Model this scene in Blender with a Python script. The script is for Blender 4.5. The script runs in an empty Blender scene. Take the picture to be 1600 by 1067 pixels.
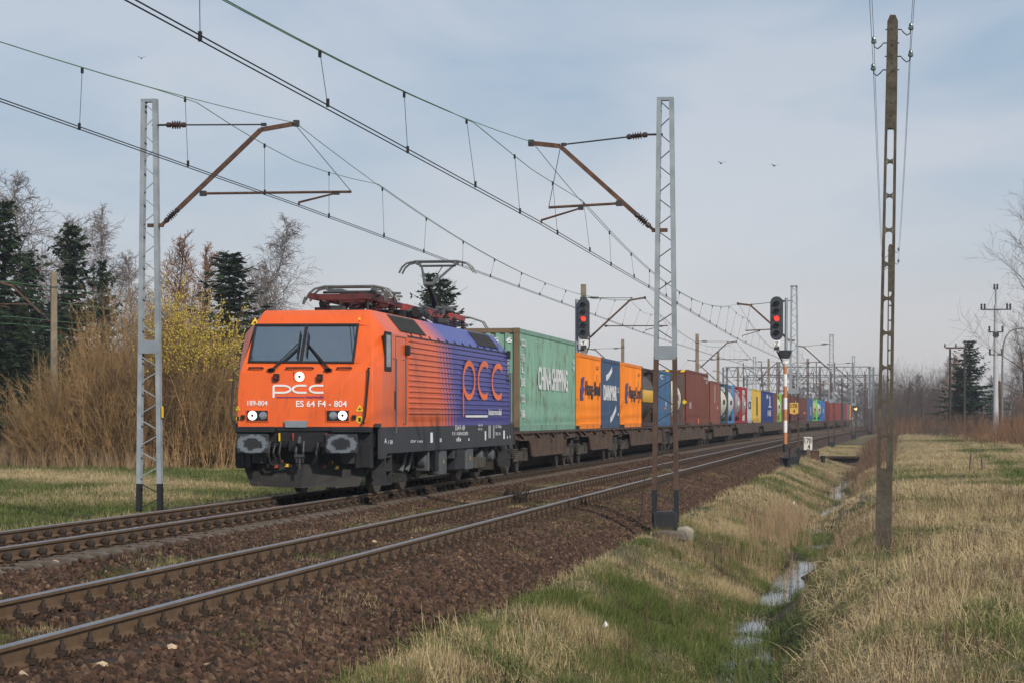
import bpy, bmesh, math, random
import numpy as np
from mathutils import Vector, Matrix

# ------------------------------------------------------------------ camera, sky, sun, exposure
SC = bpy.context.scene
COL = SC.collection
F, U0, V0 = 3700.0, 1381.0, 652.0          # focal length and vanishing point of the line, in photo pixels
TH = math.atan((U0 - 800) / F)
CT, ST = math.cos(TH), math.sin(TH)
HC = 1.59                                  # eye height above the rail heads (z = 0)
cam_d = bpy.data.cameras.new('camera')
cam = bpy.data.objects.new('camera', cam_d)
COL.objects.link(cam)
cam.location = (0, 0, HC)
cam.rotation_euler = (math.pi / 2, 0, TH)
cam_d.sensor_width = 36
cam_d.lens = F / 1600 * 36
cam_d.shift_y = (V0 - 533.5) / 1600
cam_d.clip_start = 0.5
cam_d.clip_end = 6000
SC.camera = cam

SUN_EL, SUN_AZ = math.radians(32), math.radians(37)
sun_vec = Vector((math.sin(SUN_AZ) * math.cos(SUN_EL), -math.cos(SUN_AZ) * math.cos(SUN_EL), math.sin(SUN_EL)))
sd = bpy.data.lights.new('sun', 'SUN')
sd.energy = 3.6
sd.angle = math.radians(1.2)
sd.color = (1.0, 0.93, 0.82)
so = bpy.data.objects.new('sun', sd)
COL.objects.link(so)
so.rotation_euler = sun_vec.to_track_quat('Z', 'Y').to_euler()

W = bpy.data.worlds.new('World')
SC.world = W
W.use_nodes = True
wn, wl = W.node_tree.nodes, W.node_tree.links
wn.clear()
w_out = wn.new('ShaderNodeOutputWorld')
w_bg = wn.new('ShaderNodeBackground')
w_bg.inputs['Strength'].default_value = 0.1
w_sky = wn.new('ShaderNodeTexSky')
w_sky.sky_type = 'NISHITA'
w_sky.sun_disc = False
w_sky.sun_elevation = SUN_EL
w_sky.sun_rotation = math.atan2(sun_vec.x, sun_vec.y)
w_tc = wn.new('ShaderNodeTexCoord')
w_sep = wn.new('ShaderNodeSeparateXYZ')
wl.new(w_tc.outputs['Generated'], w_sep.inputs[0])
w_ramp = wn.new('ShaderNodeValToRGB')      # veil of thin cloud, by height above the horizon
cr = w_ramp.color_ramp
stops = [(0.0, (.66, .63, .64)), (.045, (.62, .62, .66)), (.09, (.46, .54, .65)), (.16, (.31, .445, .60)), (.45, (.29, .43, .62)), (1.0, (.28, .40, .58))]
while len(cr.elements) < len(stops):
    cr.elements.new(0.5)
for e, (p, c) in zip(cr.elements, stops):
    e.position = p
    e.color = (c[0], c[1], c[2], 1)
wl.new(w_sep.outputs['Z'], w_ramp.inputs['Fac'])
w_map = wn.new('ShaderNodeMapping')
w_map.inputs['Scale'].default_value = (3.4, 3.4, 9.0)
w_map.inputs['Location'].default_value = (2.3, 0.7, 1.1)
w_map.inputs['Rotation'].default_value = (0.0, 0.12, 0.0)
wl.new(w_tc.outputs['Generated'], w_map.inputs['Vector'])
w_noise = wn.new('ShaderNodeTexNoise')
w_noise.inputs['Scale'].default_value = 1.6
w_noise.inputs['Detail'].default_value = 5
w_noise.inputs['Roughness'].default_value = 0.5
w_noise.inputs['Distortion'].default_value = 0.35
wl.new(w_map.outputs[0], w_noise.inputs['Vector'])
w_cr2 = wn.new('ShaderNodeValToRGB')
w_cr2.color_ramp.elements[0].position = .41
w_cr2.color_ramp.elements[0].color = (0, 0, 0, 1)
w_cr2.color_ramp.elements[1].position = .64
w_cr2.color_ramp.elements[1].color = (1, 1, 1, 1)
wl.new(w_noise.outputs['Fac'], w_cr2.inputs['Fac'])
w_mixc = wn.new('ShaderNodeMixRGB')        # brighter cloud patches in the veil
w_mixc.inputs['Color2'].default_value = (.70, .70, .75, 1)
w_cm = wn.new('ShaderNodeMath'); w_cm.operation = 'MULTIPLY'; w_cm.inputs[1].default_value = .62
wl.new(w_cr2.outputs[0], w_cm.inputs[0])
wl.new(w_cm.outputs[0], w_mixc.inputs['Fac'])
wl.new(w_ramp.outputs[0], w_mixc.inputs['Color1'])
w_x10 = wn.new('ShaderNodeMixRGB'); w_x10.blend_type = 'MULTIPLY'
w_x10.inputs['Fac'].default_value = 1
w_x10.inputs['Color2'].default_value = (10, 10, 10, 1)
wl.new(w_mixc.outputs[0], w_x10.inputs['Color1'])
w_mix = wn.new('ShaderNodeMixRGB')
w_mix.inputs['Fac'].default_value = 0.85
wl.new(w_sky.outputs[0], w_mix.inputs['Color1'])
wl.new(w_x10.outputs[0], w_mix.inputs['Color2'])
wl.new(w_mix.outputs[0], w_bg.inputs['Color'])
wl.new(w_bg.outputs[0], w_out.inputs['Surface'])

SC.view_settings.view_transform = 'Standard'
SC.view_settings.look = 'None'
SC.view_settings.exposure = 0.0
SC.view_settings.gamma = 1.0
SC.view_settings.use_curve_mapping = False
SC.render.engine = 'CYCLES'
SC.cycles.use_denoising = True
SC.cycles.volume_bounces = 0
SC.cycles.max_bounces = 6
SC.cycles.transparent_max_bounces = 12

# ------------------------------------------------------------------ geometry of the place
XF, XN = -11.46, -6.82       # centre lines of the two tracks (x to the right of the eye, y along the line)
GA = 0.753                   # half gauge, to the rail centres
rng = np.random.default_rng(7)
random.seed(7)


def cv(t):                   # the line bends gently to the right beyond 100 m
    d = np.maximum(np.asarray(t, float) - 100, 0)
    d1 = np.minimum(d, 420)
    return d1 * d1 / 18000 + (d - d1) * 420 / 9000


def cva(t):                  # heading there (rotation about z)
    d = min(max(t - 100, 0), 420)
    return -math.atan(d / 9000)


def at(px, Z):               # ground-plan point seen at photo column px at depth Z
    xc = (px - 800) / F * Z
    return xc * CT - Z * ST, xc * ST + Z * CT


def zat(py, Z):
    return HC - (py - V0) * Z / F


def proj_x(X, t):
    return 800 + F * (X * CT + t * ST) / (-X * ST + t * CT)


def t_at(px, X):             # distance along the line at which lateral offset X shows at column px
    lo, hi = 12.0, 3000.0
    for _ in range(60):
        m = (lo + hi) / 2
        if proj_x(X + float(cv(m)), m) < px:
            lo = m
        else:
            hi = m
    return (lo + hi) / 2


PX = np.array([-2600, -400, -60, -34, -22, -16.5, -15.4, -14.8, -14.2, -13.6, -4.75, -4.45, -4.1, -3.75, -3.0, -2.45, -2.15, -1.9, -1.45, -1.2, -.8, -.25, .3, 2, 6, 12, 60, 400, 2600])
PZ = np.array([-.3, -.3, -.35, -.42, -.5, -.58, -.62, -.6, -.65, -.8, -.80, -.63, -.56, -.70, -1.02, -1.26, -1.38, -1.45, -1.45, -1.33, -.98, -.62, -.47, -.42, -.36, -.25, .1, .4, .4])


def bump(X, t):
    return (np.sin(X * 1.9 + t * .63) * np.sin(t * 1.1 - X * .8) * .016 + np.sin(X * 4.1 + 1.3 * t) * np.sin(2.3 * t - 3.1 * X + 1) * .02
            + np.sin(X * .31 + .17 * t) * np.sin(.23 * t + 1.7) * .05)


def gz(X, t):                # ground height
    X = np.asarray(X, float); t = np.asarray(t, float)
    c = cv(t)
    xl = X - c
    wob = .22 * np.sin(t * .21) + .12 * np.sin(t * .57 + 1) + .07 * np.sin(t * 1.3)
    xd = np.where((xl > -3.6) & (xl < .4), xl + wob * np.clip((xl + 3.6) / 1.2, 0, 1) * np.clip((.4 - xl) / .8, 0, 1), xl)
    z = np.interp(xd, PX, PZ)
    s = np.clip((t - 45) / 170, 0, 1); s = s * s * (3 - 2 * s)
    k = np.clip((xl + .6) / 1.5, 0, 1)
    z = z + .5 * s * k * np.clip(1 - (xl - 60) / 300, 0, 1)
    f = np.clip((t - 125) / 45, 0, 1)                      # the ditch peters out
    z = np.where((xl > -3.7) & (xl < 0.5), z * (1 - f) + np.maximum(z, -.62) * f, z)
    amp = np.where((xl > -13.9) & (xl < -4.7), 0, 1) * np.clip(1.2 - np.abs(xl) / 120, .2, 1)
    return z + bump(X, t) * amp


# ------------------------------------------------------------------ helpers
def link(name, data):
    o = bpy.data.objects.new(name, data)
    COL.objects.link(o)
    return o


def tag(o, label=None, cat=None, group=None, kind=None):
    for k, v in (('label', label), ('category', cat), ('group', group), ('kind', kind)):
        if v:
            o[k] = v
    return o


def empty(name, loc, rz=0, label=None, cat=None, group=None):
    o = link(name, None)
    o.empty_display_size = .3
    o.location = loc
    o.rotation_euler = (0, 0, rz)
    return tag(o, label, cat, group)


KIDS = {}


def setp(o, parent):
    if parent is not None:
        o.parent = parent
        KIDS.setdefault(parent.name, []).append(o)
    return o


def copy_tree(o, parent=None):
    c = o.copy()
    COL.objects.link(c)
    if parent is not None:
        c.parent = parent
        KIDS.setdefault(parent.name, []).append(c)
    for ch in KIDS.get(o.name, []):
        copy_tree(ch, c)
    return c


def nrm(v):
    v = np.asarray(v, float)
    return v / (np.linalg.norm(v) or 1)


class MB:
    """collects shapes, builds one mesh object"""

    def __init__(s):
        s.v, s.f, s.mi = [], [], []

    def add(s, vs, fs, m=0):
        b = len(s.v)
        s.v += [tuple(map(float, p)) for p in vs]
        s.f += [tuple(i + b for i in f) for f in fs]
        s.mi += [m] * len(fs)
        return s

    def box(s, c, d, m=0, rot=None):
        vs = [Vector((x * d[0] / 2, y * d[1] / 2, z * d[2] / 2)) for x in (-1, 1) for y in (-1, 1) for z in (-1, 1)]
        if rot is not None:
            vs = [rot @ p for p in vs]
        vs = [p + Vector(c) for p in vs]
        return s.add(vs, [(0, 1, 3, 2), (4, 6, 7, 5), (0, 4, 5, 1), (2, 3, 7, 6), (0, 2, 6, 4), (1, 5, 7, 3)], m)

    def bar(s, p, q, w, h, m=0, up=(0, 0, 1)):
        p, q = np.array(p, float), np.array(q, float)
        d = nrm(q - p); u = np.array(up, float)
        if abs(d @ u) > .98:
            u = np.array((1., 0, 0))
        a = nrm(np.cross(d, u)); b = nrm(np.cross(a, d))
        vs = [e + a * sa * w / 2 + b * sb * h / 2 for e in (p, q) for sa, sb in ((-1, -1), (1, -1), (1, 1), (-1, 1))]
        return s.add(vs, [(3, 2, 1, 0), (4, 5, 6, 7), (0, 1, 5, 4), (1, 2, 6, 5), (2, 3, 7, 6), (3, 0, 4, 7)], m)

    def tube(s, pts, r, n=8, m=0, cap=True):
        pts = [np.array(p, float) for p in pts]
        rs = r if hasattr(r, '__len__') else [r] * len(pts)
        vs, fs = [], []
        a = None
        for i, p in enumerate(pts):
            d = nrm((pts[min(i + 1, len(pts) - 1)] - pts[max(i - 1, 0)]))
            if a is None:
                a = nrm(np.cross(d, (0, 0, 1) if abs(d[2]) < .9 else (1, 0, 0)))
            a = nrm(a - d * (a @ d)); b = np.cross(d, a)
            for k in range(n):
                g = 2 * math.pi * k / n
                vs.append(p + (a * math.cos(g) + b * math.sin(g)) * rs[i])
        for i in range(len(pts) - 1):
            for k in range(n):
                fs.append((i * n + k, i * n + (k + 1) % n, (i + 1) * n + (k + 1) % n, (i + 1) * n + k))
        if cap:
            fs.append(tuple(range(n))[::-1]); fs.append(tuple(range((len(pts) - 1) * n, len(pts) * n)))
        return s.add(vs, fs, m)

    def disc(s, c, ax, r, h, n=16, m=0):
        c = np.array(c, float); ax = nrm(ax)
        return s.tube([c - ax * h / 2, c + ax * h / 2], r, n, m)

    def lathe(s, prof, o=(0, 0, 0), ax=(0, 0, 1), n=16, m=0):
        """prof: list of (radius, height along ax)"""
        o = np.array(o, float); ax = nrm(ax)
        a = nrm(np.cross(ax, (0, 0, 1) if abs(ax[2]) < .9 else (1, 0, 0))); b = np.cross(ax, a)
        vs, fs = [], []
        for r, h in prof:
            for k in range(n):
                g = 2 * math.pi * k / n
                vs.append(o + ax * h + (a * math.cos(g) + b * math.sin(g)) * r)
        for i in range(len(prof) - 1):
            for k in range(n):
                fs.append((i * n + k, i * n + (k + 1) % n, (i + 1) * n + (k + 1) % n, (i + 1) * n + k))
        fs.append(tuple(range(n))[::-1]); fs.append(tuple(range((len(prof) - 1) * n, len(prof) * n)))
        return s.add(vs, fs, m)

    def prism(s, poly, ax, a, b, m=0):
        """poly: list of 2-D points; ax: 'x' (points are y,z), 'y' (x,z) or 'z' (x,y); from a to b"""
        def P(u, v, w):
            return (w, u, v) if ax == 'x' else (u, w, v) if ax == 'y' else (u, v, w)
        n = len(poly)
        vs = [P(u, v, a) for u, v in poly] + [P(u, v, b) for u, v in poly]
        fs = [tuple(range(n))[::-1], tuple(range(n, 2 * n))] + [(i, (i + 1) % n, n + (i + 1) % n, n + i) for i in range(n)]
        return s.add(vs, fs, m)

    def build(s, name, mats, parent=None, smooth=False, bevel=0, kind=None, fix=True):
        me = bpy.data.meshes.new(name)
        me.from_pydata(s.v, [], s.f)
        if not isinstance(mats, (list, tuple)):
            mats = [mats]
        for m in mats:
            me.materials.append(m)
        me.polygons.foreach_set('material_index', s.mi)
        if fix and len(s.f) < 6000:
            bm = bmesh.new(); bm.from_mesh(me)
            bmesh.ops.recalc_face_normals(bm, faces=bm.faces)
            bm.to_mesh(me); bm.free()
        if smooth:
            me.shade_smooth()
            me.set_sharp_from_angle(angle=math.radians(35))
        o = link(name, me)
        if bevel:
            b = o.modifiers.new('b', 'BEVEL'); b.width = bevel; b.segments = 1; b.limit_method = 'ANGLE'
        if kind:
            o['kind'] = kind
        return setp(o, parent)


def raw_mesh(name, v, f, mats, smooth=False):
    """large meshes from numpy arrays; f is (n,k)"""
    v = np.asarray(v, np.float32); f = np.asarray(f, np.int32)
    me = bpy.data.meshes.new(name)
    me.vertices.add(len(v)); me.vertices.foreach_set('co', v.ravel())
    k = f.shape[1]
    me.loops.add(f.size); me.loops.foreach_set('vertex_index', f.ravel())
    me.polygons.add(len(f))
    me.polygons.foreach_set('loop_start', np.arange(0, f.size, k, dtype=np.int32))
    me.update(calc_edges=True)
    for m in (mats if isinstance(mats, (list, tuple)) else [mats]):
        me.materials.append(m)
    if smooth:
        me.shade_smooth()
    return me


# ------------------------------------------------------------------ materials
class NT:
    def __init__(s, name):
        s.m = bpy.data.materials.new(name)
        s.m.use_nodes = True
        s.n, s.l = s.m.node_tree.nodes, s.m.node_tree.links
        s.b = s.n['Principled BSDF']

    def new(s, t, **kw):
        x = s.n.new(t)
        for k, v in kw.items():
            setattr(x, k, v)
        return x

    def val(s, sock, v):
        if hasattr(v, 'is_output'):
            s.l.new(v, sock)
        else:
            sock.default_value = v

    def math(s, op, a, b=0.0, clamp=False):
        x = s.new('ShaderNodeMath', operation=op, use_clamp=clamp)
        s.val(x.inputs[0], a); s.val(x.inputs[1], b)
        return x.outputs[0]

    def mix(s, f, a, b, mode='MIX'):
        x = s.new('ShaderNodeMixRGB', blend_type=mode)
        s.val(x.inputs[0], f)
        s.val(x.inputs[1], a if hasattr(a, 'is_output') else (*a, 1)); s.val(x.inputs[2], b if hasattr(b, 'is_output') else (*b, 1))
        return x.outputs[0]

    def pos(s):
        return s.new('ShaderNodeNewGeometry').outputs['Position']

    def obj(s):
        return s.new('ShaderNodeTexCoord').outputs['Object']

    def sep(s, v):
        x = s.new('ShaderNodeSeparateXYZ'); s.l.new(v, x.inputs[0])
        return x.outputs

    def scale(s, v, k):
        x = s.new('ShaderNodeMapping'); s.l.new(v, x.inputs['Vector']); x.inputs['Scale'].default_value = k
        return x.outputs[0]

    def noise(s, v, scale, detail=3, rough=.55, dist=0):
        x = s.new('ShaderNodeTexNoise'); s.l.new(v, x.inputs['Vector'])
        x.inputs['Scale'].default_value = scale; x.inputs['Detail'].default_value = detail
        x.inputs['Roughness'].default_value = rough; x.inputs['Distortion'].default_value = dist
        return x.outputs['Fac']

    def ramp(s, f, a, b):
        x = s.new('ShaderNodeMapRange'); s.val(x.inputs['Value'], f)
        x.inputs['From Min'].default_value = a; x.inputs['From Max'].default_value = b
        return x.outputs[0]

    def rand(s):
        return s.new('ShaderNodeObjectInfo').outputs['Random']

    def bump(s, h, strength=.4, dist=.02):
        x = s.new('ShaderNodeBump'); x.inputs['Strength'].default_value = strength; x.inputs['Distance'].default_value = dist
        s.l.new(h, x.inputs['Height']); s.l.new(x.outputs[0], s.b.inputs['Normal'])

    def fin(s, col=None, rough=.6, metal=0., spec=.5):
        if col is not None:
            s.val(s.b.inputs['Base Color'], col if hasattr(col, 'is_output') else (*col, 1))
        s.val(s.b.inputs['Roughness'], rough)
        s.val(s.b.inputs['Metallic'], metal)
        s.b.inputs['Specular IOR Level'].default_value = spec
        return s.m


def plain(name, col, rough=.6, metal=0., var=.25, sc=3.0, grime=None, spec=.4, bumps=0):
    """paint or metal with uneven tone and some grime"""
    t = NT(name)
    o = t.obj()
    n = t.noise(o, sc, 5)
    c = t.mix(t.ramp(n, .3, .7), tuple(x * (1 - var) for x in col), tuple(min(1, x * (1 + var)) for x in col))
    if grime:
        g = t.noise(o, sc * 2.7, 6, .7)
        c = t.mix(t.ramp(g, grime[1], grime[1] + .16), c, grime[0])
    if bumps:
        t.bump(t.noise(o, sc * 12, 4), bumps, .01)
    return t.fin(c, rough, metal, spec)


RUST = (.13, .055, .025)
M = {}
M['steel_top'] = plain('rail_running_surface', (.26, .25, .245), .42, .6, .2, 5)
M['rail_side'] = plain('rail_side', (.13, .080, .045), .8, 0, .2, 5, ((.09, .05, .03), .55), .25)
M['clip'] = plain('fastening', (.042, .031, .024), .8, 0, .35, 9, ((.075, .038, .02), .58), .2)
M['clip_rust'] = plain('rusty_fastening', (.060, .034, .020), .85, 0, .4, 12, ((.03, .022, .018), .5), .2)
M['concrete'] = plain('sleeper_concrete', (.135, .110, .088), .9, 0, .25, 6, ((.08, .06, .045), .55), .2, .4)
M['wood'] = plain('sleeper_wood', (.045, .034, .027), .95, 0, .4, 5, None, .1, .5)
M['galv'] = plain('galvanised_steel', (.25, .28, .31), .55, .3, .12, 2.5, ((.25, .24, .22), .62))
M['portal'] = plain('portal_steel', (.15, .165, .185), .6, 0, .15, 2.5)
M['black'] = plain('black_paint', (.017, .018, .021), .55, 0, .3, 4)
M['dark'] = plain('dark_steel', (.03, .031, .034), .55, 0, .3, 4, ((.06, .05, .04), .6))
M['brown_steel'] = plain('rusted_brown_steel', (.075, .042, .030), .8, 0, .3, 3, ((.035, .025, .02), .6), .25)
M['arm_rust'] = plain('rusty_bracket', (.10, .052, .032), .75, 0, .4, 5, ((.045, .026, .02), .5), .3)
M['ceramic'] = plain('brown_insulator', (.05, .032, .028), .25, 0, .1, 4)
M['ceramic_pale'] = plain('pale_insulator', (.30, .24, .16), .35, 0, .2, 6)
M['wire'] = plain('wire_dark', (.022, .024, .025), .5, .4, .2, 1)
M['wire_green'] = plain('wire_patina', (.11, .22, .11), .6, .2, .2, 1)
M['white'] = plain('white_paint', (.72, .72, .70), .5, 0, .06, 3)
M['yellow'] = plain('yellow_paint', (.75, .42, .03), .5, 0, .1, 3)
M['pole_orange'] = plain('orange_pole_paint', (.45, .185, .07), .6, 0, .15, 6, ((.25, .10, .05), .66))
M['rubber'] = plain('rubber', (.012, .012, .013), .6, 0, .2, 3)
# ------------------------------------------------------------------ ground
def ground_material():
    t = NT('ground')
    p = t.pos()
    x, y, z = t.sep(p)[:3]
    n1 = t.noise(p, .55, 5, .6)
    n2 = t.noise(p, 3.5, 6, .65)
    n3 = t.noise(p, 14, 5, .7)
    soil = t.mix(t.ramp(n3, .3, .7), (.032, .024, .016), (.08, .06, .04))
    straw = t.mix(t.ramp(n3, .3, .7), (.10, .075, .042), (.24, .185, .11))
    green = t.mix(t.ramp(n2, .3, .7), (.045, .062, .018), (.10, .13, .04))
    gmask = t.ramp(t.math('ADD', t.math('MULTIPLY', n1, .7), t.math('MULTIPLY', n2, .3)), .50, .60)
    c = t.mix(gmask, straw, green)
    c = t.mix(t.ramp(t.math('ADD', n2, t.math('MULTIPLY', n3, .5)), .78, .98), c, soil)
    # green left bank of the ditch and verge, straw on the right bank: by height and by distance across the line
    left = t.ramp(x, -2.2, -3.2)
    c = t.mix(t.math('MULTIPLY', left, .75), c, t.mix(t.ramp(n2, .35, .65), (.042, .055, .016), (.11, .09, .045)))
    # wheel ruts of the grassy track on the right
    wob = t.math('MULTIPLY', t.math('SUBTRACT', t.noise(p, .06, 2), .5), 2.4)
    xr = t.math('ADD', x, wob)
    r1 = t.math('ABSOLUTE', t.math('SUBTRACT', xr, 4.4)); r2 = t.math('ABSOLUTE', t.math('SUBTRACT', xr, 6.0))
    rut = t.math('MINIMUM', r1, r2)
    c = t.mix(t.math('MULTIPLY', t.ramp(rut, .75, .3), t.ramp(n2, .3, .5)), c, t.mix(t.ramp(n3, .4, .6), (.05, .075, .02), (.085, .11, .03)))
    mud = t.ramp(t.math('ADD', z, t.math('MULTIPLY', n2, .1)), -1.18, -1.30)
    c = t.mix(mud, c, t.mix(gmask, (.035, .028, .02), (.04, .045, .018)))
    t.bump(n3, .5, .05)
    return t.fin(c, .95, 0, .15)


M['ground'] = ground_material()
tr = [-14.0]
while tr[-1] < 2500:
    t_ = tr[-1]
    tr.append(t_ + (.55 if t_ < 110 else 1.5 if t_ < 220 else 8 if t_ < 600 else 60))
tr = np.array(tr)
xs = np.unique(np.concatenate([PX[(PX > -2600) & (PX < 2600)], np.arange(-4.6, 3.1, .22), np.arange(3, 13, .8), np.arange(-34, -13.8, 1.1), [-250, -150, -100, -80, -45, 16, 22, 30, 42, 90, 150, 250], [-2500, 2500]]))
GX, GT = np.meshgrid(xs, tr)
GXW = GX + cv(GT)
GZ = gz(GXW, GT)
nx = len(xs)
ii = np.arange(len(tr) - 1)[:, None] * nx + np.arange(nx - 1)[None, :]
fa = np.stack([ii, ii + 1, ii + nx + 1, ii + nx], -1).reshape(-1, 4)
g_o = link('ground', raw_mesh('ground', np.stack([GXW, GT, GZ], -1).reshape(-1, 3), fa, M['ground'], True))
tag(g_o, kind='structure')

# water in the ditch
t = NT('ditch_water')
t.bump(t.noise(t.pos(), 9, 3), .10, .01)
M['water'] = t.fin((.012, .013, .012), .04, 0, .6)
tw = np.arange(16, 128, 1.0)
wv, wf = [], []
for k, q in enumerate(tw):
    c = float(cv(q))
    wv += [(-2.6 + c, q, -1.40), (-.8 + c, q, -1.40)]
    if k:
        wf.append((2 * k - 2, 2 * k - 1, 2 * k + 1, 2 * k))
tag(link('water', raw_mesh('water', wv, wf, M['water'])), kind='structure')

# ballast bed under both tracks
BXp = np.array([-14.9, -13.9, -13.1, -12.4, -11.46, -10.5, -10.1, -9.3, -8.7, -8.0, -7.5, -6.82, -6.1, -5.5, -5.1, -4.55, -4.2])
BZp = np.array([-.85, -.46, -.23, -.225, -.212, -.228, -.27, -.34, -.34, -.24, -.195, -.20, -.195, -.225, -.34, -.56, -.75])


def ballast_material(name):
    t = NT(name)
    p = t.pos()
    v = t.new('ShaderNodeTexVoronoi'); v.inputs['Scale'].default_value = 17
    t.l.new(p, v.inputs['Vector'])
    n = t.noise(p, 1.2, 4)
    stone = t.mix(t.sep(v.outputs['Color'])[0], (.04, .024, .018), (.125, .070, .050))
    dirt = t.mix(t.noise(p, 12, 4), (.032, .025, .019), (.07, .055, .04))
    c = t.mix(t.ramp(n, .45, .62), stone, dirt)
    x = t.sep(p)[0]
    t.bump(v.outputs['Distance'], .9, .05)
    return t.fin(c, .92, 0, .15)


M['ballast'] = ballast_material('ballast')
bxs = np.unique(np.concatenate([BXp, np.arange(-14.8, -4.25, .24)]))
bt = np.concatenate([np.arange(-14, 120, .6), np.arange(120, 620, 4.0)])
BX, BT = np.meshgrid(bxs, bt)
BZ = np.interp(BX, BXp, BZp) + .025 * np.sin(BX * 5.3 + BT * 2.1) * np.sin(BT * 3.7 - BX * 2.2) - .02
nb_ = len(bxs)
ii = np.arange(len(bt) - 1)[:, None] * nb_ + np.arange(nb_ - 1)[None, :]
fb = np.stack([ii, ii + 1, ii + nb_ + 1, ii + nb_], -1).reshape(-1, 4)
tag(link('ballast_bed', raw_mesh('ballast_bed', np.stack([BX + cv(BT), BT, BZ], -1).reshape(-1, 3), fb, M['ballast'], True)), kind='structure')

# ------------------------------------------------------------------ tracks
RAILP = [(-.075, -.172), (.075, -.172), (.075, -.160), (.010, -.138), (.009, -.045), (.036, -.034), (.036, -.008), (.028, 0), (-.028, 0), (-.036, -.008), (-.036, -.034), (-.009, -.045), (-.010, -.138), (-.075, -.160)]


def rail(Xc, parent):
    ts = np.concatenate([np.arange(-14, 100, 20.0), np.arange(100, 620, 10.0)])
    mb = MB()
    n = len(RAILP)
    vs = [(Xc + float(cv(q)) + u, q, w) for q in ts for u, w in RAILP]
    mb.v = vs
    for i in range(len(ts) - 1):
        for k in range(n):
            mb.f.append((i * n + k, i * n + (k + 1) % n, (i + 1) * n + (k + 1) % n, (i + 1) * n + k))
            mb.mi.append(1 if k in (6, 7, 8) else 0)
    return mb.build('rail', [M['rail_side'], M['steel_top']], parent, fix=True)


def spread(mesh, name, parent, pts):
    """copies of one mesh as single parts"""
    for x, y, z, rz in pts:
        o = link(name, mesh)
        o.location = (x, y, z); o.rotation_euler = (0, 0, rz)
        setp(o, parent)


def proto_mesh(mb, name, mats, smooth=False):
    o = mb.build(name, mats, None, smooth)
    me = o.data
    bpy.data.objects.remove(o)
    return me


def joined(me, pts, name, mats, parent):
    """many copies of one small mesh as one stuff part"""
    nv = len(me.vertices)
    co = np.empty(nv * 3, np.float32); me.vertices.foreach_get('co', co); co = co.reshape(-1, 3)
    pl = [tuple(p.vertices) for p in me.polygons]
    mi = [p.material_index for p in me.polygons]
    mb = MB()
    for x, y, z, rz in pts:
        c, s = math.cos(rz), math.sin(rz)
        r = co @ np.array([[c, s, 0], [-s, c, 0], [0, 0, 1]]) + (x, y, z)
        b = len(mb.v)
        mb.v += [tuple(map(float, q)) for q in r]
        mb.f += [tuple(i + b for i in f) for f in pl]; mb.mi += mi
    return mb.build(name, mats, parent, kind='stuff', fix=False)


# concrete sleeper with sloping ends
mb = MB()
mb.prism([(-1.25, -.40), (1.25, -.40), (1.27, -.228), (1.20, -.198), (.55, -.187), (-.55, -.187), (-1.20, -.198), (-1.27, -.228)], 'y', -.13, .13)
slp_c = proto_mesh(mb, 'sleeper', M['concrete'])
mb = MB()
mb.prism([(-1.25, -.36), (1.25, -.36), (1.25, -.205), (1.22, -.182), (-1.22, -.182), (-1.25, -.205)], 'y', -.125, .125)
slp_w = proto_mesh(mb, 'sleeper', M['wood'])
# fastening of the far track: round spring housing on a shoulder
mb = MB()
mb.box((.11, 0, -.172), (.13, .15, .022), 1)
mb.lathe([(.040, -.052), (.054, -.045), (.060, -.02), (.060, .02), (.054, .045), (.040, .052)], (.088, 0, -.112), (0, 1, 0), n=12)
mb.lathe([(.030, -.066), (.036, -.05), (.036, .05), (.030, .066)], (.088, 0, -.112), (0, 1, 0), n=8)
fas_r = proto_mesh(mb, 'rail_fastening', [M['clip'], M['clip_rust']])
# fastening of the near track: ribbed plate, clamp and standing bolts
mb = MB()
mb.box((.12, 0, -.180), (.13, .15, .020), 1)
mb.box((.085, 0, -.142), (.075, .07, .04), 0)
mb.lathe([(.028, -.115), (.028, -.082), (.016, -.08), (.014, -.038)], (.085, 0, 0), n=6)
for sy in (-.05, .05):
    mb.lathe([(.02, -.165), (.02, -.135), (.011, -.133), (.011, -.115)], (.185, sy, 0), n=6, m=1)
fas_k = proto_mesh(mb, 'rail_fastening', [M['clip'], M['clip_rust']])

for nm, Xc, me_s, me_f, ms, t0, lab in (
        ('railway_track', XF, slp_c, fas_r, M['concrete'], 24.0, 'far railway track on concrete sleepers, carrying the container train'),
        ('railway_track', XN, slp_w, fas_k, M['wood'], 13.0, 'near railway track, empty, on dark sleepers half buried in brown ballast')):
    root = empty(nm, (0, 0, 0), 0, lab, 'railway track', 'parallel railway tracks')
    rail(Xc - GA, root); rail(Xc + GA, root)
    ts = [t0 + .62 * k for k in range(640)]
    sl = [(Xc + float(cv(q)), q, random.uniform(-.006, .004) - (0 if Xc == XF else random.choice((0, .0, .012, .02))), cva(q) + random.uniform(-.012, .012)) for q in ts]
    spread(me_s, 'sleeper', root, sl[:300])
    joined(me_s, sl[300:], 'distant_sleepers', ms, root)
    near, far_ = [], []
    for k, q in enumerate(ts[:260]):
        for off, fl in ((GA, 0), (-GA, 0)):
            (near if k < 150 else far_).append((Xc + off + float(cv(q)), q, 0, random.uniform(-.05, .05)))
        for off in (GA, -GA):
            if k < 100:
                far_.append((Xc + off + float(cv(q)), q, 0, math.pi))
    spread(me_f, 'rail_fastening', root, near)
    joined(me_f, far_, 'distant_fastenings', [M['clip'], M['clip_rust']], root)

# ------------------------------------------------------------------ scattering (geometry nodes, stuff only)
def proto_collection(name, meshes):
    c = bpy.data.collections.new(name)
    for m in meshes:
        o = bpy.data.objects.new(name, m)
        c.objects.link(o)
    return c


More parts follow.
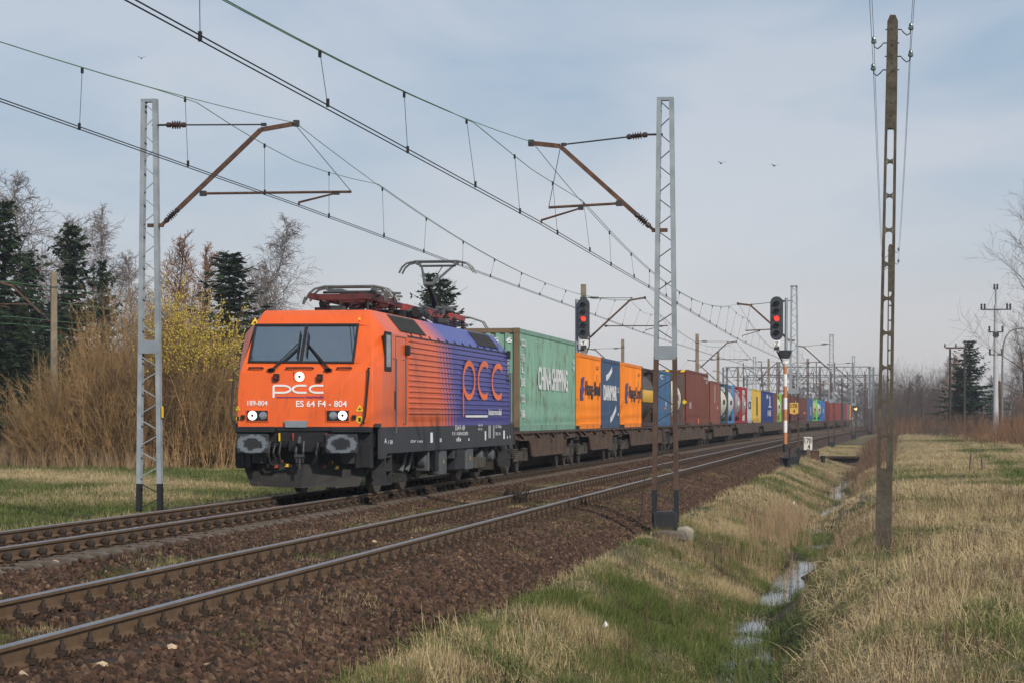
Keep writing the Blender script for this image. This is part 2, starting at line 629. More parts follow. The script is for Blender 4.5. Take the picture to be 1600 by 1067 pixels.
def scatter(name, v, f, dens, scl, coll, green=None, allrot=False, smin=.7, smax=1.3, seed=0, tilt=.22):
    me = raw_mesh(name, v, f, [])
    for k, a in (('dens', dens), ('scl', scl), ('green', green)):
        if a is not None:
            at_ = me.attributes.new(k, 'FLOAT', 'POINT')
            at_.data.foreach_set('value', np.asarray(a, np.float32).ravel())
    o = link(name, me)
    ng = bpy.data.node_groups.new(name, 'GeometryNodeTree')
    ng.interface.new_socket('Geometry', in_out='INPUT', socket_type='NodeSocketGeometry')
    ng.interface.new_socket('Geometry', in_out='OUTPUT', socket_type='NodeSocketGeometry')
    n, l = ng.nodes, ng.links
    gi, go = n.new('NodeGroupInput'), n.new('NodeGroupOutput')
    dp = n.new('GeometryNodeDistributePointsOnFaces')
    dp.inputs['Seed'].default_value = seed
    na = n.new('GeometryNodeInputNamedAttribute'); na.data_type = 'FLOAT'; na.inputs['Name'].default_value = 'dens'
    ns = n.new('GeometryNodeInputNamedAttribute'); ns.data_type = 'FLOAT'; ns.inputs['Name'].default_value = 'scl'
    l.new(gi.outputs[0], dp.inputs['Mesh']); l.new(na.outputs[0], dp.inputs['Density'])
    ci = n.new('GeometryNodeCollectionInfo'); ci.inputs['Collection'].default_value = coll
    ci.inputs['Separate Children'].default_value = True; ci.inputs['Reset Children'].default_value = True
    ip = n.new('GeometryNodeInstanceOnPoints'); ip.inputs['Pick Instance'].default_value = True
    l.new(dp.outputs['Points'], ip.inputs['Points']); l.new(ci.outputs[0], ip.inputs['Instance'])
    rr = n.new('FunctionNodeRandomValue'); rr.data_type = 'FLOAT_VECTOR'
    a = 3.2 if allrot else tilt
    rr.inputs[0].default_value = (-a, -a, 0); rr.inputs[1].default_value = (a, a, 6.283)
    l.new(rr.outputs[0], ip.inputs['Rotation'])
    rs = n.new('FunctionNodeRandomValue'); rs.data_type = 'FLOAT'
    rs.inputs[2].default_value = smin; rs.inputs[3].default_value = smax; rs.inputs['Seed'].default_value = 5
    mu = n.new('ShaderNodeMath'); mu.operation = 'MULTIPLY'
    l.new(rs.outputs[1], mu.inputs[0]); l.new(ns.outputs[0], mu.inputs[1])
    l.new(mu.outputs[0], ip.inputs['Scale'])
    l.new(ip.outputs[0], go.inputs[0])
    md = o.modifiers.new('scatter', 'NODES'); md.node_group = ng
    return o


def patch(X0, X1, t0, t1, sx, st, zf):
    xs_, ts_ = np.arange(X0, X1 + 1e-6, sx), np.arange(t0, t1 + 1e-6, st)
    A, B = np.meshgrid(xs_, ts_)
    AW = A + cv(B)
    n_ = len(xs_)
    i_ = np.arange(len(ts_) - 1)[:, None] * n_ + np.arange(n_ - 1)[None, :]
    f_ = np.stack([i_, i_ + 1, i_ + n_ + 1, i_ + n_], -1).reshape(-1, 4)
    return A.ravel(), B.ravel(), np.stack([AW, B, zf(A, AW, B)], -1).reshape(-1, 3), f_


def inframe(v, m=380):
    px = 800 + F * (v[:, 0] * CT + v[:, 1] * ST) / np.maximum(-v[:, 0] * ST + v[:, 1] * CT, .1)
    py = V0 + F * (HC - v[:, 2]) / np.maximum(-v[:, 0] * ST + v[:, 1] * CT, .1)
    return ((px > -m) & (px < 1600 + m) & (py < 1067 + m * .9)).astype(float)


def vnoise(x, y, s, seed):
    """cheap smooth value noise 0..1"""
    r = np.random.default_rng(seed)
    T = r.random((64, 64))
    u, w = x / s, y / s
    i, j = np.floor(u).astype(int), np.floor(w).astype(int)
    a, b = u - i, w - j
    a, b = a * a * (3 - 2 * a), b * b * (3 - 2 * b)
    g = lambda p, q: T[p % 64, q % 64]
    return (g(i, j) * (1 - a) + g(i + 1, j) * a) * (1 - b) + (g(i, j + 1) * (1 - a) + g(i + 1, j + 1) * a) * b


def fbm(x, y, s, seed):
    return .55 * vnoise(x, y, s, seed) + .3 * vnoise(x, y, s * .43, seed + 1) + .15 * vnoise(x, y, s * .17, seed + 2)


# ballast stones
def stone_material():
    t = NT('ballast_stone')
    r = t.rand()
    x = t.new('ShaderNodeValToRGB'); t.l.new(r, x.inputs[0])
    e = x.color_ramp.elements
    e[0].position = 0; e[0].color = (.022, .014, .010, 1)
    e[1].position = 1; e[1].color = (.21, .135, .085, 1)
    for p, c in ((.35, (.060, .032, .021)), (.75, (.108, .057, .035)), (.95, (.15, .09, .056))):
        q = e.new(p); q.color = (*c, 1)
    n = t.noise(t.pos(), 30, 3)
    big = t.noise(t.pos(), .55, 4, .6)
    xo = t.mix(t.ramp(big, .62, .38), x.outputs[0], (.76, .76, .78), 'MULTIPLY')
    c = t.mix(t.math('MULTIPLY', t.ramp(n, .4, .75), .6), xo, (.05, .035, .025))
    return t.fin(c, .88, 0, .2)


M['stone'] = stone_material()


def stone_mesh(seed, mat, k=(1, .8, .6)):
    r = np.random.default_rng(seed)
    bm = bmesh.new()
    bmesh.ops.create_icosphere(bm, subdivisions=1, radius=.5)
    for v in bm.verts:
        v.co = Vector((v.co.x * k[0], v.co.y * k[1], v.co.z * k[2])) * float(r.uniform(.72, 1.22))
    me = bpy.data.meshes.new('stone'); bm.to_mesh(me); bm.free()
    me.materials.append(mat)
    return me


stones = proto_collection('stone', [stone_mesh(s, M['stone'], k) for s, k in ((1, (1, .8, .6)), (2, (1.15, .7, .5)), (3, (.9, .9, .7)), (4, (1.2, .6, .55)))])
A, B, v, f = patch(-14.6, -4.25, 14, 122, .3, .6, lambda a, w, q: np.interp(a, BXp, BZp))
d = 1 - .75 * np.clip((B - 45) / 70, 0, 1)
dirt = fbm(A, B, 2.6, 40)
between = np.exp(-((A + 9.0) / .75) ** 2)
gaugeN = ((A > -7.45) & (A < -6.2)).astype(float)
gaugeF = ((A > -12.7) & (A < -10.2)).astype(float)
d = d * (1 - .7 * between) * (1 - .55 * gaugeN * (dirt > .42)) * (1 - .8 * np.clip((dirt - .60) / .08, 0, 1))
d = d * (1 - .25 * gaugeF)
d = d * 430 * inframe(v)
so_ = scatter('ballast_gravel', v, f, d, np.where(A > -5.7, .098, .084), stones, allrot=True, smin=.55, smax=1.35, seed=3)
tag(so_, 'reddish brown crushed ballast stones around the tracks', 'gravel', kind='stuff')

M['stone_buff'] = plain('buff_gravel', (.34, .25, .16), .88, 0, .3, 10)
buff = proto_collection('buff_stone', [stone_mesh(s, M['stone_buff'], (1, .75, .55)) for s in (21, 22)])
tag(scatter('pale_gravel', v, f, 1.1 * inframe(v) * np.clip(1.3 - B / 90, .2, 1), np.full(len(v), .066), buff, allrot=True, smin=.5, smax=1.4, seed=31), 'small pale stones strewn over the brown ballast', 'gravel', kind='stuff')

# a few pale stones that stand out
M['stone_pale'] = plain('pale_stone', (.48, .36, .24), .85, 0, .25, 10)
pale_me = [stone_mesh(s, M['stone_pale'], (1, .75, .55)) for s in (11, 12, 13)]
PS = [(268, 1013, 'square'), (160, 1040, 'wedge shaped'), (35, 1057, 'broad'), (85, 880, 'small'), (608, 778, 'tiny'), (617, 866, 'long'), (585, 847, 'flat'), (484, 848, 'round')]
PSL = ['pale buff stone lying alone on the brown ballast below the near rail', 'pale tan stone at the lower left corner of the ballast',
       'ochre stone at the bottom edge beside the near rail', 'pale stone on the ballast strip near the left edge, between the tracks',
       'whitish stone by the concrete sleeper ends in front of the locomotive', 'flat pale stone by a fastening inside the near track',
       'white scrap of stone inside the near track below the front wheels', 'small cream stone between the two rails of the near track']
for k, (px, py, _s) in enumerate(PS):
    zz = -.2
    for _ in range(6):
        Z = (HC - zz) * F / (py - V0)
        X, tt = at(px, Z)
        zz = float(np.interp(X, BXp, BZp)) + .015
    o = link('pale_stone', pale_me[k % 3])
    o.location = (X, tt, zz + .01); o.scale = [random.uniform(.10, .13)] * 3; o.rotation_euler = (0, 0, k * 1.3)
    tag(o, PSL[k], 'stone', 'pale stones on the ballast')
# ------------------------------------------------------------------ grass and reeds
def grass_material(name, straw1, straw2, g1, g2):
    t = NT(name)
    a = t.new('ShaderNodeAttribute'); a.attribute_type = 'INSTANCER'; a.attribute_name = 'green'
    r = t.rand()
    o = t.noise(t.obj(), 23, 2)
    s = t.mix(r, straw1, straw2)
    s = t.mix(t.ramp(o, .35, .65), s, straw2)
    g = t.mix(r, g1, g2)
    f = t.ramp(t.math('ADD', a.outputs['Fac'], t.math('ADD', t.math('MULTIPLY', t.math('SUBTRACT', r, .5), .5), t.math('MULTIPLY', t.math('SUBTRACT', o, .5), .9))), .38, .62)
    c = t.mix(f, s, g)
    t.b.inputs['Subsurface Weight'].default_value = 0
    return t.fin(c, .75, 0, .2)


M['grass'] = grass_material('grass_blades', (.20, .14, .066), (.50, .385, .215), (.050, .074, .014), (.14, .165, .042))
M['reed'] = grass_material('reed_stalks', (.20, .125, .07), (.36, .25, .15), (.12, .12, .04), (.2, .16, .07))
M['weed'] = grass_material('dry_weeds', (.09, .055, .035), (.16, .10, .065), (.07, .08, .03), (.1, .1, .04))


def tuft(name, seed, n, rad, h0, h1, w, lean, mat, curl=.6, stiff=3):
    r = np.random.default_rng(seed)
    v, f = [], []
    for k in range(n):
        g, rr = r.uniform(0, 6.283), rad * math.sqrt(r.random())
        bx, by = rr * math.cos(g), rr * math.sin(g)
        h = r.uniform(h0, h1)
        la = g + r.normal(0, .9)
        l = abs(r.normal(lean, lean * .5))
        dx, dy = math.cos(la), math.sin(la)
        wx, wy = -dy * w * r.uniform(.6, 1.3), dx * w * r.uniform(.6, 1.3)
        b = len(v)
        ang = l * .5
        px_, py_, pz_ = bx, by, 0.0
        seg = stiff
        for i in range(seg + 1):
            tw = 1 - (i / seg) ** 1.5 * .92
            v.append((px_ - wx * tw, py_ - wy * tw, pz_)); v.append((px_ + wx * tw, py_ + wy * tw, pz_))
            ang += l * curl / seg
            px_ += dx * math.sin(ang) * h / seg; py_ += dy * math.sin(ang) * h / seg; pz_ += math.cos(ang) * h / seg
        for i in range(seg):
            f.append((b + 2 * i, b + 2 * i + 1, b + 2 * i + 3, b + 2 * i + 2))
    return raw_mesh(name, v, f, mat)


near_t = proto_collection('grass_tuft', [tuft('grass_tuft', s, 26, .15, .07, .30, .0042, 1.35, M['grass'], 1.3, 4) for s in range(5)])
far_t = proto_collection('grass_clump', [tuft('grass_clump', 20 + s, 28, .28, .10, .30, .008, 1.25, M['grass'], 1.2, stiff=3) for s in range(4)])
short_t = proto_collection('grass_short', [tuft('grass_short', 30 + s, 30, .12, .05, .16, .003, .7, M['grass'], stiff=2) for s in range(3)])
reed_t = proto_collection('reed', [tuft('reed', 40 + s, 14, .16, .5, 1.05, .0045, .22, M['reed'], .5) for s in range(4)])
weed_t = proto_collection('weed', [tuft('weed', 50 + s, 9, .08, .25, .6, .005, .35, M['weed'], .3) for s in range(3)])

Z3 = lambda a, w, q: gz(w, q)
# right bank and plateau: straw with some green
A, B, v, f = patch(-1.25, 9.5, 14, 62, .3, .6, Z3)
gn = fbm(A, B * .45, 1.3, 3)
gr = np.clip((gn - .50) * 3.2 + .34, 0, 1) + .4 * np.clip(1 - np.abs(A + 1.0) / .4, 0, 1)
dn = (95 - 50 * np.clip((B - 20) / 40, 0, 1)) * inframe(v)
dn = dn * np.clip((v[:, 2] + 1.42) / .10, .0, 1)
sc_ = .26 + .62 * fbm(A, B, .9, 9)
dn = dn * (.14 + 1.15 * np.clip((fbm(A, B * .5, .9, 19) - .38) / .16, 0, 1))
tag(scatter('right_bank_grass', v, f, dn, sc_, near_t, gr, seed=1), 'dry straw coloured grass on the right bank of the ditch', 'grass', kind='stuff')
A, B, v, f = patch(-1.0, 22, 60, 210, .8, 1.6, Z3)
rut = np.minimum(np.abs(A - 4.4), np.abs(A - 6.0))
gr = np.clip((fbm(A, B, 6, 5) - .55) * 2.5 + .12, 0, 1) + .75 * np.clip(1 - rut / .75, 0, 1) * np.clip((fbm(A, B, 8, 77) - .30) / .2, 0, 1)
dn = (22 - 12 * np.clip((B - 60) / 90, 0, 1)) * (1 - .85 * np.clip(1 - rut / .55, 0, 1)) * inframe(v)
tag(scatter('far_bank_grass', v, f, dn, .42 + .42 * fbm(A, B, 3, 11), far_t, gr, seed=2), 'pale dry grass of the meadow beside the rutted track', 'grass', kind='stuff')
# left bank of the ditch: green close by, straw farther off
A, B, v, f = patch(-4.75, -1.9, 14, 62, .24, .5, Z3)
gn = fbm(A, B * .42, 1.1, 13)
gr = np.clip(.60 + (gn - .5) * 2.4 - .50 * np.clip((B - 34) / 14, 0, 1), 0, 1)
bare = np.clip((fbm(A, B * .5, .9, 21) - .45) / .1, 0, 1)
edge = np.clip((A + 4.35 + .7 * (fbm(A, B, 1.5, 6) - .5)) / .45, .02, 1)
dn = (105 - 55 * np.clip((B - 20) / 40, 0, 1)) * (1 - .65 * bare) * edge * inframe(v) * np.clip((v[:, 2] + 1.44) / .06, 0, 1)
tag(scatter('left_bank_grass', v, f, dn, .30 + .50 * fbm(A, B, .9, 31), near_t, gr, seed=4), 'green and straw grass on the ditch bank below the ballast', 'grass', kind='stuff')
A, B, v, f = patch(-4.7, -1.2, 61, 190, .35, 1.2, Z3)
gr = np.clip((fbm(A, B, 4, 15) - .5) * 3 + .22, 0, 1)
dn = (26 - 12 * np.clip((B - 60) / 80, 0, 1)) * inframe(v) * np.clip((v[:, 2] + 1.42) / .1, 0, 1)
tag(scatter('embankment_grass', v, f, dn, .4 + .45 * fbm(A, B, 2, 33), far_t, gr, seed=6), 'straw grass on the embankment around the signals', 'grass', kind='stuff')
# thick tussocks at the front edge of the ballast
A, B, v, f = patch(-4.55, -3.2, 16, 25.5, .2, .3, Z3)
dn = 55 * np.clip((fbm(A, B, 1.0, 61) - .44) / .12, 0, 1) * inframe(v)
tag(scatter('tussock_grass', v, f, dn, .75 + .6 * fbm(A, B, .7, 35), near_t, np.clip((fbm(A, B, .8, 62) - .5) * 3 + .42, 0, 1), seed=7), 'tall straw tussocks with green shoots at the foot of the ballast', 'grass', kind='stuff')
# field to the left of the train
A, B, v, f = patch(-36, -13.4, 28, 104, .7, .9, Z3)
near_edge = np.clip(1 - np.abs(A + 15) / 2.2, 0, 1)
gr = np.clip(.66 + (fbm(A, B, 5, 17) - .5) * 2.4 - .75 * near_edge, 0, 1)
dn = (30 - 12 * np.clip((B - 40) / 50, 0, 1)) * inframe(v) * np.clip((-14.3 - A) / .6, 0, 1)
tag(scatter('verge_grass', v, f, dn, .42 + .45 * fbm(A, B, 2.2, 37) + .3 * near_edge, far_t, gr, seed=8), 'green verge with a straw fringe left of the train', 'grass', kind='stuff')
# moss and sprigs growing between and inside the tracks
A, B, v, f = patch(-10.2, -4.9, 14, 80, .25, .5, lambda a, w, q: np.interp(a, BXp, BZp) - .02)
m = fbm(A, B, 1.4, 51)
zone = np.maximum(np.exp(-((A + 9.0) / .55) ** 2) * 1.0, .8 * np.exp(-((A + 6.9) / .4) ** 2)) + .55 * np.exp(-((A + 5.2) / .5) ** 2)
dn = 80 * zone * np.clip((m - .46) / .12, 0, 1) * inframe(v)
tag(scatter('track_weeds', v, f, dn, .4 + .4 * m, short_t, np.clip(.62 + (fbm(A, B, .8, 53) - .5) * 2.5, 0, 1), seed=9), 'short grass and moss growing between the tracks', 'grass', kind='stuff')
# reeds standing in and along the ditch
A, B, v, f = patch(-3.1, -.2, 24, 118, .22, .6, Z3)
m = fbm(A, B, 3.2, 71)
blk = np.exp(-((B - 59) / 9) ** 2) * np.exp(-((A + 2.45) / .5) ** 2)
dn = 9 * np.clip((m - .55) / .15, 0, 1) * np.exp(-((np.abs(A + 1.6) - .75) / .3) ** 2) * np.clip((B - 26) / 20, .15, 1) + 14 * blk
dn *= inframe(v)
tag(scatter('reeds', v, f, dn, np.clip(.30 + .3 * m + .15 * blk, 0, 1.0), reed_t, np.zeros(len(v)) + .1, seed=10), 'brown dead reeds standing along the ditch water', 'reeds', kind='stuff')
# dark dead weeds on the banks and a brushy strip farther along the ditch
A, B, v, f = patch(-3.9, 8, 16, 60, .4, .6, Z3)
dn = 8.0 * np.clip((fbm(A, B, 1.6, 81) - .52) / .08, 0, 1) * inframe(v) * ((A < -2.6) | (A > -.9))
tag(scatter('dead_weeds', v, f, dn, .55 + .4 * fbm(A, B, 1, 82), weed_t, np.zeros(len(v)), seed=11), 'dark dead weed stalks scattered on both banks', 'weeds', kind='stuff')
A, B, v, f = patch(-1.9, 1.6, 78, 330, .5, 2, Z3)
dn = 7 * np.clip((fbm(A, B, 6, 85) - .30) / .2, 0, 1) * np.clip((A + 1.9) / .8, 0, 1)
dn = dn * 2.0 * (A < .5) * np.clip((B - 85) / 30, 0, 1)
tag(scatter('ditch_brush', v, f, dn, .6 + .55 * fbm(A, B, 4, 86), weed_t, np.zeros(len(v)), smin=.7, smax=1.6, seed=12), 'reddish brown brush along the far ditch', 'undergrowth', kind='stuff')
# tall dead grass round the foot of the big willow and towards the left trees
A, B, v, f = patch(-60, -27.5, 84, 150, 1.2, 1.2, Z3)
u = (A * 1.0 + 31.5) + (B - 91) * -.2
m = fbm(A, B, 5, 91)
dn = 6.5 * np.clip((B - 87 - 2 * m + (A + 33) * .0) / 3, 0, 1) * inframe(v)
tag(scatter('tall_dead_grass', v, f, dn, .55 + .6 * m, reed_t, np.zeros(len(v)), seed=13), 'tall dead grass at the foot of the willow bush', 'dead grass', kind='stuff')

A, B, v, f = patch(-2.6, -.9, 14, 75, .2, .5, Z3)
m = fbm(A, B, 2.3, 121)
dn = 70 * np.clip(.07 + np.clip((29.5 - B) / 2.5, 0, 1) + np.clip((m - .535) / .10, 0, 1), 0, 1) * (v[:, 2] < -1.2) * inframe(v)
v2 = v.copy(); v2[:, 2] = np.maximum(v2[:, 2], -1.40)
tag(scatter('ditch_grass', v2, f, dn, .45 + .4 * m, near_t, np.clip(.75 + (fbm(A, B, 1, 122) - .5) * 2, 0, 1), seed=21), 'green grass growing in the ditch between the puddles', 'grass', kind='stuff')

# brown scrub on the far side of the meadow
A, B, v, f = patch(7.5, 26, 95, 330, 1.0, 2.5, Z3)
m = fbm(A, B, 7, 141)
dn = 3.2 * np.clip((m - .44 + (A - 9) * .03) / .12, 0, 1) * inframe(v)
tag(scatter('meadow_scrub', v, f, dn, 1.1 + 1.3 * m, weed_t, np.zeros(len(v)), smin=.7, smax=1.7, seed=23), 'reddish brown scrub at the far right edge of the meadow', 'undergrowth', kind='stuff')

# short green growth and moss on the ditch bank and matted dead grass on the right bank
A, B, v, f = patch(-4.45, -2.0, 14, 60, .22, .45, Z3)
dn = 150 * (1 - .6 * np.clip((B - 25) / 30, 0, 1)) * np.clip((fbm(A, B * .5, .8, 151) - .42) / .12, 0, 1) * np.clip((A + 4.4 + .5 * (fbm(A, B, 1.5, 6) - .5)) / .4, .03, 1) * inframe(v)
tag(scatter('bank_moss', v, f, dn, .6 + .6 * fbm(A, B, 1.1, 152), short_t, np.clip(.72 + (fbm(A, B * .4, 1.2, 153) - .5) * 2.6, 0, 1), seed=25), 'short green growth on the ditch bank below the ballast', 'grass', kind='stuff')
matted = proto_collection('matted_grass', [tuft('matted_grass', 60 + s_, 22, .22, .14, .38, .0045, 2.3, M['grass'], .5, 3) for s_ in range(4)])
A, B, v, f = patch(-.9, 9, 14, 58, .3, .6, Z3)
dn = 34 * np.clip((fbm(A, B, 1.2, 161) - .34) / .16, 0, 1) * inframe(v)
tag(scatter('matted_grass', v, f, dn, .5 + .5 * fbm(A, B, .9, 162), matted, np.clip(.16 + (fbm(A, B, 1.4, 163) - .5) * 2, 0, 1), seed=26, tilt=.5), 'flattened dead grass on the right bank', 'grass', kind='stuff')
# ------------------------------------------------------------------ trees and shrubs
def segs_mesh(name, S, mats, mi=None):
    """S: array rows p(3) q(3) r0 r1 -> three-sided tapered sticks"""
    S = np.asarray(S, float)
    p, q, r0, r1 = S[:, 0:3], S[:, 3:6], S[:, 6:7], S[:, 7:8]
    d = q - p
    d /= np.maximum(np.linalg.norm(d, axis=1, keepdims=True), 1e-9)
    ref = np.where(np.abs(d[:, 2:3]) > .9, [[1., 0, 0]], [[0, 0, 1.]])
    a = np.cross(d, ref); a /= np.linalg.norm(a, axis=1, keepdims=True)
    b = np.cross(d, a)
    vs = []
    for c, r in ((p, r0), (q, r1)):
        for k in range(3):
            g = 2 * math.pi * k / 3
            vs.append(c + (a * math.cos(g) + b * math.sin(g)) * r)
    v = np.stack(vs, 1).reshape(-1, 3)
    base = np.arange(len(S))[:, None] * 6
    f = np.concatenate([base + np.array([[0, 1, 4, 3]]), base + np.array([[1, 2, 5, 4]]), base + np.array([[2, 0, 3, 5]])], 1).reshape(-1, 4)
    return raw_mesh(name, v, f, mats)


def grow(seed, h, spread=.38, droop=.0, up=.35, nprim=26, start=.18, r0=None, levels=3, twig=.006, wander=.05):
    """trunk sticks, limb sticks"""
    r = np.random.default_rng(seed)
    trunk, limb = [], []
    r0 = r0 or h * .011
    n = 10
    pts = [np.array((0., 0, -.3))]
    d = np.array((0., 0, 1))
    for i in range(n):
        d = nrm(d + r.normal(0, wander, 3) * (1, 1, .2))
        pts.append(pts[-1] + d * (h + .3) / n)
    for i in range(n):
        trunk.append((*pts[i], *pts[i + 1], r0 * (1 - i / n) ** .8 + twig, r0 * (1 - (i + 1) / n) ** .8 + twig))

    def br(p, d, L, rad, lvl):
        ns = (4, 3, 2, 2)[lvl]
        for i in range(ns):
            d = nrm(d + r.normal(0, .16, 3) + np.array((0, 0, -droop * (lvl + .3 * i))))
            q = p + d * L / ns
            ra = max(rad * (1 - i / ns), twig); rb = max(rad * (1 - (i + 1) / ns), twig * .8)
            limb.append((*p, *q, ra, rb))
            if lvl < levels - 1:
                for _ in range(2 if lvl else 3):
                    a = nrm(r.normal(0, 1, 3))
                    s = nrm(np.cross(d, a))
                    cd = nrm(d * r.uniform(.5, 1.0) + s * r.uniform(.5, 1.0) + np.array((0, 0, up * .4)))
                    br(p + (q - p) * r.uniform(.2, 1), cd, L * r.uniform(.34, .58), max(rb * .6, twig), lvl + 1)
            p = q
    for k in range(nprim):
        f = start + (1 - start) * (k + r.random()) / nprim
        i = min(int(f * n), n - 1)
        p = pts[i] + (pts[i + 1] - pts[i]) * (f * n - i)
        g = r.uniform(0, 6.283)
        el = up + .55 * f
        dd = nrm((math.cos(g) * math.cos(el), math.sin(g) * math.cos(el), math.sin(el)))
        L = h * spread * (1.05 - f) ** .6 * r.uniform(.65, 1.1)
        br(p, dd, L, r0 * (1 - f) * .45 + twig, 0)
    return trunk, limb


def bark(name, c, var=.3):
    return plain(name, c, .9, 0, var, 1.5, None, .15)


M['bark_birch'] = plain('birch_bark', (.34, .31, .29), .85, 0, .3, 3, ((.07, .06, .05), .56), .2)
M['twig_birch'] = bark('birch_twigs', (.165, .128, .112))
M['twig_rust'] = bark('alder_twigs', (.23, .12, .065))
M['twig_grey'] = bark('grey_twigs', (.105, .08, .066))
M['bark_dark'] = bark('dark_bark', (.05, .038, .03))
M['willow'] = plain('willow_shoots', (.31, .195, .09), .85, 0, .45, .8, None, .15)
M['willow_y'] = plain('willow_blossom', (.50, .39, .06), .8, 0, .25, 4, None, .1)
M['needles'] = plain('spruce_needles', (.018, .034, .015), .85, 0, .5, 1.0, ((.035, .05, .02), .56), .15)


def bare_tree(name, meshes, loc, s, rz, label, cat='tree', group=None, widen=1):
    root = empty(name, loc, rz, label, cat, group)
    root.scale = (s * widen, s * widen, s)
    for nm, me in zip(('trunk', 'crown'), meshes):
        setp(link(nm, me), root)
    return root


def bare_meshes(seed, h, bmat, tmat, **kw):
    tk, lb = grow(seed, h, **kw)
    return segs_mesh('trunk', tk, bmat), segs_mesh('crown', lb, tmat)


birchA = bare_meshes(101, 13, M['bark_birch'], M['twig_birch'], spread=.32, droop=.09, up=.55, nprim=48, twig=.0085)
birchB = bare_meshes(102, 13, M['bark_birch'], M['twig_birch'], spread=.34, droop=.13, up=.6, nprim=46, twig=.0085, wander=.05)
alder = bare_meshes(103, 12, M['bark_dark'], M['twig_rust'], spread=.30, droop=.0, up=.7, nprim=36, twig=.011)
poplar = bare_meshes(105, 13, M['bark_dark'], M['twig_grey'], spread=.36, droop=-.03, up=.75, nprim=34, twig=.005)
ash = bare_meshes(104, 12, M['bark_dark'], M['twig_grey'], spread=.40, droop=-.02, up=.45, nprim=26, twig=.010)


def spruce_mesh(seed, h, w):
    """needle sprays: small drooping blades along each bough"""
    r = np.random.default_rng(seed)
    V, Fq, S = [], [], []
    S.append((0, 0, -.3, 0, 0, h * .98, h * .016, .02))
    z = h * .07
    while z < h * .985:
        f = z / h
        L0 = w * (1 - f) ** .72 * (.38 + .95 * r.random()) + .10
        nb = int(r.integers(7, 12))
        g0 = r.uniform(0, 6.283)
        for k in range(nb):
            g = g0 + 6.283 * k / nb + r.normal(0, .25)
            L = L0 * r.uniform(.45, 1.2)
            el = -.42 + .95 * f + r.normal(0, .16)
            ns = max(3, int(L / .23))
            p = np.array((0., 0, z))
            for i in range(ns):
                u = i / ns
                e = el + .55 * (u - .35)
                d = np.array((math.cos(g) * math.cos(e), math.sin(g) * math.cos(e), math.sin(e)))
                q = p + d * L / ns
                if i % 2 == 0:
                    S.append((*p, *(p + d * 2 * L / ns), .018 * (1 - u) + .006, .012 * (1 - u) + .005))
                side = np.array((-math.sin(g), math.cos(g), 0.))
                for sgn in (-1, 1, 0):
                    if r.random() < .18:
                        continue
                    ln = (.30 + .5 * (1 - u) * L * .33) * r.uniform(.6, 1.15)
                    dd = nrm(side * sgn * r.uniform(.6, 1.2) + d * r.uniform(.3, .9) + np.array((0, 0, r.uniform(-.75, .02) if sgn else r.uniform(-1.0, -.3))))
                    up_ = nrm(r.normal(0, 1, 3))
                    wv_ = nrm(np.cross(dd, up_)) * ln * r.uniform(.16, .30)
                    b = len(V)
                    V += [p, p + dd * ln * .5 + wv_, p + dd * ln, p + dd * ln * .5 - wv_]
                    Fq.append((b, b + 1, b + 2, b + 3))
                p = q
        z += (.30 + .30 * (1 - f)) * (h / 11) ** .5
    return segs_mesh('trunk', S, M['bark_dark']), raw_mesh('crown', V, Fq, M['needles'])


spA = spruce_mesh(201, 13, 4.5)
spB = spruce_mesh(202, 12, 4.2)
spC = spruce_mesh(203, 11, 3.7)


def put(meshes, H0, px, ytop, Z, label, name, widen=1, rz=0, group=None, lean=0):
    X, tt = at(px, Z)
    zg = float(gz(X, tt))
    s = (zat(ytop, Z) - zg) / H0
    o = bare_tree(name, meshes, (X, tt, zg), s, rz, label, 'tree', group, widen)
    return o


# left wood, from the picture's edge to the locomotive
put(spA, 13, 5, 312, 112, 'tall dark spruce at the left edge, partly outside the picture', 'spruce_tree', 1.15, .4)
put(spB, 12, 44, 392, 118, 'dark spruce in front of the bare birch near the left edge', 'spruce_tree', 1.1, 1.7)
put(spC, 11, 112, 348, 122, 'slender pointed spruce standing free behind the wooden catenary pole', 'spruce_tree', 1.05, 2.2)
put(spB, 12, 160, 405, 126, 'small thin spruce between the pointed spruce and the white birch', 'spruce_tree', .8, 4.0)
put(birchA, 13, 30, 290, 128, 'purplish bare birch rising above the leftmost spruces', 'birch_tree', 1.25, .3)
put(birchA, 13, 72, 345, 134, 'lower bare birch leaning over behind the leftmost spruces', 'birch_tree', 1.1, 2.6)
put(birchB, 13, 186, 330, 126, 'pale bare birch just left of the near lattice mast', 'birch_tree', 1.05, 1.2)
put(alder, 12, 262, 378, 128, 'bare russet tree just right of the near lattice mast', 'bare_tree', 1.15, .8)
put(alder, 12, 306, 392, 130, 'bare russet tree behind the yellow blossom of the willow', 'bare_tree', 1.2, 2.4)
put(birchA, 13, 232, 402, 135, 'bare tree hidden behind the near lattice mast', 'birch_tree', 1.1, 4.4)
put(spC, 11, 358, 392, 121, 'dark spruce close to the left of the locomotive cab', 'spruce_tree', 1.75, 3.1)
put(birchB, 13, 378, 352, 132, 'weeping bare birch above the spruce beside the locomotive', 'birch_tree', 1.1, 5.0)
put(birchA, 13, 414, 415, 140, 'low bare birch right behind the corner of the locomotive roof', 'birch_tree', 1.0, 3.4)
put(spA, 13, 672, 425, 135, 'double topped dark spruce behind the raised pantograph', 'spruce_tree', 1.05, .9)
put(spC, 11, 692, 433, 138, 'second spruce top touching the one behind the raised pantograph', 'spruce_tree', 1.3, 2.0)
put(spB, 12, -30, 380, 116, 'spruce mostly outside the picture at the far left', 'spruce_tree', 1.2, 2.0)
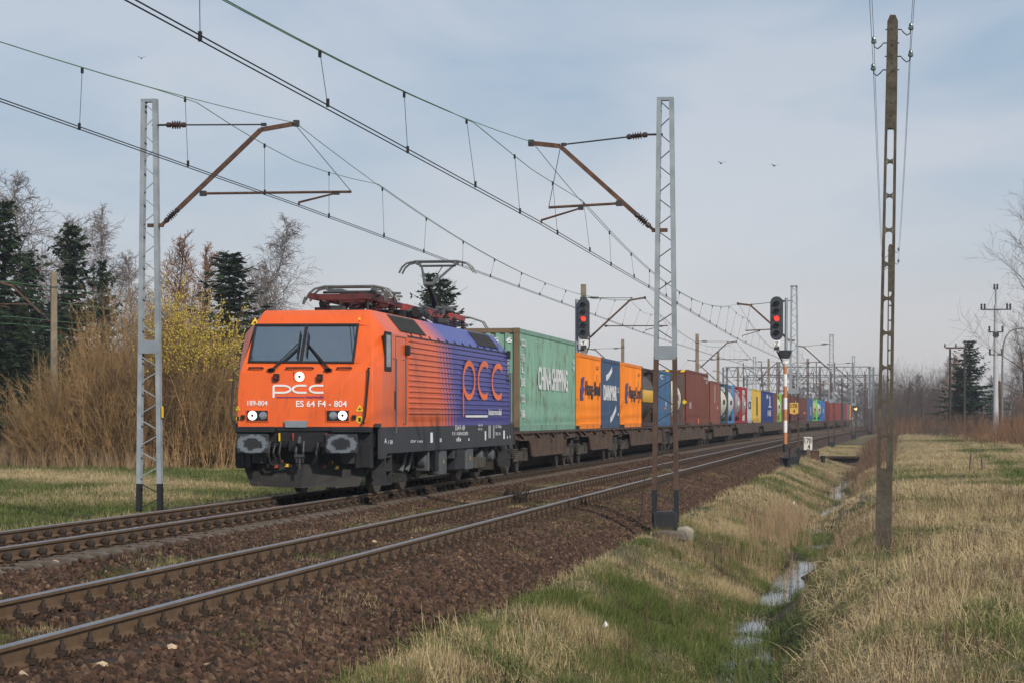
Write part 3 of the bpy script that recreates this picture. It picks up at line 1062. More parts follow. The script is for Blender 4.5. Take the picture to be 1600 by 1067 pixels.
# dark understorey of the wood
put(spB, 12, 20, 470, 110, 'low bushy spruce beneath the tall one at the left edge', 'spruce_tree', 1.5, 1.0)
put(spC, 11, 84, 470, 124, 'low dark spruce seen behind the wooden catenary pole', 'spruce_tree', 1.4, 5.1)
put(ash, 12, 395, 440, 122, 'bare grey tree between spruce and locomotive cab', 'bare_tree', 1.0, 1.9)

# the big willow bush left of the train
def willow():
    r = np.random.default_rng(301)
    S, BL = [], []
    def fan(n, cx, cy, lean, h1):
        for k in range(n):
            p = np.array((cx + r.normal(0, .35), cy + r.normal(0, .5), -.2))
            lx, ly = r.normal(0, lean), r.normal(0, lean * .8)
            d = nrm((lx + .03 * cx, ly, 1.0))
            h = h1 * r.uniform(.55, 1.02) * (1 - .30 * min(1.2, abs(lx) / .5) ** 2)
            ns = 6
            rad = r.uniform(.006, .017)
            for i in range(ns):
                d = nrm(d + np.array((0, 0, .04)) + r.normal(0, .085, 3))
                q = p + d * h / ns
                S.append((*p, *q, rad * (1 - i / ns) + .004, rad * (1 - (i + 1) / ns) + .004))
                if i >= 1:
                    for _ in range(9):
                        if r.random() < .2:
                            continue
                        dd = nrm(d + r.normal(0, .55, 3) + np.array((0, 0, .05)))
                        L = r.uniform(.2, .75)
                        a = p + (q - p) * r.random()
                        b = a + dd * L
                        S.append((*a, *b, .0055, .003))
                        if a[0] > .1 and a[2] > 3.3 and r.random() < .62 * min(1, (a[0] - .1) / 1.5) * min(1, (a[2] - 3.2) / 1.2):
                            BL.append(a + dd * L * r.uniform(.5, 1)); BL.append(a + dd * L * r.random()); BL.append(a + dd * L * r.random())
                p = q
    for bx_, by_, n_, ln_, h1_ in ((-4.3, .2, 90, .34, 3.0), (-3.0, -.3, 150, .40, 5.0), (-1.8, .3, 180, .40, 6.4), (-.6, -.2, 220, .40, 7.4), (.6, .3, 220, .38, 7.7), (1.8, -.2, 200, .36, 7.3), (2.9, .2, 160, .32, 6.2), (3.6, -.2, 80, .22, 4.6)):
        fan(n_, bx_, by_, ln_, h1_)
    return S, BL


S, BL = willow()
wx, wt = at(215, 96)
WS = 1.30
w_root = empty('willow_bush', (wx, wt, float(gz(wx, wt))), .12, 'huge bare willow bush with yellow catkins at its upper right, left of the train', 'bush')
w_root.scale = (1.0, 1.0, 1.06)
setp(link('shoots', segs_mesh('shoots', S, M['willow'])), w_root)
BL = np.array(BL)
rb = np.random.default_rng(5)
vv, ff = [], []
for p in BL:
    s = rb.uniform(.020, .040)
    a = nrm(rb.normal(0, 1, 3)); b_ = nrm(np.cross(a, rb.normal(0, 1, 3))); c_ = np.cross(a, b_)
    k = len(vv)
    vv += [p + a * s * 1.5, p + b_ * s, p + c_ * s, p - b_ * s, p - c_ * s, p - a * s * 1.5]
    ff += [(k, k + 1, k + 2), (k, k + 2, k + 3), (k, k + 3, k + 4), (k, k + 4, k + 1), (k + 5, k + 2, k + 1), (k + 5, k + 3, k + 2), (k + 5, k + 4, k + 3), (k + 5, k + 1, k + 4)]
setp(tag(link('catkins', raw_mesh('catkins', vv, ff, M['willow_y'])), kind='stuff'), w_root)

# low brush in front of the left wood
def brush_mesh(seed, n, w, d, h0, h1, mat, name):
    r = np.random.default_rng(seed)
    S = []
    for k in range(n):
        p = np.array((r.uniform(-w / 2, w / 2), r.uniform(-d / 2, d / 2), -.1))
        dd = nrm((r.normal(0, .25), r.normal(0, .25), 1))
        h = r.uniform(h0, h1)
        for i in range(3):
            dd = nrm(dd + r.normal(0, .12, 3))
            q = p + dd * h / 3
            S.append((*p, *q, .014 - .003 * i, .011 - .003 * i))
            for _ in range(3):
                e = nrm(dd + r.normal(0, .5, 3)); a = p + (q - p) * r.random()
                S.append((*a, *(a + e * h * r.uniform(.12, .3)), .006, .004))
            p = q
    return segs_mesh(name, S, mat)


bx_, bt_ = at(40, 108)
o = link('undergrowth', brush_mesh(401, 700, 30, 8, .6, 1.7, M['twig_grey'], 'undergrowth'))
o.location = (bx_, bt_, float(gz(bx_, bt_))); tag(o, 'bare brown brush in front of the left spruces', 'undergrowth', kind='stuff')

# right-hand wood along the track, far off: a mass of bare shrubs plus single trees
th = link('thicket', brush_mesh(402, 2600, 26, 170, 2.0, 5.0, M['twig_grey'], 'thicket'))
th.location = (27, 300, .1); th.rotation_euler = (0, 0, -.035); tag(th, 'bare grey brown thicket along the right side of the meadow', 'thicket', kind='stuff')
th2 = link('thicket', brush_mesh(403, 1500, 14, 110, 2.0, 6.5, M['twig_rust'], 'thicket'))
th2.location = (24.5, 222, .0); th2.rotation_euler = (0, 0, -.02); tag(th2, 'rust coloured brush beside the white power pole', 'thicket', kind='stuff')
th3 = link('thicket', brush_mesh(404, 1800, 12, 120, 3.0, 9.0, M['twig_grey'], 'thicket'))
th3.location = (4.5, 360, .1); th3.rotation_euler = (0, 0, -.03); tag(th3, 'dark bare thicket where the grass track disappears', 'thicket', kind='stuff')
for px_, Z_, w_, d_, n_, h0_, h1_, mm_, nm_, lb_ in ((1440, 235, 7, 40, 420, .7, 2.0, 'twig_rust', 'scrub', 'low rust brown scrub where the meadow ends left of the twin poles'), (1520, 190, 9, 26, 460, .8, 2.2, 'twig_grey', 'scrub', 'grey brown scrub at the foot of the white power pole'),
                                              (1600, 150, 6, 30, 420, .7, 2.0, 'twig_rust', 'scrub', 'reddish scrub at the right edge in front of the street lamp'), (1402, 330, 7, 60, 380, .8, 2.4, 'twig_grey', 'scrub', 'scrub closing the end of the grass track behind the concrete pole')):
    X_, t_ = at(px_, Z_)
    o = link(nm_, brush_mesh(px_, n_, w_, d_, h0_, h1_, M[mm_], nm_)); o.location = (X_, t_, float(gz(X_, t_))); o.rotation_euler = (0, 0, .1)
    tag(o, lb_, 'scrub', kind='stuff')
put(ash, 12, 1415, 598, 285, 'bare dark tree just right of the concrete pole, where the meadow ends', 'bare_tree', 1.1, .2)
put(ash, 12, 1440, 586, 300, 'bare dark tree left of the twin wooden power poles', 'bare_tree', 1.2, 1.2)
put(birchA, 13, 1470, 560, 310, 'tall grey bare tree left of the dark spruce on the right', 'bare_tree', 1.2, 2.2)
put(alder, 12, 1497, 556, 305, 'bare tree behind the twin wooden power poles', 'bare_tree', 1.2, 3.2)
put(spA, 13, 1515, 531, 235, 'single dark spruce behind the twin power poles on the right', 'spruce_tree', 1.75, 1.1)
put(spB, 12, 1500, 575, 240, 'lower dark spruce against the left foot of the single right spruce', 'spruce_tree', 1.9, 2.1)
put(ash, 12, 1548, 590, 250, 'bare tree between the right spruce and the white power pole', 'bare_tree', 1.2, 4.0)
put(birchB, 13, 1575, 540, 245, 'bare tree directly behind the street lamp', 'bare_tree', 1.2, 5.2)
put(poplar, 13, 1606, 515, 215, 'broad bare tree at the right edge below the tall branches', 'bare_tree', 1.4, .8)
put(alder, 12, 1618, 560, 200, 'russet bare tree cut by the right edge', 'bare_tree', 1.4, .5)
put(poplar, 13, 1640, 290, 150, 'tall bare tree reaching into the picture from the right edge', 'bare_tree', 1.05, 2.5)
put(ash, 12, 1385, 612, 420, 'far bare tree above the end of the ditch', 'bare_tree', 1.6, 2.8)
put(birchA, 13, 1362, 618, 460, 'far bare tree at the end of the line, beside the gantries', 'bare_tree', 1.6, 3.3)
# distant wood closing the view along the line
def far_wood(seed, n, w, h0, h1):
    r = np.random.default_rng(seed)
    V, Fq = [], []
    for k in range(n):
        x = r.uniform(-w / 2, w / 2); y = r.uniform(-25, 25)
        h = r.uniform(h0, h1) * (1 + .25 * math.sin(x * .05))
        for j in range(26):
            c = np.array((x + r.normal(0, 2.2), y + r.normal(0, 2.2), h * r.random() ** .8))
            a = nrm(r.normal(0, 1, 3)) * r.uniform(.5, 1.3); b = nrm(np.cross(a, r.normal(0, 1, 3))) * r.uniform(.4, 1.0)
            i = len(V)
            V += [c - a, c + b, c + a, c - b]; Fq.append((i, i + 1, i + 2, i + 3))
    return raw_mesh('distant_forest', V, Fq, M['twig_grey'])


df = link('distant_forest', far_wood(501, 900, 560, 7, 13))
df.location = (-40, 940, 0); tag(df, 'far grey wood closing the view along the line', 'forest', kind='stuff')
# ------------------------------------------------------------------ lettering
def text_verts(body, shear=0.0):
    cu = bpy.data.curves.new('lettering', 'FONT')
    cu.body = body
    cu.resolution_u = 3
    cu.shear = shear
    cu.offset = .016
    ob = bpy.data.objects.new('lettering', cu)
    me = bpy.data.meshes.new_from_object(ob)
    v = np.array([p.co[:2] for p in me.vertices])
    f = [tuple(p.vertices) for p in me.polygons]
    bpy.data.objects.remove(ob); bpy.data.curves.remove(cu); bpy.data.meshes.remove(me)
    v = (v - v.min(0)) / (v.max(0) - v.min(0))
    return v, f


def lettering(body, quad, mat, parent, bold=0, name='lettering', shear=0.0):
    """flat letters fitted to a quad given bottom-left, bottom-right, top-right, top-left"""
    v, f = text_verts(body, shear)
    a, b, c, d = [np.array(q, float) for q in quad]
    mb = MB()
    offs = [(0, 0)] if not bold else [(-bold, 0), (bold, 0)]
    ez = nrm(np.cross(b - a, d - a))
    for i, (ox, oy) in enumerate(offs):
        u, w = (v[:, 0:1] + ox), (v[:, 1:2] + oy)
        P = a * (1 - u) * (1 - w) + b * u * (1 - w) + c * u * w + d * (1 - u) * w + ez * i * .0012
        mb.add(P, f)
    return mb.build(name, mat, parent, fix=False)


def strip(pts, w, n, mat=None, mb=None):
    """flat ribbon along pts (already on a surface with normal n)"""
    mb = mb or MB()
    pts = [np.array(p, float) for p in pts]
    vs = []
    for i, p in enumerate(pts):
        d = nrm(pts[min(i + 1, len(pts) - 1)] - pts[max(i - 1, 0)])
        s = nrm(np.cross(n, d)) * w / 2
        vs += [p - s, p + s]
    return mb.add(vs, [(2 * i, 2 * i + 1, 2 * i + 3, 2 * i + 2) for i in range(len(pts) - 1)])


# ------------------------------------------------------------------ locomotive
LX, LT, LL = XF, 46.2, 17.5
loco = empty('locomotive', (LX, LT, 0), 0, 'orange and blue electric locomotive with lit headlights at the head of the container train', 'locomotive')


def livery():
    t = NT('loco_livery')
    o = t.obj()
    x, y, z = t.sep(o)[:3]
    yy = t.math('ADD', y, t.math('MULTIPLY', t.math('SUBTRACT', z, 3.2), .5))
    s = t.math('DIVIDE', t.math('SUBTRACT', yy, 5.9), 2.3)
    fr = t.math('FRACT', t.math('MULTIPLY', yy, 2.9))
    blue = t.math('LESS_THAN', fr, s)
    n = t.noise(t.scale(o, (1, 1, .35)), 2.2, 5)
    org = t.mix(t.ramp(n, .3, .75), (.80, .125, .012), (.70, .10, .012))
    blu = t.mix(t.ramp(n, .3, .7), (.042, .042, .27), (.052, .054, .32))
    c = t.mix(blue, org, blu)
    g = t.noise(t.scale(o, (3, 3, .5)), 3.2, 6, .7)
    c = t.mix(t.math('MULTIPLY', t.ramp(g, .54, .78), .42), c, (.10, .06, .04))
    t.b.inputs['Coat Weight'].default_value = .25
    t.b.inputs['Coat Roughness'].default_value = .2
    return t.fin(c, .42, 0, .45)


M['livery'] = livery()
M['loco_grey'] = plain('skirt_grey', (.036, .037, .041), .6, 0, .15, 2.5, ((.075, .06, .045), .6))
M['loco_black'] = plain('front_black', (.012, .0125, .015), .55, 0, .25, 3, ((.05, .045, .04), .62))
M['plough'] = plain('plough_grey', (.034, .032, .030), .75, 0, .3, 2.2, ((.08, .068, .052), .58), .2)
M['bogie'] = plain('bogie_dirt', (.075, .066, .054), .85, 0, .35, 3, ((.09, .075, .055), .55), .2)
M['box_grey'] = plain('equipment_box_grey', (.085, .09, .095), .6, 0, .12, 3)
M['wheel'] = plain('wheel_steel', (.05, .044, .038), .6, .3, .3, 3)
M['tyre'] = plain('wheel_tyre', (.16, .145, .125), .45, .7, .2, 3)
M['roof_red'] = plain('roof_red', (.40, .045, .035), .55, 0, .25, 3, ((.08, .025, .025), .50))
M['roof_dark_red'] = plain('roof_dark_red', (.085, .020, .020), .6, 0, .3, 3)
M['grille'] = plain('roof_grille', (.075, .070, .060), .7, 0, .2, 6)
M['alu'] = plain('pantograph_metal', (.14, .145, .14), .5, .4, .25, 4, ((.06, .055, .05), .55))
M['letter_white'] = plain('letter_white', (.78, .78, .78), .5, 0, .04, 3)
M['letter_orange'] = plain('letter_orange', (.85, .17, .05), .5, 0, .05, 3)
M['letter_purple'] = plain('letter_purple', (.16, .03, .20), .5, 0, .05, 3)
M['letter_black'] = plain('letter_black', (.02, .02, .025), .5, 0, .05, 3)
M['warn'] = plain('warning_yellow', (.80, .50, .02), .5, 0, .06, 3)
t = NT('windscreen_glass')
gl = t.new('ShaderNodeBsdfGlossy'); gl.inputs['Roughness'].default_value = .03; gl.inputs['Color'].default_value = (.85, .92, .95, 1)
tp = t.new('ShaderNodeBsdfTransparent'); tp.inputs['Color'].default_value = (.62, .68, .68, 1)
lw = t.new('ShaderNodeFresnel'); lw.inputs['IOR'].default_value = 1.5
mx = t.new('ShaderNodeMixShader')
t.l.new(t.math('ADD', t.math('MULTIPLY', lw.outputs[0], 1.0), .27, True), mx.inputs[0])
t.l.new(tp.outputs[0], mx.inputs[1]); t.l.new(gl.outputs[0], mx.inputs[2])
t.l.new(mx.outputs[0], t.n['Material Output'].inputs['Surface'])
t.n.remove(t.b)
M['glass'] = t.m
M['cab_dark'] = plain('cab_interior', (.14, .15, .16), .8)
M['headlamp_off'] = plain('lamp_reflector', (.35, .37, .40), .15, .7, .1, 8)
t = NT('headlamp_lit')
t.b.inputs['Emission Color'].default_value = (1, .97, .9, 1)
t.b.inputs['Emission Strength'].default_value = 1.6
M['lamp_lit'] = t.fin((.9, .9, .9), .4)

PROF = [(1.40, 0.0, 1.38), (2.05, .03, 1.385), (2.50, .12, 1.365), (2.69, .25, 1.335), (3.44, .76, 1.205), (3.68, .95, 1.13)]   # z, set-back, half width


def fd(z):
    return float(np.interp(z, [p[0] for p in PROF], [p[1] for p in PROF]))


def lp(px, py, y, off=0.):
    """photo pixel -> point of the locomotive on its plane at set-back y"""
    k = (px - 800) / F
    tt = LT + y
    X = tt * (k * CT - ST) / (CT + k * ST)
    Z = -X * ST + tt * CT
    return (X - LX - .03, y - off, HC - (py - V0) * Z / F)


def fp(px, py, off=0.):
    z = 2.2
    for _ in range(5):
        p = lp(px, py, fd(z)); z = p[2]
    return (p[0], p[1] - off, p[2])


SX = 1.49


def sy_(px):                 # set-back along the right side seen at column px
    return t_at(px, LX + SX) - LT


def sp(px, py, off=.0):
    y = sy_(px)
    tt = LT + y
    Z = -(LX + SX) * ST + tt * CT
    return (SX + off, y, HC - (py - V0) * Z / F)


# cab and body shell
mb = MB()
hw = {z: h for z, d, h in PROF}
ROOF_Z, EAVE_Z, RX = 3.78, 3.30, 1.10
def shell(mirror=False):
    """one loft: y stations from the front; each ring is right-hand half then mirrored"""
    rows = []
    zs = [p[0] for p in PROF[:-1]]
    return rows
Lv = LL
# front face (strip of quads, open where the windscreen sits)
WQ = [fp(390, 567), fp(555.5, 568), fp(563.5, 506.5), fp(401, 507)]
for i, (a, b) in enumerate(zip(PROF[:-1], PROF[1:])):
    if i == 3:
        E4 = [(-a[2], a[1], a[0]), (a[2], a[1], a[0]), (b[2], b[1], b[0]), (-b[2], b[1], b[0])]
        for j in range(4):
            k = (j + 1) % 4
            mb.add([E4[j], E4[k], WQ[k], WQ[j]], [(0, 1, 2, 3)])
        continue
    mb.add([(-a[2], a[1], a[0]), (a[2], a[1], a[0]), (b[2], b[1], b[0]), (-b[2], b[1], b[0])], [(0, 1, 2, 3)])
# cab corners: from the face edge back to the full section
SECT = [(1.40, .40), (2.05, .42), (2.50, .50), (2.69, .58), (3.30, .98)]
for s in (1, -1):
    E = [np.array((s * p[2], p[1], p[0])) for p in PROF]
    S_ = [np.array((s * SX, y, z)) for z, y in SECT]
    rc = np.array((s * RX, 1.10, ROOF_Z))
    for i in range(4):
        mb.add([E[i], S_[i], S_[i + 1], E[i + 1]], [(0, 1, 2, 3)])
    mb.add([E[4], S_[4], rc, E[5]], [(0, 1, 3), (1, 2, 3)])
    # side wall: plain cab part, then flat wall behind the ribbed panel
    B_ = [np.array((s * SX, Lv - y, z)) for z, y in SECT]
    mb.add([*S_, *B_[::-1]], [tuple(range(10))])
    # roof slope
    mb.add([S_[4], (s * SX, Lv - .98, EAVE_Z), (s * RX, Lv - 1.1, ROOF_Z), rc], [(0, 1, 2, 3)])
    # rear cab corners
    Eb = [np.array((s * p[2], Lv - p[1], p[0])) for p in PROF]
    for i in range(4):
        mb.add([Eb[i], B_[i], B_[i + 1], Eb[i + 1]], [(0, 1, 2, 3)])
    mb.add([Eb[4], B_[4], (s * RX, Lv - 1.1, ROOF_Z), Eb[5]], [(0, 1, 3), (1, 2, 3)])
for a, b in zip(PROF[:-1], PROF[1:]):
    mb.add([(-a[2], Lv - a[1], a[0]), (a[2], Lv - a[1], a[0]), (b[2], Lv - b[1], b[0]), (-b[2], Lv - b[1], b[0])], [(0, 1, 2, 3)])
w6 = PROF[-1]
mb.add([(-w6[2], w6[1], w6[0]), (w6[2], w6[1], w6[0]), (RX, 1.1, ROOF_Z), (-RX, 1.1, ROOF_Z)], [(0, 1, 2, 3)])
mb.add([(-RX, 1.1, ROOF_Z), (RX, 1.1, ROOF_Z), (RX, Lv - 1.1, ROOF_Z), (-RX, Lv - 1.1, ROOF_Z)], [(0, 1, 2, 3)])
mb.add([(-w6[2], Lv - w6[1], w6[0]), (w6[2], Lv - w6[1], w6[0]), (RX, Lv - 1.1, ROOF_Z), (-RX, Lv - 1.1, ROOF_Z)], [(0, 1, 2, 3)])
bm = bmesh.new()
vs = [bm.verts.new(p) for p in mb.v]
for f in mb.f:
    bm.faces.new([vs[i] for i in f])
bmesh.ops.remove_doubles(bm, verts=bm.verts, dist=.002)
bmesh.ops.recalc_face_normals(bm, faces=bm.faces)
me = bpy.data.meshes.new('body'); bm.to_mesh(me); bm.free()
me.materials.append(M['livery'])
body = setp(link('body', me), loco)
bv = body.modifiers.new('b', 'BEVEL'); bv.width = .045; bv.segments = 3; bv.limit_method = 'ANGLE'; bv.angle_limit = math.radians(14)
me.shade_smooth(); me.set_sharp_from_angle(angle=math.radians(32))

# ribbed side panels
Y0, Y1 = sy_(637), sy_(797.5) - .35
for s in (1, -1):
    prof = [(0.0, 1.50)]
    zr = 1.60
    while zr < 3.22:
        prof += [(.012, zr), (.012, zr + .055), (.035, zr + .075), (.035, zr + .098)]
        zr += .118
    prof += [(.012, 3.255), (0.0, 3.26)]
    mb = MB()
    poly = [(s * (SX + .001 + u), z) for u, z in prof]
    n = len(poly)
    mb.add([(u, Y0, z) for u, z in poly] + [(u, Y1, z) for u, z in poly], [(i, i + 1, n + i + 1, n + i) for i in range(n - 1)] + [tuple(range(n))[::-1], tuple(range(n, 2 * n))])
    mb.build('ribbed_panel', M['livery'], loco)
# seam lines of doors: thin dark gaps
mb = MB()
for px in (618, 634):
    y = sy_(px)
    mb.box((SX + .001, y, 2.38), (.006, .018, 1.75))
mb.box((SX + .001, (sy_(618) + sy_(634)) / 2, 3.26), (.006, sy_(634) - sy_(618), .016))
yb = sy_(799)
mb.box((SX + .001, yb - .55, 2.38), (.006, .018, 1.75)); mb.box((SX + .001, yb - 1.1, 2.38), (.006, .018, 1.75))
mb.build('door_seam', M['rubber'], loco)
# grab rails by the doors
for px, y1, y2 in ((615, 560, 676), (630, 562, 662), (794.5, 583, 662), (797.5, 583, 662)):
    a, b = sp(px, y1, .06), sp(px, y2, .06)
    MB().tube([(SX, a[1], a[2]), a, (a[0], a[1], b[2]), (SX, a[1], b[2])], .016, 6).build('grab_rail', M['box_grey'], loco)
# cab side windows
for y in ((sy_(600.5), sy_(610.5)), (LL - sy_(610.5), LL - sy_(600.5) - .1)):
    fr = MB().box((SX + .006, sum(y) / 2, 2.93), (.03, y[1] - y[0], .80)).build('side_window', M['rubber'], loco, bevel=.012)
    MB().box((SX + .014, sum(y) / 2, 2.94), (.02, (y[1] - y[0]) * .68, .64)).build('pane', M['glass'], fr)
p = sp(633.5, 547)
m_ = MB().box((SX + .05, p[1], p[2]), (.10, .16, .22)).build('camera_housing', M['loco_black'], loco, bevel=.02)
p = sp(797, 558)
MB().box((SX + .05, p[1] - .6, p[2] + .05), (.10, .16, .22)).build('camera_housing', M['loco_black'], loco, bevel=.02)
# door handle scoops
for y in (sy_(617.5), LL - 1.9):
    MB().box((SX + .004, y, 1.95), (.02, .12, .38)).build('door_handle', M['loco_black'], loco, bevel=.015)

# roof-slope grilles
def slope(y, u, off=.012):
    """u from eave (0) to roof (1)"""
    nx_, nz_ = nrm((ROOF_Z - EAVE_Z, SX - RX, 0))[:2]
    return (SX + (RX - SX) * u + nx_ * off, y, EAVE_Z + (ROOF_Z - EAVE_Z) * u + nz_ * off)


for pa, pb in ((630, 671), (752, 783)):
    ya, yb_ = sy_(pa), sy_(pb)
    mb = MB()
    for k in range(2):
        y0 = ya + (yb_ - ya) * k / 2 + .03; y1 = ya + (yb_ - ya) * (k + 1) / 2 - .03
        mb.add([slope(y0, .18), slope(y1, .18), slope(y1, .95), slope(y0, .95)], [(0, 1, 2, 3)])
        for j in range(9):
            u = .2 + .08 * j
            mb.bar(slope(y0 + .02, u, .02), slope(y1 - .02, u, .02), .02, .012, 1)
    mb.build('roof_grille', [M['grille'], M['loco_grey']], loco)
mb = MB()
for k in range(13):
    y = Y0 + (Y1 - Y0) * (k + .5) / 13
    mb.bar(slope(y, -.02, .012), slope(y, .16, .012), .014, .02)
mb.bar(slope(Y0, 0.0, .012), slope(Y1, 0.0, .012), .03, .02)
mb.build('roof_seam', M['loco_black'], loco)

# front: windscreen
q = [fp(390, 567, .012), fp(555.5, 568, .012), fp(563.5, 506.5, .012), fp(401, 507, .012)]
mb = MB()
def ring(mb, q, w, th, m=0):
    q = [np.array(p, float) for p in q]
    c = sum(q) / 4
    nn = nrm(np.cross(q[1] - q[0], q[3] - q[0]))
    n = len(q)
    inner = []
    for i in range(n):
        a, b_ = nrm(q[(i + 1) % n] - q[i]), nrm(q[i - 1] - q[i])
        inner.append(q[i] + (a + b_) * w)
    vs = [p - nn * 0 for p in q] + inner + [p + nn * th for p in q] + [p + nn * th for p in inner]
    fs = []
    for i in range(n):
        j = (i + 1) % n
        fs += [(8 + i, 8 + j, 12 + j, 12 + i), (i, j, 8 + j, 8 + i), (4 + i, 12 + i, 12 + j, 4 + j)]
    mb.add(vs, fs, m)
    return inner
inner = ring(mb, q, .045, .02)
cx0, cx1 = (inner[0] + inner[1]) / 2, (inner[2] + inner[3]) / 2
mb.bar(cx0, cx1, .06, .04, up=(0, -1, 0))
wf = mb.build('windscreen', M['rubber'], loco)
c0, c1 = cx0 + np.array((-.03, 0, 0)), cx1 + np.array((-.03, 0, 0))
e0, e1 = cx0 + np.array((.03, 0, 0)), cx1 + np.array((.03, 0, 0))
for Q in ((inner[0], c0, c1, inner[3]), (e0, inner[1], inner[2], e1)):
    Q = [np.array(p) for p in Q]
    back = [p + np.array((0, .012, 0)) for p in Q]
    MB().add(Q + back, [(0, 1, 2, 3), (7, 6, 5, 4), (0, 4, 5, 1), (1, 5, 6, 2), (2, 6, 7, 3), (3, 7, 4, 0)]).build('pane', M['glass'], wf)
# dark recess behind the panes, set into the shell, with the driver
Q = [np.array(p) for p in WQ]
bk = [np.array((x, 2.3, z)) for x, z in ((-1.2, 2.35), (1.2, 2.35), (1.1, 3.5), (-1.1, 3.5))]
MB().add(Q + bk, [(4, 5, 6, 7), (0, 1, 5, 4), (1, 2, 6, 5), (2, 3, 7, 6), (3, 0, 4, 7)]).build('cab_interior', M['cab_dark'], loco)
MB().box((0, .75, 2.66), (2.0, .35, .10)).build('driving_desk', M['box_grey'], loco)

# wipers
for (bx, by, ex, ey, ux, uy, vx, vy) in ((427, 577.5, 469.5, 537, 473, 519, 467.5, 560), (516, 577.5, 483.5, 535, 485.5, 520, 482, 556)):
    mb = MB()
    a, b_ = np.array(fp(bx, by, .07)), np.array(fp(ex, ey, .09))
    mb.bar(a, b_, .03, .02); mb.bar(a + (.05, 0, .0), b_ + (.03, 0, -.03), .018, .016)
    mb.bar(fp(ux, uy, .06), fp(vx, vy, .06), .022, .03)
    mb.disc(fp(bx, by, .03), (0, 1, 0), .045, .09, 10)
    mb.box(np.array(fp(bx, by, .05)), (.15, .05, .05))
    mb.build('wiper', M['rubber'], loco)
# small grab handles under the windscreen
for a, b_ in ((392.5, 413.5), (450.5, 492), (530, 551.5)):
    p, r = fp(a, 575, 0), fp(b_, 575, 0)
    MB().tube([p, (p[0], p[1] - .07, p[2] + .01), (r[0], r[1] - .07, r[2] + .01), r], .018, 6).build('grab_handle', M['rubber'], loco)
# tall handrails at the corners
for pts in (((579.5, 575), (580.5, 581), (574.5, 650), (571, 660)), ((376, 575), (370, 581), (365.5, 650), (369, 659))):
    P = [fp(*pts[0], .0)] + [fp(x, y, .10) for x, y in pts[1:3]] + [fp(*pts[3], .0)]
    P.insert(1, fp(pts[0][0], pts[0][1], .10)); P.insert(-1, fp(pts[3][0], pts[3][1], .10))
    MB().tube(P, .020, 7).build('handrail', M['rubber'], loco)
# top headlight and marker cameras
p = fp(471, 588)
h = MB().box((p[0], p[1] - .012, p[2]), (.25, .03, .26)).build('headlight', M['livery'], loco, bevel=.01)
MB().disc((p[0], p[1] - .03, p[2]), (0, 1, 0), .095, .02, 20).build('lens', M['lamp_lit'], h)
MB().disc((p[0], p[1] - .042, p[2]), (0, 1, 0), .030, .008, 12).build('bulb_cap', M['loco_grey'], h)
for x, y in ((435, 589), (503, 589.5)):
    p = fp(x, y)
    h = MB().box((p[0], p[1] - .05, p[2]), (.11, .10, .14)).build('tail_lamp', M['rubber'], loco, bevel=.012)
    t_ = MB().box((p[0] - .01, p[1] - .102, p[2]), (.06, .006, .05)).build('lens', plain('tail_lens', (.20, .012, .01), .3), h)
# lower headlights
for x0, x1, lit, off in ((388.5, 421.5, 397.4, 414), (513, 548, 538.3, 523.5)):
    p, r = fp(x0, 649), fp(x1, 649)
    cx_, w_ = (p[0] + r[0]) / 2, r[0] - p[0]
    h = MB().box((cx_, p[1] - .012, p[2]), (w_ * 1.07, .03, .25)).build('headlight', M['livery'], loco, bevel=.008)
    MB().box((cx_, p[1] - .026, p[2]), (w_ * .98, .012, .205)).build('housing', M['loco_black'], h)
    l_, o_ = fp(lit, 648.6), fp(off, 648.8)
    MB().disc((l_[0], p[1] - .036, l_[2]), (0, 1, 0), .092, .016, 20).build('lens', M['lamp_lit'], h)
    MB().disc((l_[0], p[1] - .046, l_[2]), (0, 1, 0), .030, .006, 12).build('bulb_cap', M['loco_grey'], h)
    MB().lathe([(.085, 0), (.08, .012), (.04, .016)], (o_[0], p[1] - .03, o_[2]), (0, -1, 0), 18).build('lens', M['headlamp_off'], h)
    e = fp(x0 - 6 if x0 < 450 else x1 + 8, 651)
    MB().box((e[0], e[1] - .03, e[2]), (.07, .06, .08)).build('socket', M['rubber'], loco)
# centre step plate
a, b_ = fp(449, 660, .0), fp(482, 660, .0)
MB().prism([(a[0], 1.39), (b_[0], 1.39), (b_[0] + .02, 1.53), (a[0] - .02, 1.53)], 'y', -.07, .02).build('step_plate', M['galv'], loco, bevel=.008)
# warning signs
def warn_tri(p, s):
    h = MB().add([(p[0] - s, p[1] - .006, p[2] - s * .8), (p[0] + s, p[1] - .006, p[2] - s * .8), (p[0], p[1] - .006 + (.7 * s if p[2] > 2.6 else 0), p[2] + s * .95)], [(0, 1, 2)]).build('warning_sign', M['warn'], loco, fix=False)
    k = .25 if p[2] > 2.6 else 0
    MB().add([(p[0] - s * .4, p[1] - .010, p[2] - s * .4), (p[0] + s * .45, p[1] - .010, p[2] - s * .4), (p[0] + s * .1, p[1] - .010 + k * s, p[2] + .1 * s), (p[0] - s * .1, p[1] - .010 + k * s, p[2] - .05 * s)], [(0, 1, 2, 3)]).build('mark', M['letter_black'], h, fix=False)
for x, y in ((400.5, 502.5), (563.5, 501.5), (564.5, 637), (374.5, 637)):
    p = fp(x, y, .012)
    warn_tri(p, .085 if x != 374.5 else .05)
for x, y in ((564.5, 655), (374.5, 653)):
    p = fp(x, y, .008)
    h = MB().disc((p[0], p[1], p[2]), (0, 1, 0), .075 if x > 400 else .045, .006, 18).build('warning_sign', M['warn'], loco)
    MB().box((p[0], p[1] - .005, p[2]), (.05, .006, .08)).build('mark', M['letter_black'], h)
# front lettering
def fq(x0, x1, y0, y1, off=.014):
    return [fp(x0, y1, off), fp(x1, y1, off), fp(x1, y0, off), fp(x0, y0, off)]


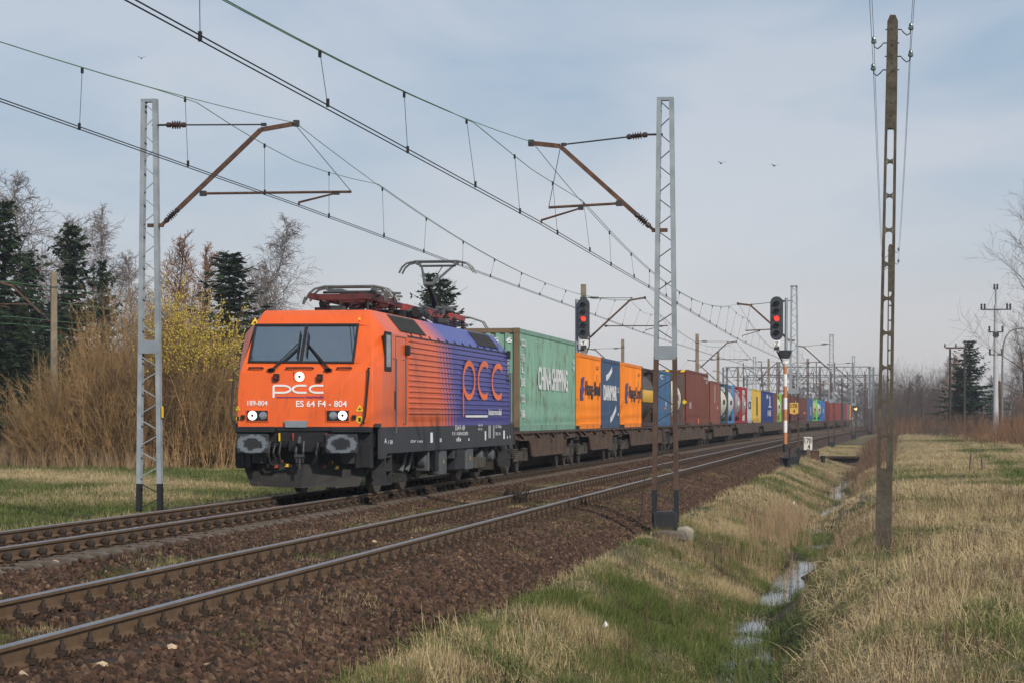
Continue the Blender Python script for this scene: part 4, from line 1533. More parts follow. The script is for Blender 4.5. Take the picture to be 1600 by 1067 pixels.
def pcc_paths(x0, x1, ytop, ybase, ybot):
    """wide round letters p c c as polylines in a unit box given in photo pixels or metres"""
    w = (x1 - x0)
    H_ = ybase - ytop
    cy = (ytop + ybase) / 2
    out = []
    out.append([(x0, ybot), (x0, cy), (x0, ytop + .03 * H_)])
    rx = w * .165
    cxp = x0 + rx + .01 * w
    def arc(cx, rx, a0, a1, n=22):
        return [(cx + rx * math.cos(math.radians(a0 + (a1 - a0) * i / n)), cy - H_ / 2 * math.sin(math.radians(a0 + (a1 - a0) * i / n))) for i in range(n + 1)]
    out.append([(x0, ytop)] + arc(cxp, rx, 90, -90) + [(x0, ybase)])
    for c0 in (x0 + .52 * w, x0 + .86 * w):
        out.append([(c0 + rx * .85, ytop)] + arc(c0, rx * .82, 90, 270) + [(c0 + rx * .85, ybase)])
    return out


mb = MB()
for i, path in enumerate(pcc_paths(430, 508, 602, 613, 621)):
    strip([fp(x, y, .016 + .002 * i) for x, y in path], .040, (0, -1, 0), mb=mb)
mb.build('lettering', M['letter_white'], loco, fix=False)
MB().add(fq(434, 479, 619.6, 620.9), [(0, 1, 2, 3)]).build('lettering', M['letter_purple'], loco, fix=False)
lettering('intermodal', fq(481, 508, 617, 621.8), M['letter_purple'], loco)
lettering('189-804', fq(389, 420.5, 625.3, 633.3), M['letter_white'], loco)
lettering('ES 64 F4 - 804', fq(465, 544.5, 625.3, 635.3), M['letter_white'], loco)

# black buffer beam, buffers, coupling, steps, plough
mb = MB()
mb.box((0, .22, 1.19), (2.72, .44, .40))
mb.box((-.98, -.05, 1.35), (.80, .30, .12)); mb.box((.98, -.05, 1.35), (.80, .30, .12))
mb.box((0, .02, 1.36), (1.15, .1, .10)); mb.box((0, -.03, 1.02), (.62, .16, .24))
mb.box((0, .5, .75), (2.3, .4, .6))
mb.build('buffer_beam', M['loco_black'], loco, bevel=.015)
t = NT('buffer_plate')
o = t.obj()
t.fin((.03, .031, .035), .6)
M['buffer'] = t.m
for s in (-1, 1):
    cx_ = s * .90
    t = NT('buffer_plate')
    x, y, z = t.sep(t.obj())[:3]
    rr = t.math('SQRT', t.math('ADD', t.math('POWER', t.math('MULTIPLY', t.math('SUBTRACT', x, cx_), 2.9), 2.0), t.math('POWER', t.math('MULTIPLY', t.math('SUBTRACT', z, 1.07), 4.9), 2.0)))
    n = t.noise(t.obj(), 9, 5, .65)
    rn = t.math('ADD', rr, t.math('MULTIPLY', t.math('SUBTRACT', n, .5), .9))
    ringm = t.math('MULTIPLY', t.ramp(rn, .52, .60), t.ramp(rn, .98, .88))
    m = t.fin(t.mix(t.math('MULTIPLY', ringm, .8), (.018, .019, .022), (.17, .195, .225)), .55)
    b_ = MB()
    b_.box((cx_, -.62, 1.07), (.66, .06, .40)); b_.build('buffer', m, loco, bevel=.05)
    bp = KIDS[loco.name][-1]
    MB().tube([(cx_, -.6, 1.07), (cx_, -.1, 1.07)], [.13, .16], 12).build('buffer_stem', M['loco_black'], bp)
    MB().box((cx_, -.40, 1.07), (.50, .34, .34)).build('buffer_case', M['loco_black'], bp, bevel=.03)
# hook and screw coupling
mb = MB()
mb.tube([(0, -.1, 1.02), (0, -.36, 1.04), (0, -.46, 1.10), (0, -.42, 1.19), (0, -.33, 1.18)], [.06, .055, .05, .04, .03], 8)
for s in (-1, 1):
    mb.tube([(s * .07, -.36, 1.12), (s * .075, -.42, .92), (s * .06, -.40, .70)], .028, 6)
mb.tube([(0, -.4, .86), (0, -.42, .56)], .03, 8); mb.tube([(-.10, -.40, .82), (.10, -.40, .82)], .05, 8)
mb.build('coupling', M['dark'], loco)
for x, z0, zl, cap in ((-.62, 1.12, .62, 'r'), (-.40, 1.12, .64, 'y'), (.36, 1.1, .62, 'r'), (.62, 1.1, .60, 'y'), (-.52, 1.06, .72, 'r'), (.50, 1.02, .70, 'y')):
    mb = MB()
    mb.tube([(x, -.08, z0), (x - .03, -.24, z0 - .02), (x - .05, -.30, (z0 + zl) / 2), (x - .02, -.26, zl + .06), (x + .08, -.2, zl)], .030, 7)
    h = mb.build('air_hose', M['rubber'], loco)
    MB().box((x + .09, -.2, zl), (.07, .06, .06)).build('cap', M['yellow'] if cap == 'y' else M['roof_red'], h)
for x, c in ((-.50, 'warn'), (-.22, 'roof_red'), (.46, 'roof_red')):
    MB().box((x, -.06, 1.20), (.03, .03, .16)).build('cock_lever', M[c], loco)
for s in (-1, 1):
    mb = MB()
    mb.box((s * 1.22, .02, .83), (.30, .34, .50)); 
    h = mb.build('step', M['loco_black'], loco, bevel=.012)
    MB().box((s * 1.29 + .0, -.165, .83), (.18, .02, .44)).build('tread_opening_shade', M['rubber'], h)  # black plate standing for the shade inside the step
    MB().box((s * .92, -.02, .80), (.28, .20, .26)).build('sand_bracket', M['dark'], loco, bevel=.01)
mb = MB()
PLOW = .22
PL = [(-1.30, .66), (1.30, .66), (1.22, .50), (1.02, .28), (-1.02, .28), (-1.22, .50)]
a_ = [(x, .10 - (.20 - .16 * abs(x)) * (1 if z < .5 else .4), z) for x, z in PL]
n = len(PL)
mid = [(0, -.16, .64), (0, -.34, .28)]
vsf = [(-1.30, .14, .66), (0, -.08, .66), (1.30, .14, .66), (-1.10, .02, .22), (0, -.24, .19), (1.10, .02, .22), (-1.24, .12, .48), (1.24, .12, .48)]
mb.add(vsf + [(x, y + .05, z) for x, y, z in vsf], [(0, 1, 4, 3, 6), (1, 2, 7, 5, 4), (8, 14, 11, 12, 9), (9, 12, 13, 15, 10), (3, 4, 12, 11), (4, 5, 13, 12), (0, 6, 14, 8), (6, 3, 11, 14), (2, 10, 15, 7), (7, 15, 13, 5), (0, 8, 9, 1), (1, 9, 10, 2)])
mb.build('snow_plough', M['plough'], loco)

# skirt
mb = MB()
pf = [(.02, 1.475), (LL - .02, 1.475), (LL - .02, .74), (LL - .55, .74), (LL - .75, .86), (1.0, .86), (.75, .76), (.32, .76), (.32, 1.40), (.02, 1.40)]
for s in (1, -1):
    mb.prism(pf, 'x', s * (SX - .06), s * (SX - .004))
mb.build('skirt', M['loco_grey'], loco)
# underframe core so that no daylight shows through
mb = MB()
mb.box((0, LL / 2, 1.15), (2.5, LL - 1.2, .5)); mb.box((0, LL / 2, .66), (2.2, 5.0, .72)); mb.box((0, LL / 2, .62), (1.0, LL - 2.2, .62))
mb.build('underframe', M['loco_black'], loco)
# skirt markings
def sq(x0, x1, y0, y1, off=.006):
    return [sp(x0, y1, off), sp(x1, y1, off), sp(x1, y0, off), sp(x0, y0, off)]
lettering('ES 64 F4 - 804', sq(711, 726, 663.5, 671.5), M['letter_white'], loco)
lettering('91 51 1 183 804-8 D-DISPO', sq(706, 731, 674, 679.5), M['letter_white'], loco)
for x0, x1, y0, y1 in ((672, 676, 675, 691), (686.5, 689.5, 684, 690), (713, 714.5, 684, 689), (715.5, 717, 682, 689), (718, 719.5, 684, 689), (731.5, 733, 684, 688), (757, 759.3, 673, 687), (786, 788.5, 672, 685), (792, 793, 680, 685), (796, 797, 680, 684)):
    MB().add(sq(x0, x1, y0, y1), [(0, 1, 2, 3)]).build('marking', M['letter_white'], loco, fix=False)
lettering('Mg 87t', sq(747, 754, 662, 666), M['letter_white'], loco)
lettering('R+E 160', sq(747, 753, 668, 671.5), M['letter_white'], loco)
lettering('|||  ||', sq(763, 772, 664, 684), M['letter_white'], loco)
lettering('LU 19,6m', sq(774, 783, 663, 669), M['letter_white'], loco)
lettering('2011 N', sq(774, 781.5, 674.5, 679.5), M['letter_white'], loco)
lettering('A', sq(600, 604, 684, 692), M['letter_white'], loco)
lettering('1 E8', sq(606, 613, 687, 693), M['letter_white'], loco)
lettering('GV 140', sq(641, 660, 687, 691), M['letter_white'], loco)

# big side letters
mb = MB()
def sxy(x, y):               # photo pixel on the ribbed panel
    y_ = sy_(x); tt = LT + y_
    Z = -(LX + SX) * ST + tt * CT
    zz = HC - (y - V0) * Z / F
    u = .030
    return (SX + .006 + u, y_, zz)
def arcs(cx, cy, rx, ry, a0, a1, n=40):
    return [(cx + rx * math.cos(math.radians(a0 + (a1 - a0) * i / n)), cy - ry * math.sin(math.radians(a0 + (a1 - a0) * i / n))) for i in range(n + 1)]
def dens(pts, k=4):
    o = []
    for a, b in zip(pts[:-1], pts[1:]):
        o += [(a[0] + (b[0] - a[0]) * i / k, a[1] + (b[1] - a[1]) * i / k) for i in range(k)]
    return o + [pts[-1]]
for i, path in enumerate((dens([(721.5, 650), (721, 612), (721.3, 585)], 50), arcs(730, 593.5, 9, 26.5, 165, -172, 140), arcs(754, 594, 9.5, 26, 55, 300, 120), arcs(775.5, 596, 9.5, 24.5, 50, 305, 120))):
    strip([tuple(np.array(sxy(x, y)) + (.010 + .0015 * i, 0, 0)) for x, y in path], .145, (1, 0, 0), mb=mb)
mb.build('lettering', M['letter_orange'], loco, fix=False)
MB().add([tuple(np.array(p) + (.040, 0, 0)) for p in sq(725, 759.5, 648, 651.5, .0)], [(0, 1, 2, 3)]).build('lettering', M['letter_white'], loco, fix=False)
lettering('Intermodal', [tuple(np.array(p) + (.040, 0, 0)) for p in sq(761, 781, 638, 648, .0)], M['letter_white'], loco, .006)

# bogies with wheels
def wheel_mesh(r):
    mb = MB()
    mb.lathe([(r * .93, -.065), (r, -.06), (r, .045), (r + .028, .05), (r + .028, .075), (r * .9, .075)], (0, 0, 0), (-1, 0, 0), 28, 1)
    mb.lathe([(.10, .09), (.10, -.08), (r * .25, -.05), (r * .86, -.035), (r * .9, -.05), (r * .92, .06)], (0, 0, 0), (-1, 0, 0), 24, 0)
    return proto_mesh(mb, 'wheel', [M['wheel'], M['tyre']], True)
wl_me = wheel_mesh(.61)
def loco_bogie(y, axles):
    mb = MB()
    for s in (-1, 1):
        mb.prism([(axles[0] - .55, .62), (axles[0] - .45, .80), (y - .5, .58), (y + .5, .58), (axles[1] + .45, .80), (axles[1] + .55, .62), (axles[1] + .3, .48), (y + .45, .36), (y - .45, .36), (axles[0] - .3, .48)], 'x', s * .92, s * 1.04)
    mb.box((0, y, .5), (1.9, .6, .3))
    bg = mb.build('bogie', M['bogie'], loco)
    for ay in axles:
        for s in (-1, 1):
            o = link('wheel', wl_me); o.location = (s * .80, ay, .61); o.rotation_euler = (0, 0, 0 if s > 0 else math.pi); setp(o, bg)
            MB().box((s * 1.06, ay, .60), (.16, .32, .30)).build('axle_box', M['bogie'], bg, bevel=.03)
            for dy in (-.36, .36):
                MB().lathe([(.085, -.13 + .26 * i / 10) if i % 2 else (.062, -.13 + .26 * i / 10) for i in range(11)], (s * 1.03, ay + dy, .80), n=10).build('coil_spring', M['dark'], bg)
        MB().tube([(-.7, ay, .61), (.7, ay, .61)], .09, 10).build('axle', M['wheel'], bg)
    for dy in (-.30, .35):
        MB().tube([(1.14, y + dy, .42), (1.20, y + dy + .34, .84)], [.062, .048], 8).build('damper', M['box_grey'], bg)
    for ay, d_ in ((axles[0], -1), (axles[1], 1)):
        MB().tube([(1.1, ay + .55 * d_, .86), (1.12, ay + .62 * d_, .5), (.86, ay + .58 * d_, .22)], .045, 7).build('sand_pipe', M['bogie'], bg)
    MB().prism([(y - .62, .20), (y + .12, .20), (y + .02, .36), (y - .42, .40)], 'x', .98, 1.20).build('rail_guard', M['plough'], bg)
loco_bogie(4.25, (2.9, 5.6)); loco_bogie(14.05, (12.65, 15.4))
# boxes hung under the skirt
for px0, px1, z0, z1, m in ((690.5, 700.5, .28, .85, 'box_grey'), (732, 742, .33, .85, 'box_grey'), (714, 729, .35, .86, 'loco_black'), (683, 688, .38, .86, 'loco_black'), (672.5, 674, .4, .86, 'box_grey'), (747, 762, .33, .60, 'bogie'), (711, 716, .62, .84, 'dark')):
    a, b_ = sy_(px0), sy_(px1)
    h = MB().box((1.30, (a + b_) / 2, (z0 + z1) / 2), (.30, b_ - a, z1 - z0)).build('equipment_box', M[m], loco, bevel=.015)
    if m == 'box_grey' and px1 - px0 > 5:
        MB().add([(1.456, (a + b_) / 2 - .06, (z0 + z1) / 2 - .02), (1.456, (a + b_) / 2 + .06, (z0 + z1) / 2 - .02), (1.456, (a + b_) / 2, (z0 + z1) / 2 + .1)], [(0, 1, 2)]).build('warning_sign', M['warn'], h, fix=False)
for px0, px1, z0, z1 in ((603, 612, .22, .84), (793, 797, .30, .74)):
    a, b_ = sy_(px0), sy_(px1)
    mb = MB()
    for y in (a, b_):
        mb.box((1.36, y, (z0 + z1) / 2), (.26, .04, z1 - z0))
    for k in range(3):
        mb.box((1.36, (a + b_) / 2, z0 + .02 + (z1 - z0) * .45 * k), (.26, b_ - a, .035))
    mb.build('step_ladder', M['dark'], loco)
for px, r in ((676, .10), (762, .12), (779, .12)):
    y = sy_(px)
    MB().tube([(1.36, y, .84), (1.40, y + .1, .5), (1.38, y + .45, .40), (1.36, y + .75, .62), (1.34, y + .8, .84)], .020, 6).build('hose', M['rubber'], loco)
    MB().lathe([(.12, -.1), (.16, -.06), (.16, .08), (.1, .12)], (1.28, y - .2, .62), (1, 0, 0), 14).build('air_vessel', M['box_grey'], loco)

# roof equipment
def insulator(p, h=.34, r=.075, parent=loco):
    prof = []
    for i in range(5):
        z = h * i / 5
        prof += [(r * .5, z), (r, z + h * .07), (r * .5, z + h * .14)]
    prof.append((r * .5, h))
    return MB().lathe(prof, p, n=10).build('roof_insulator', M['ceramic'], parent, True)


def panto(yb, raised, sgn):
    """yb: foot of the lower arm; sgn: direction (in y) of the knee; raised or folded"""
    mb = MB()
    for s in (-1, 1):
        mb.box((s * .52, yb + sgn * .1, 4.18), (.10, 1.9, .13))
    mb.box((0, yb, 4.18), (1.1, .14, .12)); mb.box((0, yb + sgn * .95, 4.18), (1.1, .12, .10)); mb.box((0, yb - sgn * .8, 4.18), (1.1, .12, .10))
    root = mb.build('pantograph', M['roof_red'] if raised else M['roof_dark_red'], loco)
    if raised:
        knee = (0, yb - 1.25, 4.98); head = np.array((0, yb - .05, 5.60))
    else:
        knee = (0, yb + sgn * 1.75, 4.38); head = np.array((0, yb - sgn * .75, 4.40))
    MB().tube([(0, yb, 4.24), knee], [.075, .06], 8).build('lower_arm', M['rubber'], root)
    MB().tube([(.12, yb - .15, 4.26), (knee[0] + .06, knee[1], knee[2] - .1)], .022, 6).build('thrust_rod', M['alu'], root)
    for s in (-1, 1):
        MB().tube([(s * .10, knee[1], knee[2]), (s * .42, head[1], head[2] - .08)], [.042, .028], 7).build('upper_arm', M['alu'], root)
    MB().tube([(-.12, knee[1], knee[2]), (.12, knee[1], knee[2])], .055, 8).build('knee_joint', M['alu'], root)
    MB().tube([(.02, knee[1] + .02, knee[2] - .08), (.12, head[1], head[2] - .12)], .016, 5).build('guide_rod', M['alu'], root)
    MB().tube([(-.48, head[1], head[2] - .08), (.48, head[1], head[2] - .08)], .030, 7).build('head_tube', M['alu'], root)
    for dy in (-.20, .20):
        pts = [(-.98, head[1] + dy, head[2] - .27), (-.90, head[1] + dy, head[2] - .12), (-.78, head[1] + dy, head[2] - .02), (-.55, head[1] + dy, head[2] + .03), (.55, head[1] + dy, head[2] + .03), (.78, head[1] + dy, head[2] - .02), (.90, head[1] + dy, head[2] - .12), (.98, head[1] + dy, head[2] - .27)]
        MB().tube(pts, .026, 7).build('contact_strip', M['alu'], root)
    for s in (-1, 1):
        MB().bar((s * .50, head[1] - .24, head[2] - .02), (s * .50, head[1] + .24, head[2] - .02), .05, .08).build('head_spring', M['alu'], root)
    for s in (-1, 1):
        for yy in (-.8, .95):
            insulator((s * .52, yb + sgn * yy, 3.78))
    return root


pant_y = t_at(672, LX) - LT + .15
panto(14.35, True, -1)
panto(5.0, False, 1)
# second folded pair seen between them: bus bars, frames, breakers
mb = MB()
mb.box((.30, 10.6, 4.17), (.12, 4.6, .16)); mb.box((.62, 9.3, 4.10), (.10, 2.2, .13)); mb.box((-.45, 10.4, 4.12), (.10, 4.0, .12)); mb.box((.1, 13.0, 4.1), (1.0, .12, .1))
mb.build('roof_beam', M['roof_red'], loco)
mb = MB()
mb.box((.55, 4.5, 4.16), (.12, 3.4, .12)); mb.box((-.55, 4.5, 4.16), (.12, 3.4, .12)); mb.box((0, 3.3, 4.16), (1.1, .2, .12)); mb.box((0, 6.6, 4.12), (1.2, .5, .10))
mb.build('roof_beam', M['roof_dark_red'], loco)
for k, (x, y) in enumerate([(.3, 8.4), (.3, 9.6), (.3, 10.8), (.3, 12.4), (.62, 8.6), (.62, 10.1), (-.45, 8.6), (-.45, 10.4), (-.45, 12.2), (.8, 11.4), (.8, 12.4)]):
    insulator((x, y, 3.78), .32, .08)
mb = MB()
mb.tube([(.75, 7.0, 4.05), (.75, 8.4, 4.12), (.5, 9.4, 4.30), (.3, 10.4, 4.32), (.3, 13.4, 4.24)], .028, 6)
mb.tube([(-.2, 6.6, 4.3), (-.1, 8.6, 4.36), (.0, 10.2, 4.30), (0, 13.6, 4.25)], .026, 6)
mb.build('bus_bar', M['alu'], loco)
for y in (7.2, 7.9):
    mb = MB(); mb.lathe([(.10, -.14), (.15, -.10), (.15, .10), (.10, .14)], (.86, y, 3.98), (0, 1, 0), 12); mb.box((.86, y, 3.82), (.2, .2, .12))
    mb.build('roof_horn', M['rubber'], loco)
MB().box((0, 7.4, 3.92), (1.3, .9, .26)).build('roof_box', M['loco_black'], loco, bevel=.03)
mb = MB()
# rear folded pantograph's horns over the rear roof
for dy in (-.18, .18):
    mb.tube([(-.95, 16.4 + dy, 3.98), (-.85, 16.4 + dy, 4.14), (-.5, 16.4 + dy, 4.26), (.5, 16.4 + dy, 4.26), (.85, 16.4 + dy, 4.14), (.95, 16.4 + dy, 3.98)], .024, 6)
mb.tube([(0, 16.3, 4.2), (0, 13.9, 4.26)], .03, 6); mb.box((0, 15.6, 4.05), (.9, 1.5, .08))
mb.build('spare_collector', M['alu'], loco)
MB().tube([(.9, 7.6, 3.9), (1.0, 8.3, 3.80)], .02, 5).build('roof_cable', M['white'], loco)

for k in range(30):
    r_ = random.Random(k)
    y = 3.3 + k * .34
    x = r_.uniform(-.7, .8)
    mb = MB()
    kind = k % 4
    if kind == 0:
        mb.tube([(x, y, 3.78), (x, y, 4.1), (x + r_.uniform(-.3, .3), y + .5, 4.22), (x + r_.uniform(-.4, .4), y + 1.1, 4.20), (x, y + 1.3, 4.0)], .022, 6)
    elif kind == 1:
        mb.box((x, y, 3.86), (.28, .34, .18)); mb.lathe([(.07, 0), (.09, .1), (.05, .2)], (x, y, 3.95), n=8)
    elif kind == 2:
        mb.bar((x, y - .5, 4.26), (x + .25, y + .7, 4.30), .05, .05); mb.bar((x + .1, y - .1, 4.1), (x + .1, y - .1, 4.32), .06, .06)
    else:
        mb.lathe([(.08, -.2), (.11, -.16), (.11, .16), (.08, .2)], (x, y, 3.92), (1, 0, 0), 10)
    mb.build('roof_fitting', M['dark'] if kind != 2 else M['alu'], loco)
for s in (-1, 1):                                   # springs and rods of the folded collector
    MB().tube([(s * .5, 4.2, 4.36), (s * .46, 5.2, 4.42), (s * .3, 6.8, 4.36)], .026, 6).build('upper_arm', M['alu'], loco)
    MB().tube([(s * .98, 4.05, 4.20), (s * 1.02, 4.0, 4.05)], .03, 6).build('horn_tip', M['dark'], loco)
MB().tube([(-.6, 4.1, 4.30), (.6, 4.1, 4.30)], .03, 6).build('cross_rod', M['dark'], loco)

# driver behind the left pane
def person_mesh():
    mb = MB()
    return mb
sk = bpy.data.meshes.new('person')
J = [((0, 0, 0), .13), ((0, 0, .20), .15), ((0, 0, .38), .15), ((0, -.01, .47), .06), ((0, -.02, .56), .085), ((0, -.02, .66), .08),
     ((-.20, 0, .38), .07), ((-.25, -.08, .16), .05), ((-.18, -.30, .12), .04), ((.20, 0, .38), .07), ((.25, -.08, .16), .05), ((.18, -.30, .12), .04)]
sk.from_pydata([j[0] for j in J], [(0, 1), (1, 2), (2, 3), (3, 4), (4, 5), (2, 6), (6, 7), (7, 8), (2, 9), (9, 10), (10, 11)], [])
t = NT('driver')
z = t.sep(t.obj())[2]
sk.materials.append(t.fin(t.mix(t.math('GREATER_THAN', z, .46), (.25, .29, .33), (.42, .26, .2)), .8))
po = link('person', sk)
sm_ = po.modifiers.new('skin', 'SKIN')
for i, j in enumerate(J):
    sk.skin_vertices[0].data[i].radius = (j[1], j[1] * .8)
sk.skin_vertices[0].data[0].use_root = True
po.modifiers.new('sub', 'SUBSURF').levels = 1
po.location = (LX - .55, LT + 1.25, 2.45)
tag(po, 'driver in a pale shirt seated behind the left half of the windscreen', 'person')
# ------------------------------------------------------------------ containers
PAINT = {}


def paint(col, rust=.60):
    k = (col, rust)
    if k not in PAINT:
        t = NT('container_paint')
        o = t.obj()
        n = t.noise(t.scale(o, (1, 1, .3)), 1.4, 5, .6)
        c = t.mix(t.ramp(n, .3, .7), tuple(x * .86 for x in col), tuple(min(1, x * 1.12) for x in col))
        g = t.noise(t.scale(o, (2.2, 2.2, .5)), 2.6, 7, .75)
        c = t.mix(t.math('MULTIPLY', t.ramp(g, rust, rust + .10), .85), c, RUST)
        g2 = t.noise(t.scale(o, (6, 6, .35)), 3, 4, .6)
        c = t.mix(t.math('MULTIPLY', t.ramp(g2, .55, .8), .25), c, (.10, .09, .075))
        PAINT[k] = t.fin(c, .6, 0, .35)
    return PAINT[k]


FLOOR_Z = 1.20
HWC = 1.22
XS = XF + HWC                # near side plane of the containers


def heading(t0, t1):
    return -math.atan((float(cv(t1)) - float(cv(t0))) / (t1 - t0))


def container(px0, px1, h, col, label, texts=(), rust=.60, door=False, post=None, detail=2, cat='shipping container', zf=FLOOR_Z):
    t0, t1 = t_at(px0, XS), t_at(px1, XS)
    L = t1 - t0
    root = empty('freight_container', (XF + float(cv(t0)), t0, zf), heading(t0, t1), label, cat, 'freight containers on the train')
    m = paint(col, rust)
    pm = paint(post or col, rust - .06 if post is None else .62)
    # corrugated long sides
    pitch = .28 if detail > 1 else .55
    n = max(3, int((L - .3) / pitch)); pitch = (L - .3) / n
    zb, zt = .17, h - .12
    for s in (1, -1):
        xo, xi = s * (HWC - .012), s * (HWC - .050)
        pts = []
        for k in range(n):
            y = .15 + k * pitch
            pts += [(xo, y), (xo, y + pitch * .30), (xi, y + pitch * .5), (xi, y + pitch * .8)]
        pts.append((xo, L - .15))
        mb = MB()
        k = len(pts)
        mb.add([(x, y, zb) for x, y in pts] + [(x, y, zt) for x, y in pts], [(i, i + 1, k + i + 1, k + i) if s > 0 else (i + 1, i, k + i, k + i + 1) for i in range(k - 1)])
        mb.build('side_panel', m, root, fix=False)
    # end wall or doors facing the camera
    mb = MB()
    if door:
        for s in (-1, 1):
            mb.box((s * .56, .03, h / 2), (1.08, .05, h - .28))
            for j in range(4):
                mb.box((s * .56, -.002, .45 + (h - .9) * j / 3), (1.0, .03, .10))
        eo = mb.build('door', m, root)
        for x in (-.85, -.32, .32, .85):
            MB().tube([(x, -.03, .16), (x, -.03, h - .14)], .022, 6).build('locking_bar', M['box_grey'], eo)
    else:
        ne = 8; pe = (2 * HWC - .26) / ne
        pts = []
        for k in range(ne):
            x = -HWC + .13 + k * pe
            pts += [(x, .02), (x + pe * .35, .02), (x + pe * .5, .065), (x + pe * .85, .065)]
        pts.append((HWC - .13, .02))
        k = len(pts)
        mb.add([(x, y, zb) for x, y in pts] + [(x, y, zt) for x, y in pts], [(i, i + 1, k + i + 1, k + i) for i in range(k - 1)])
        mb.build('end_wall', m, root, fix=False)
    mb = MB(); mb.box((0, L - .03, h / 2), (2 * HWC - .2, .04, h - .24)); mb.build('end_wall', m, root)
    MB().box((0, L / 2, h - .035), (2 * HWC - .16, L - .2, .03)).build('roof', m, root)
    for s in (1, -1):
        MB().box((s * (HWC - .035), L / 2, .09), (.07, L - .3, .17)).build('bottom_rail', m, root)
        MB().box((s * (HWC - .04), L / 2, h - .07), (.08, L - .3, .12)).build('top_rail', m, root)
        for y in (.075, L - .075):
            MB().box((s * (HWC - .075), y, h / 2), (.15, .15, h - .24)).build('corner_post', pm, root)
            if detail > 1:
                for z in (.06, h - .06):
                    MB().box((s * (HWC - .085), y, z), (.176, .176, .122)).build('corner_casting', M['dark'] if z < 1 else pm, root)
    mb = MB()
    mb.box((0, .06, h - .07), (2 * HWC - .36, .10, .13)); mb.box((0, .06, .09), (2 * HWC - .36, .10, .16))
    mb.build('end_rail', pm, root)
    if detail > 1:
        for k in range(2):
            y = L * (.36 if k == 0 else .62)
            MB().box((HWC + .001, y, .09), (.012, .05, .15)).build('fork_pocket', M['dark'], root)
    for (body_, u0, u1, v0, v1, mat_, bold) in texts:
        x = HWC + .004
        y0, y1, z0, z1 = u0 * L, u1 * L, v0 * h, v1 * h
        Q = [(x, y0, z0), (x, y1, z0), (x, y1, z1), (x, y0, z1)]
        if body_ == '#box':
            MB().add(Q, [(0, 1, 2, 3)]).build('marking', mat_, root, fix=False)
        elif body_ == '#logo':      # blue emblem: two leaning wedges
            yc = (y0 + y1) / 2
            MB().add([(x, y0, z0), (x, y0 + .75 * (y1 - y0), z0), (x, y0 + .55 * (y1 - y0), z0 + .22 * (z1 - z0)), (x, y1, z0 + .45 * (z1 - z0)), (x, y0 + .7 * (y1 - y0), z0 + .6 * (z1 - z0)), (x, y0 + .95 * (y1 - y0), z1), (x, y0 + .25 * (y1 - y0), z1 - .06), (x, y0 + .1 * (y1 - y0), z0 + .62 * (z1 - z0)), (x, y0, z0 + .5 * (z1 - z0))], [tuple(range(9))]).build('emblem', mat_, root, fix=False)
        elif body_ == '#swoosh':
            mbs = MB()
            strip([(x, y0 + (y1 - y0) * k / 8, z0 + (z1 - z0) * (k / 8) ** 1.5) for k in range(9)], .22, (1, 0, 0), mb=mbs)
            mbs.build('emblem', mat_, root, fix=False)
        elif body_ == '#vert':
            pass
        else:
            lettering(body_, Q, mat_, root, bold)
    return root


LW, LB = M['letter_white'], M['letter_black']
M['letter_blue'] = plain('letter_blue', (.05, .055, .25), .5, 0, .05, 3)
GREEN = (.19, .35, .265)
ORANGE = (.86, .235, .012)
BLUE = (.045, .085, .16)
BROWN = (.155, .050, .035)
DBLUE = (.022, .045, .18)
YEL = (.58, .38, .06)

HL = (('Hapag-Lloyd', .27, .97, .40, .65, LB, .005), ('#logo', .06, .24, .38, .70, M['letter_blue'], 0), ('22G1', .78, .9, .82, .87, LB, 0), ('#box', .82, .86, .66, .76, M['warn'], 0))
container(811, 899.8, 2.93, GREEN, 'weathered sea green long container with white lettering right behind the locomotive',
          (('CHINA SHIPPING', .30, .83, .42, .66, LW, .004), ('45G1', .93, .975, .74, .80, LW, 0), ('45', .93, .975, .67, .72, LW, 0),
           ('CCLU', .03, .10, .83, .90, LW, .01), ('4 3 5 6', .03, .09, .68, .76, LW, .01), ('L', .04, .08, .57, .63, LW, .01), ('LINE', .03, .09, .44, .52, LW, .01), ('CSCL', .03, .09, .28, .36, LW, .01), ('CHINA', .03, .09, .13, .21, LW, .01)), .535, post=(.16, .11, .06))
_r = KIDS
_g = [o for o in COL.objects if o.name == 'freight_container'][0]
lettering('3 5  6', [(.20, -.004, 2.52), (1.02, -.004, 2.52), (1.02, -.004, 2.66), (.20, -.004, 2.66)], LW, _g, .006)
container(905, 938.8, 2.60, ORANGE, 'bright orange container between the sea green and the dark blue one', HL, .615, door=True)
container(940.2, 968.6, 2.60, BLUE, 'dark blue container with a white swoosh, between two orange ones', (('DANMAR', .10, .80, .40, .62, LW, .02), ('#swoosh', .22, .55, .72, .86, LW, 0), ('#swoosh', .45, .78, .12, .30, LW, 0), ('22G1', .86, .95, .52, .6, LW, 0), ('#box', .88, .93, .18, .22, LW, 0)), .62)
container(975.2, 1002.2, 2.60, ORANGE, 'bright orange container beside the brown tank with a yellow band', HL, .615, door=True)
container(1027.5, 1047, 2.60, (.05, .12, .23), 'blue container seen through the near lattice mast on the right', (('C', .20, .42, .84, .92, LW, .02), ('#box', .62, .68, .36, .44, LW, 0), ('#box', .52, .66, .30, .34, M['letter_orange'], 0)), .62)
c_br = container(1076, 1106.6, 2.93, BROWN, 'long tall brown container with black and yellow stripes on its top corner', (('#box', .04, .055, .30, .42, LW, 0), ('#box', .085, .11, .30, .42, LW, 0), ('45G1', .88, .96, .80, .86, LW, 0), ('TGHU 8', .74, .96, .88, .92, LW, 0), ('#box', .45, .5, .02, .12, M['letter_orange'], 0)), .64)
mb = MB()
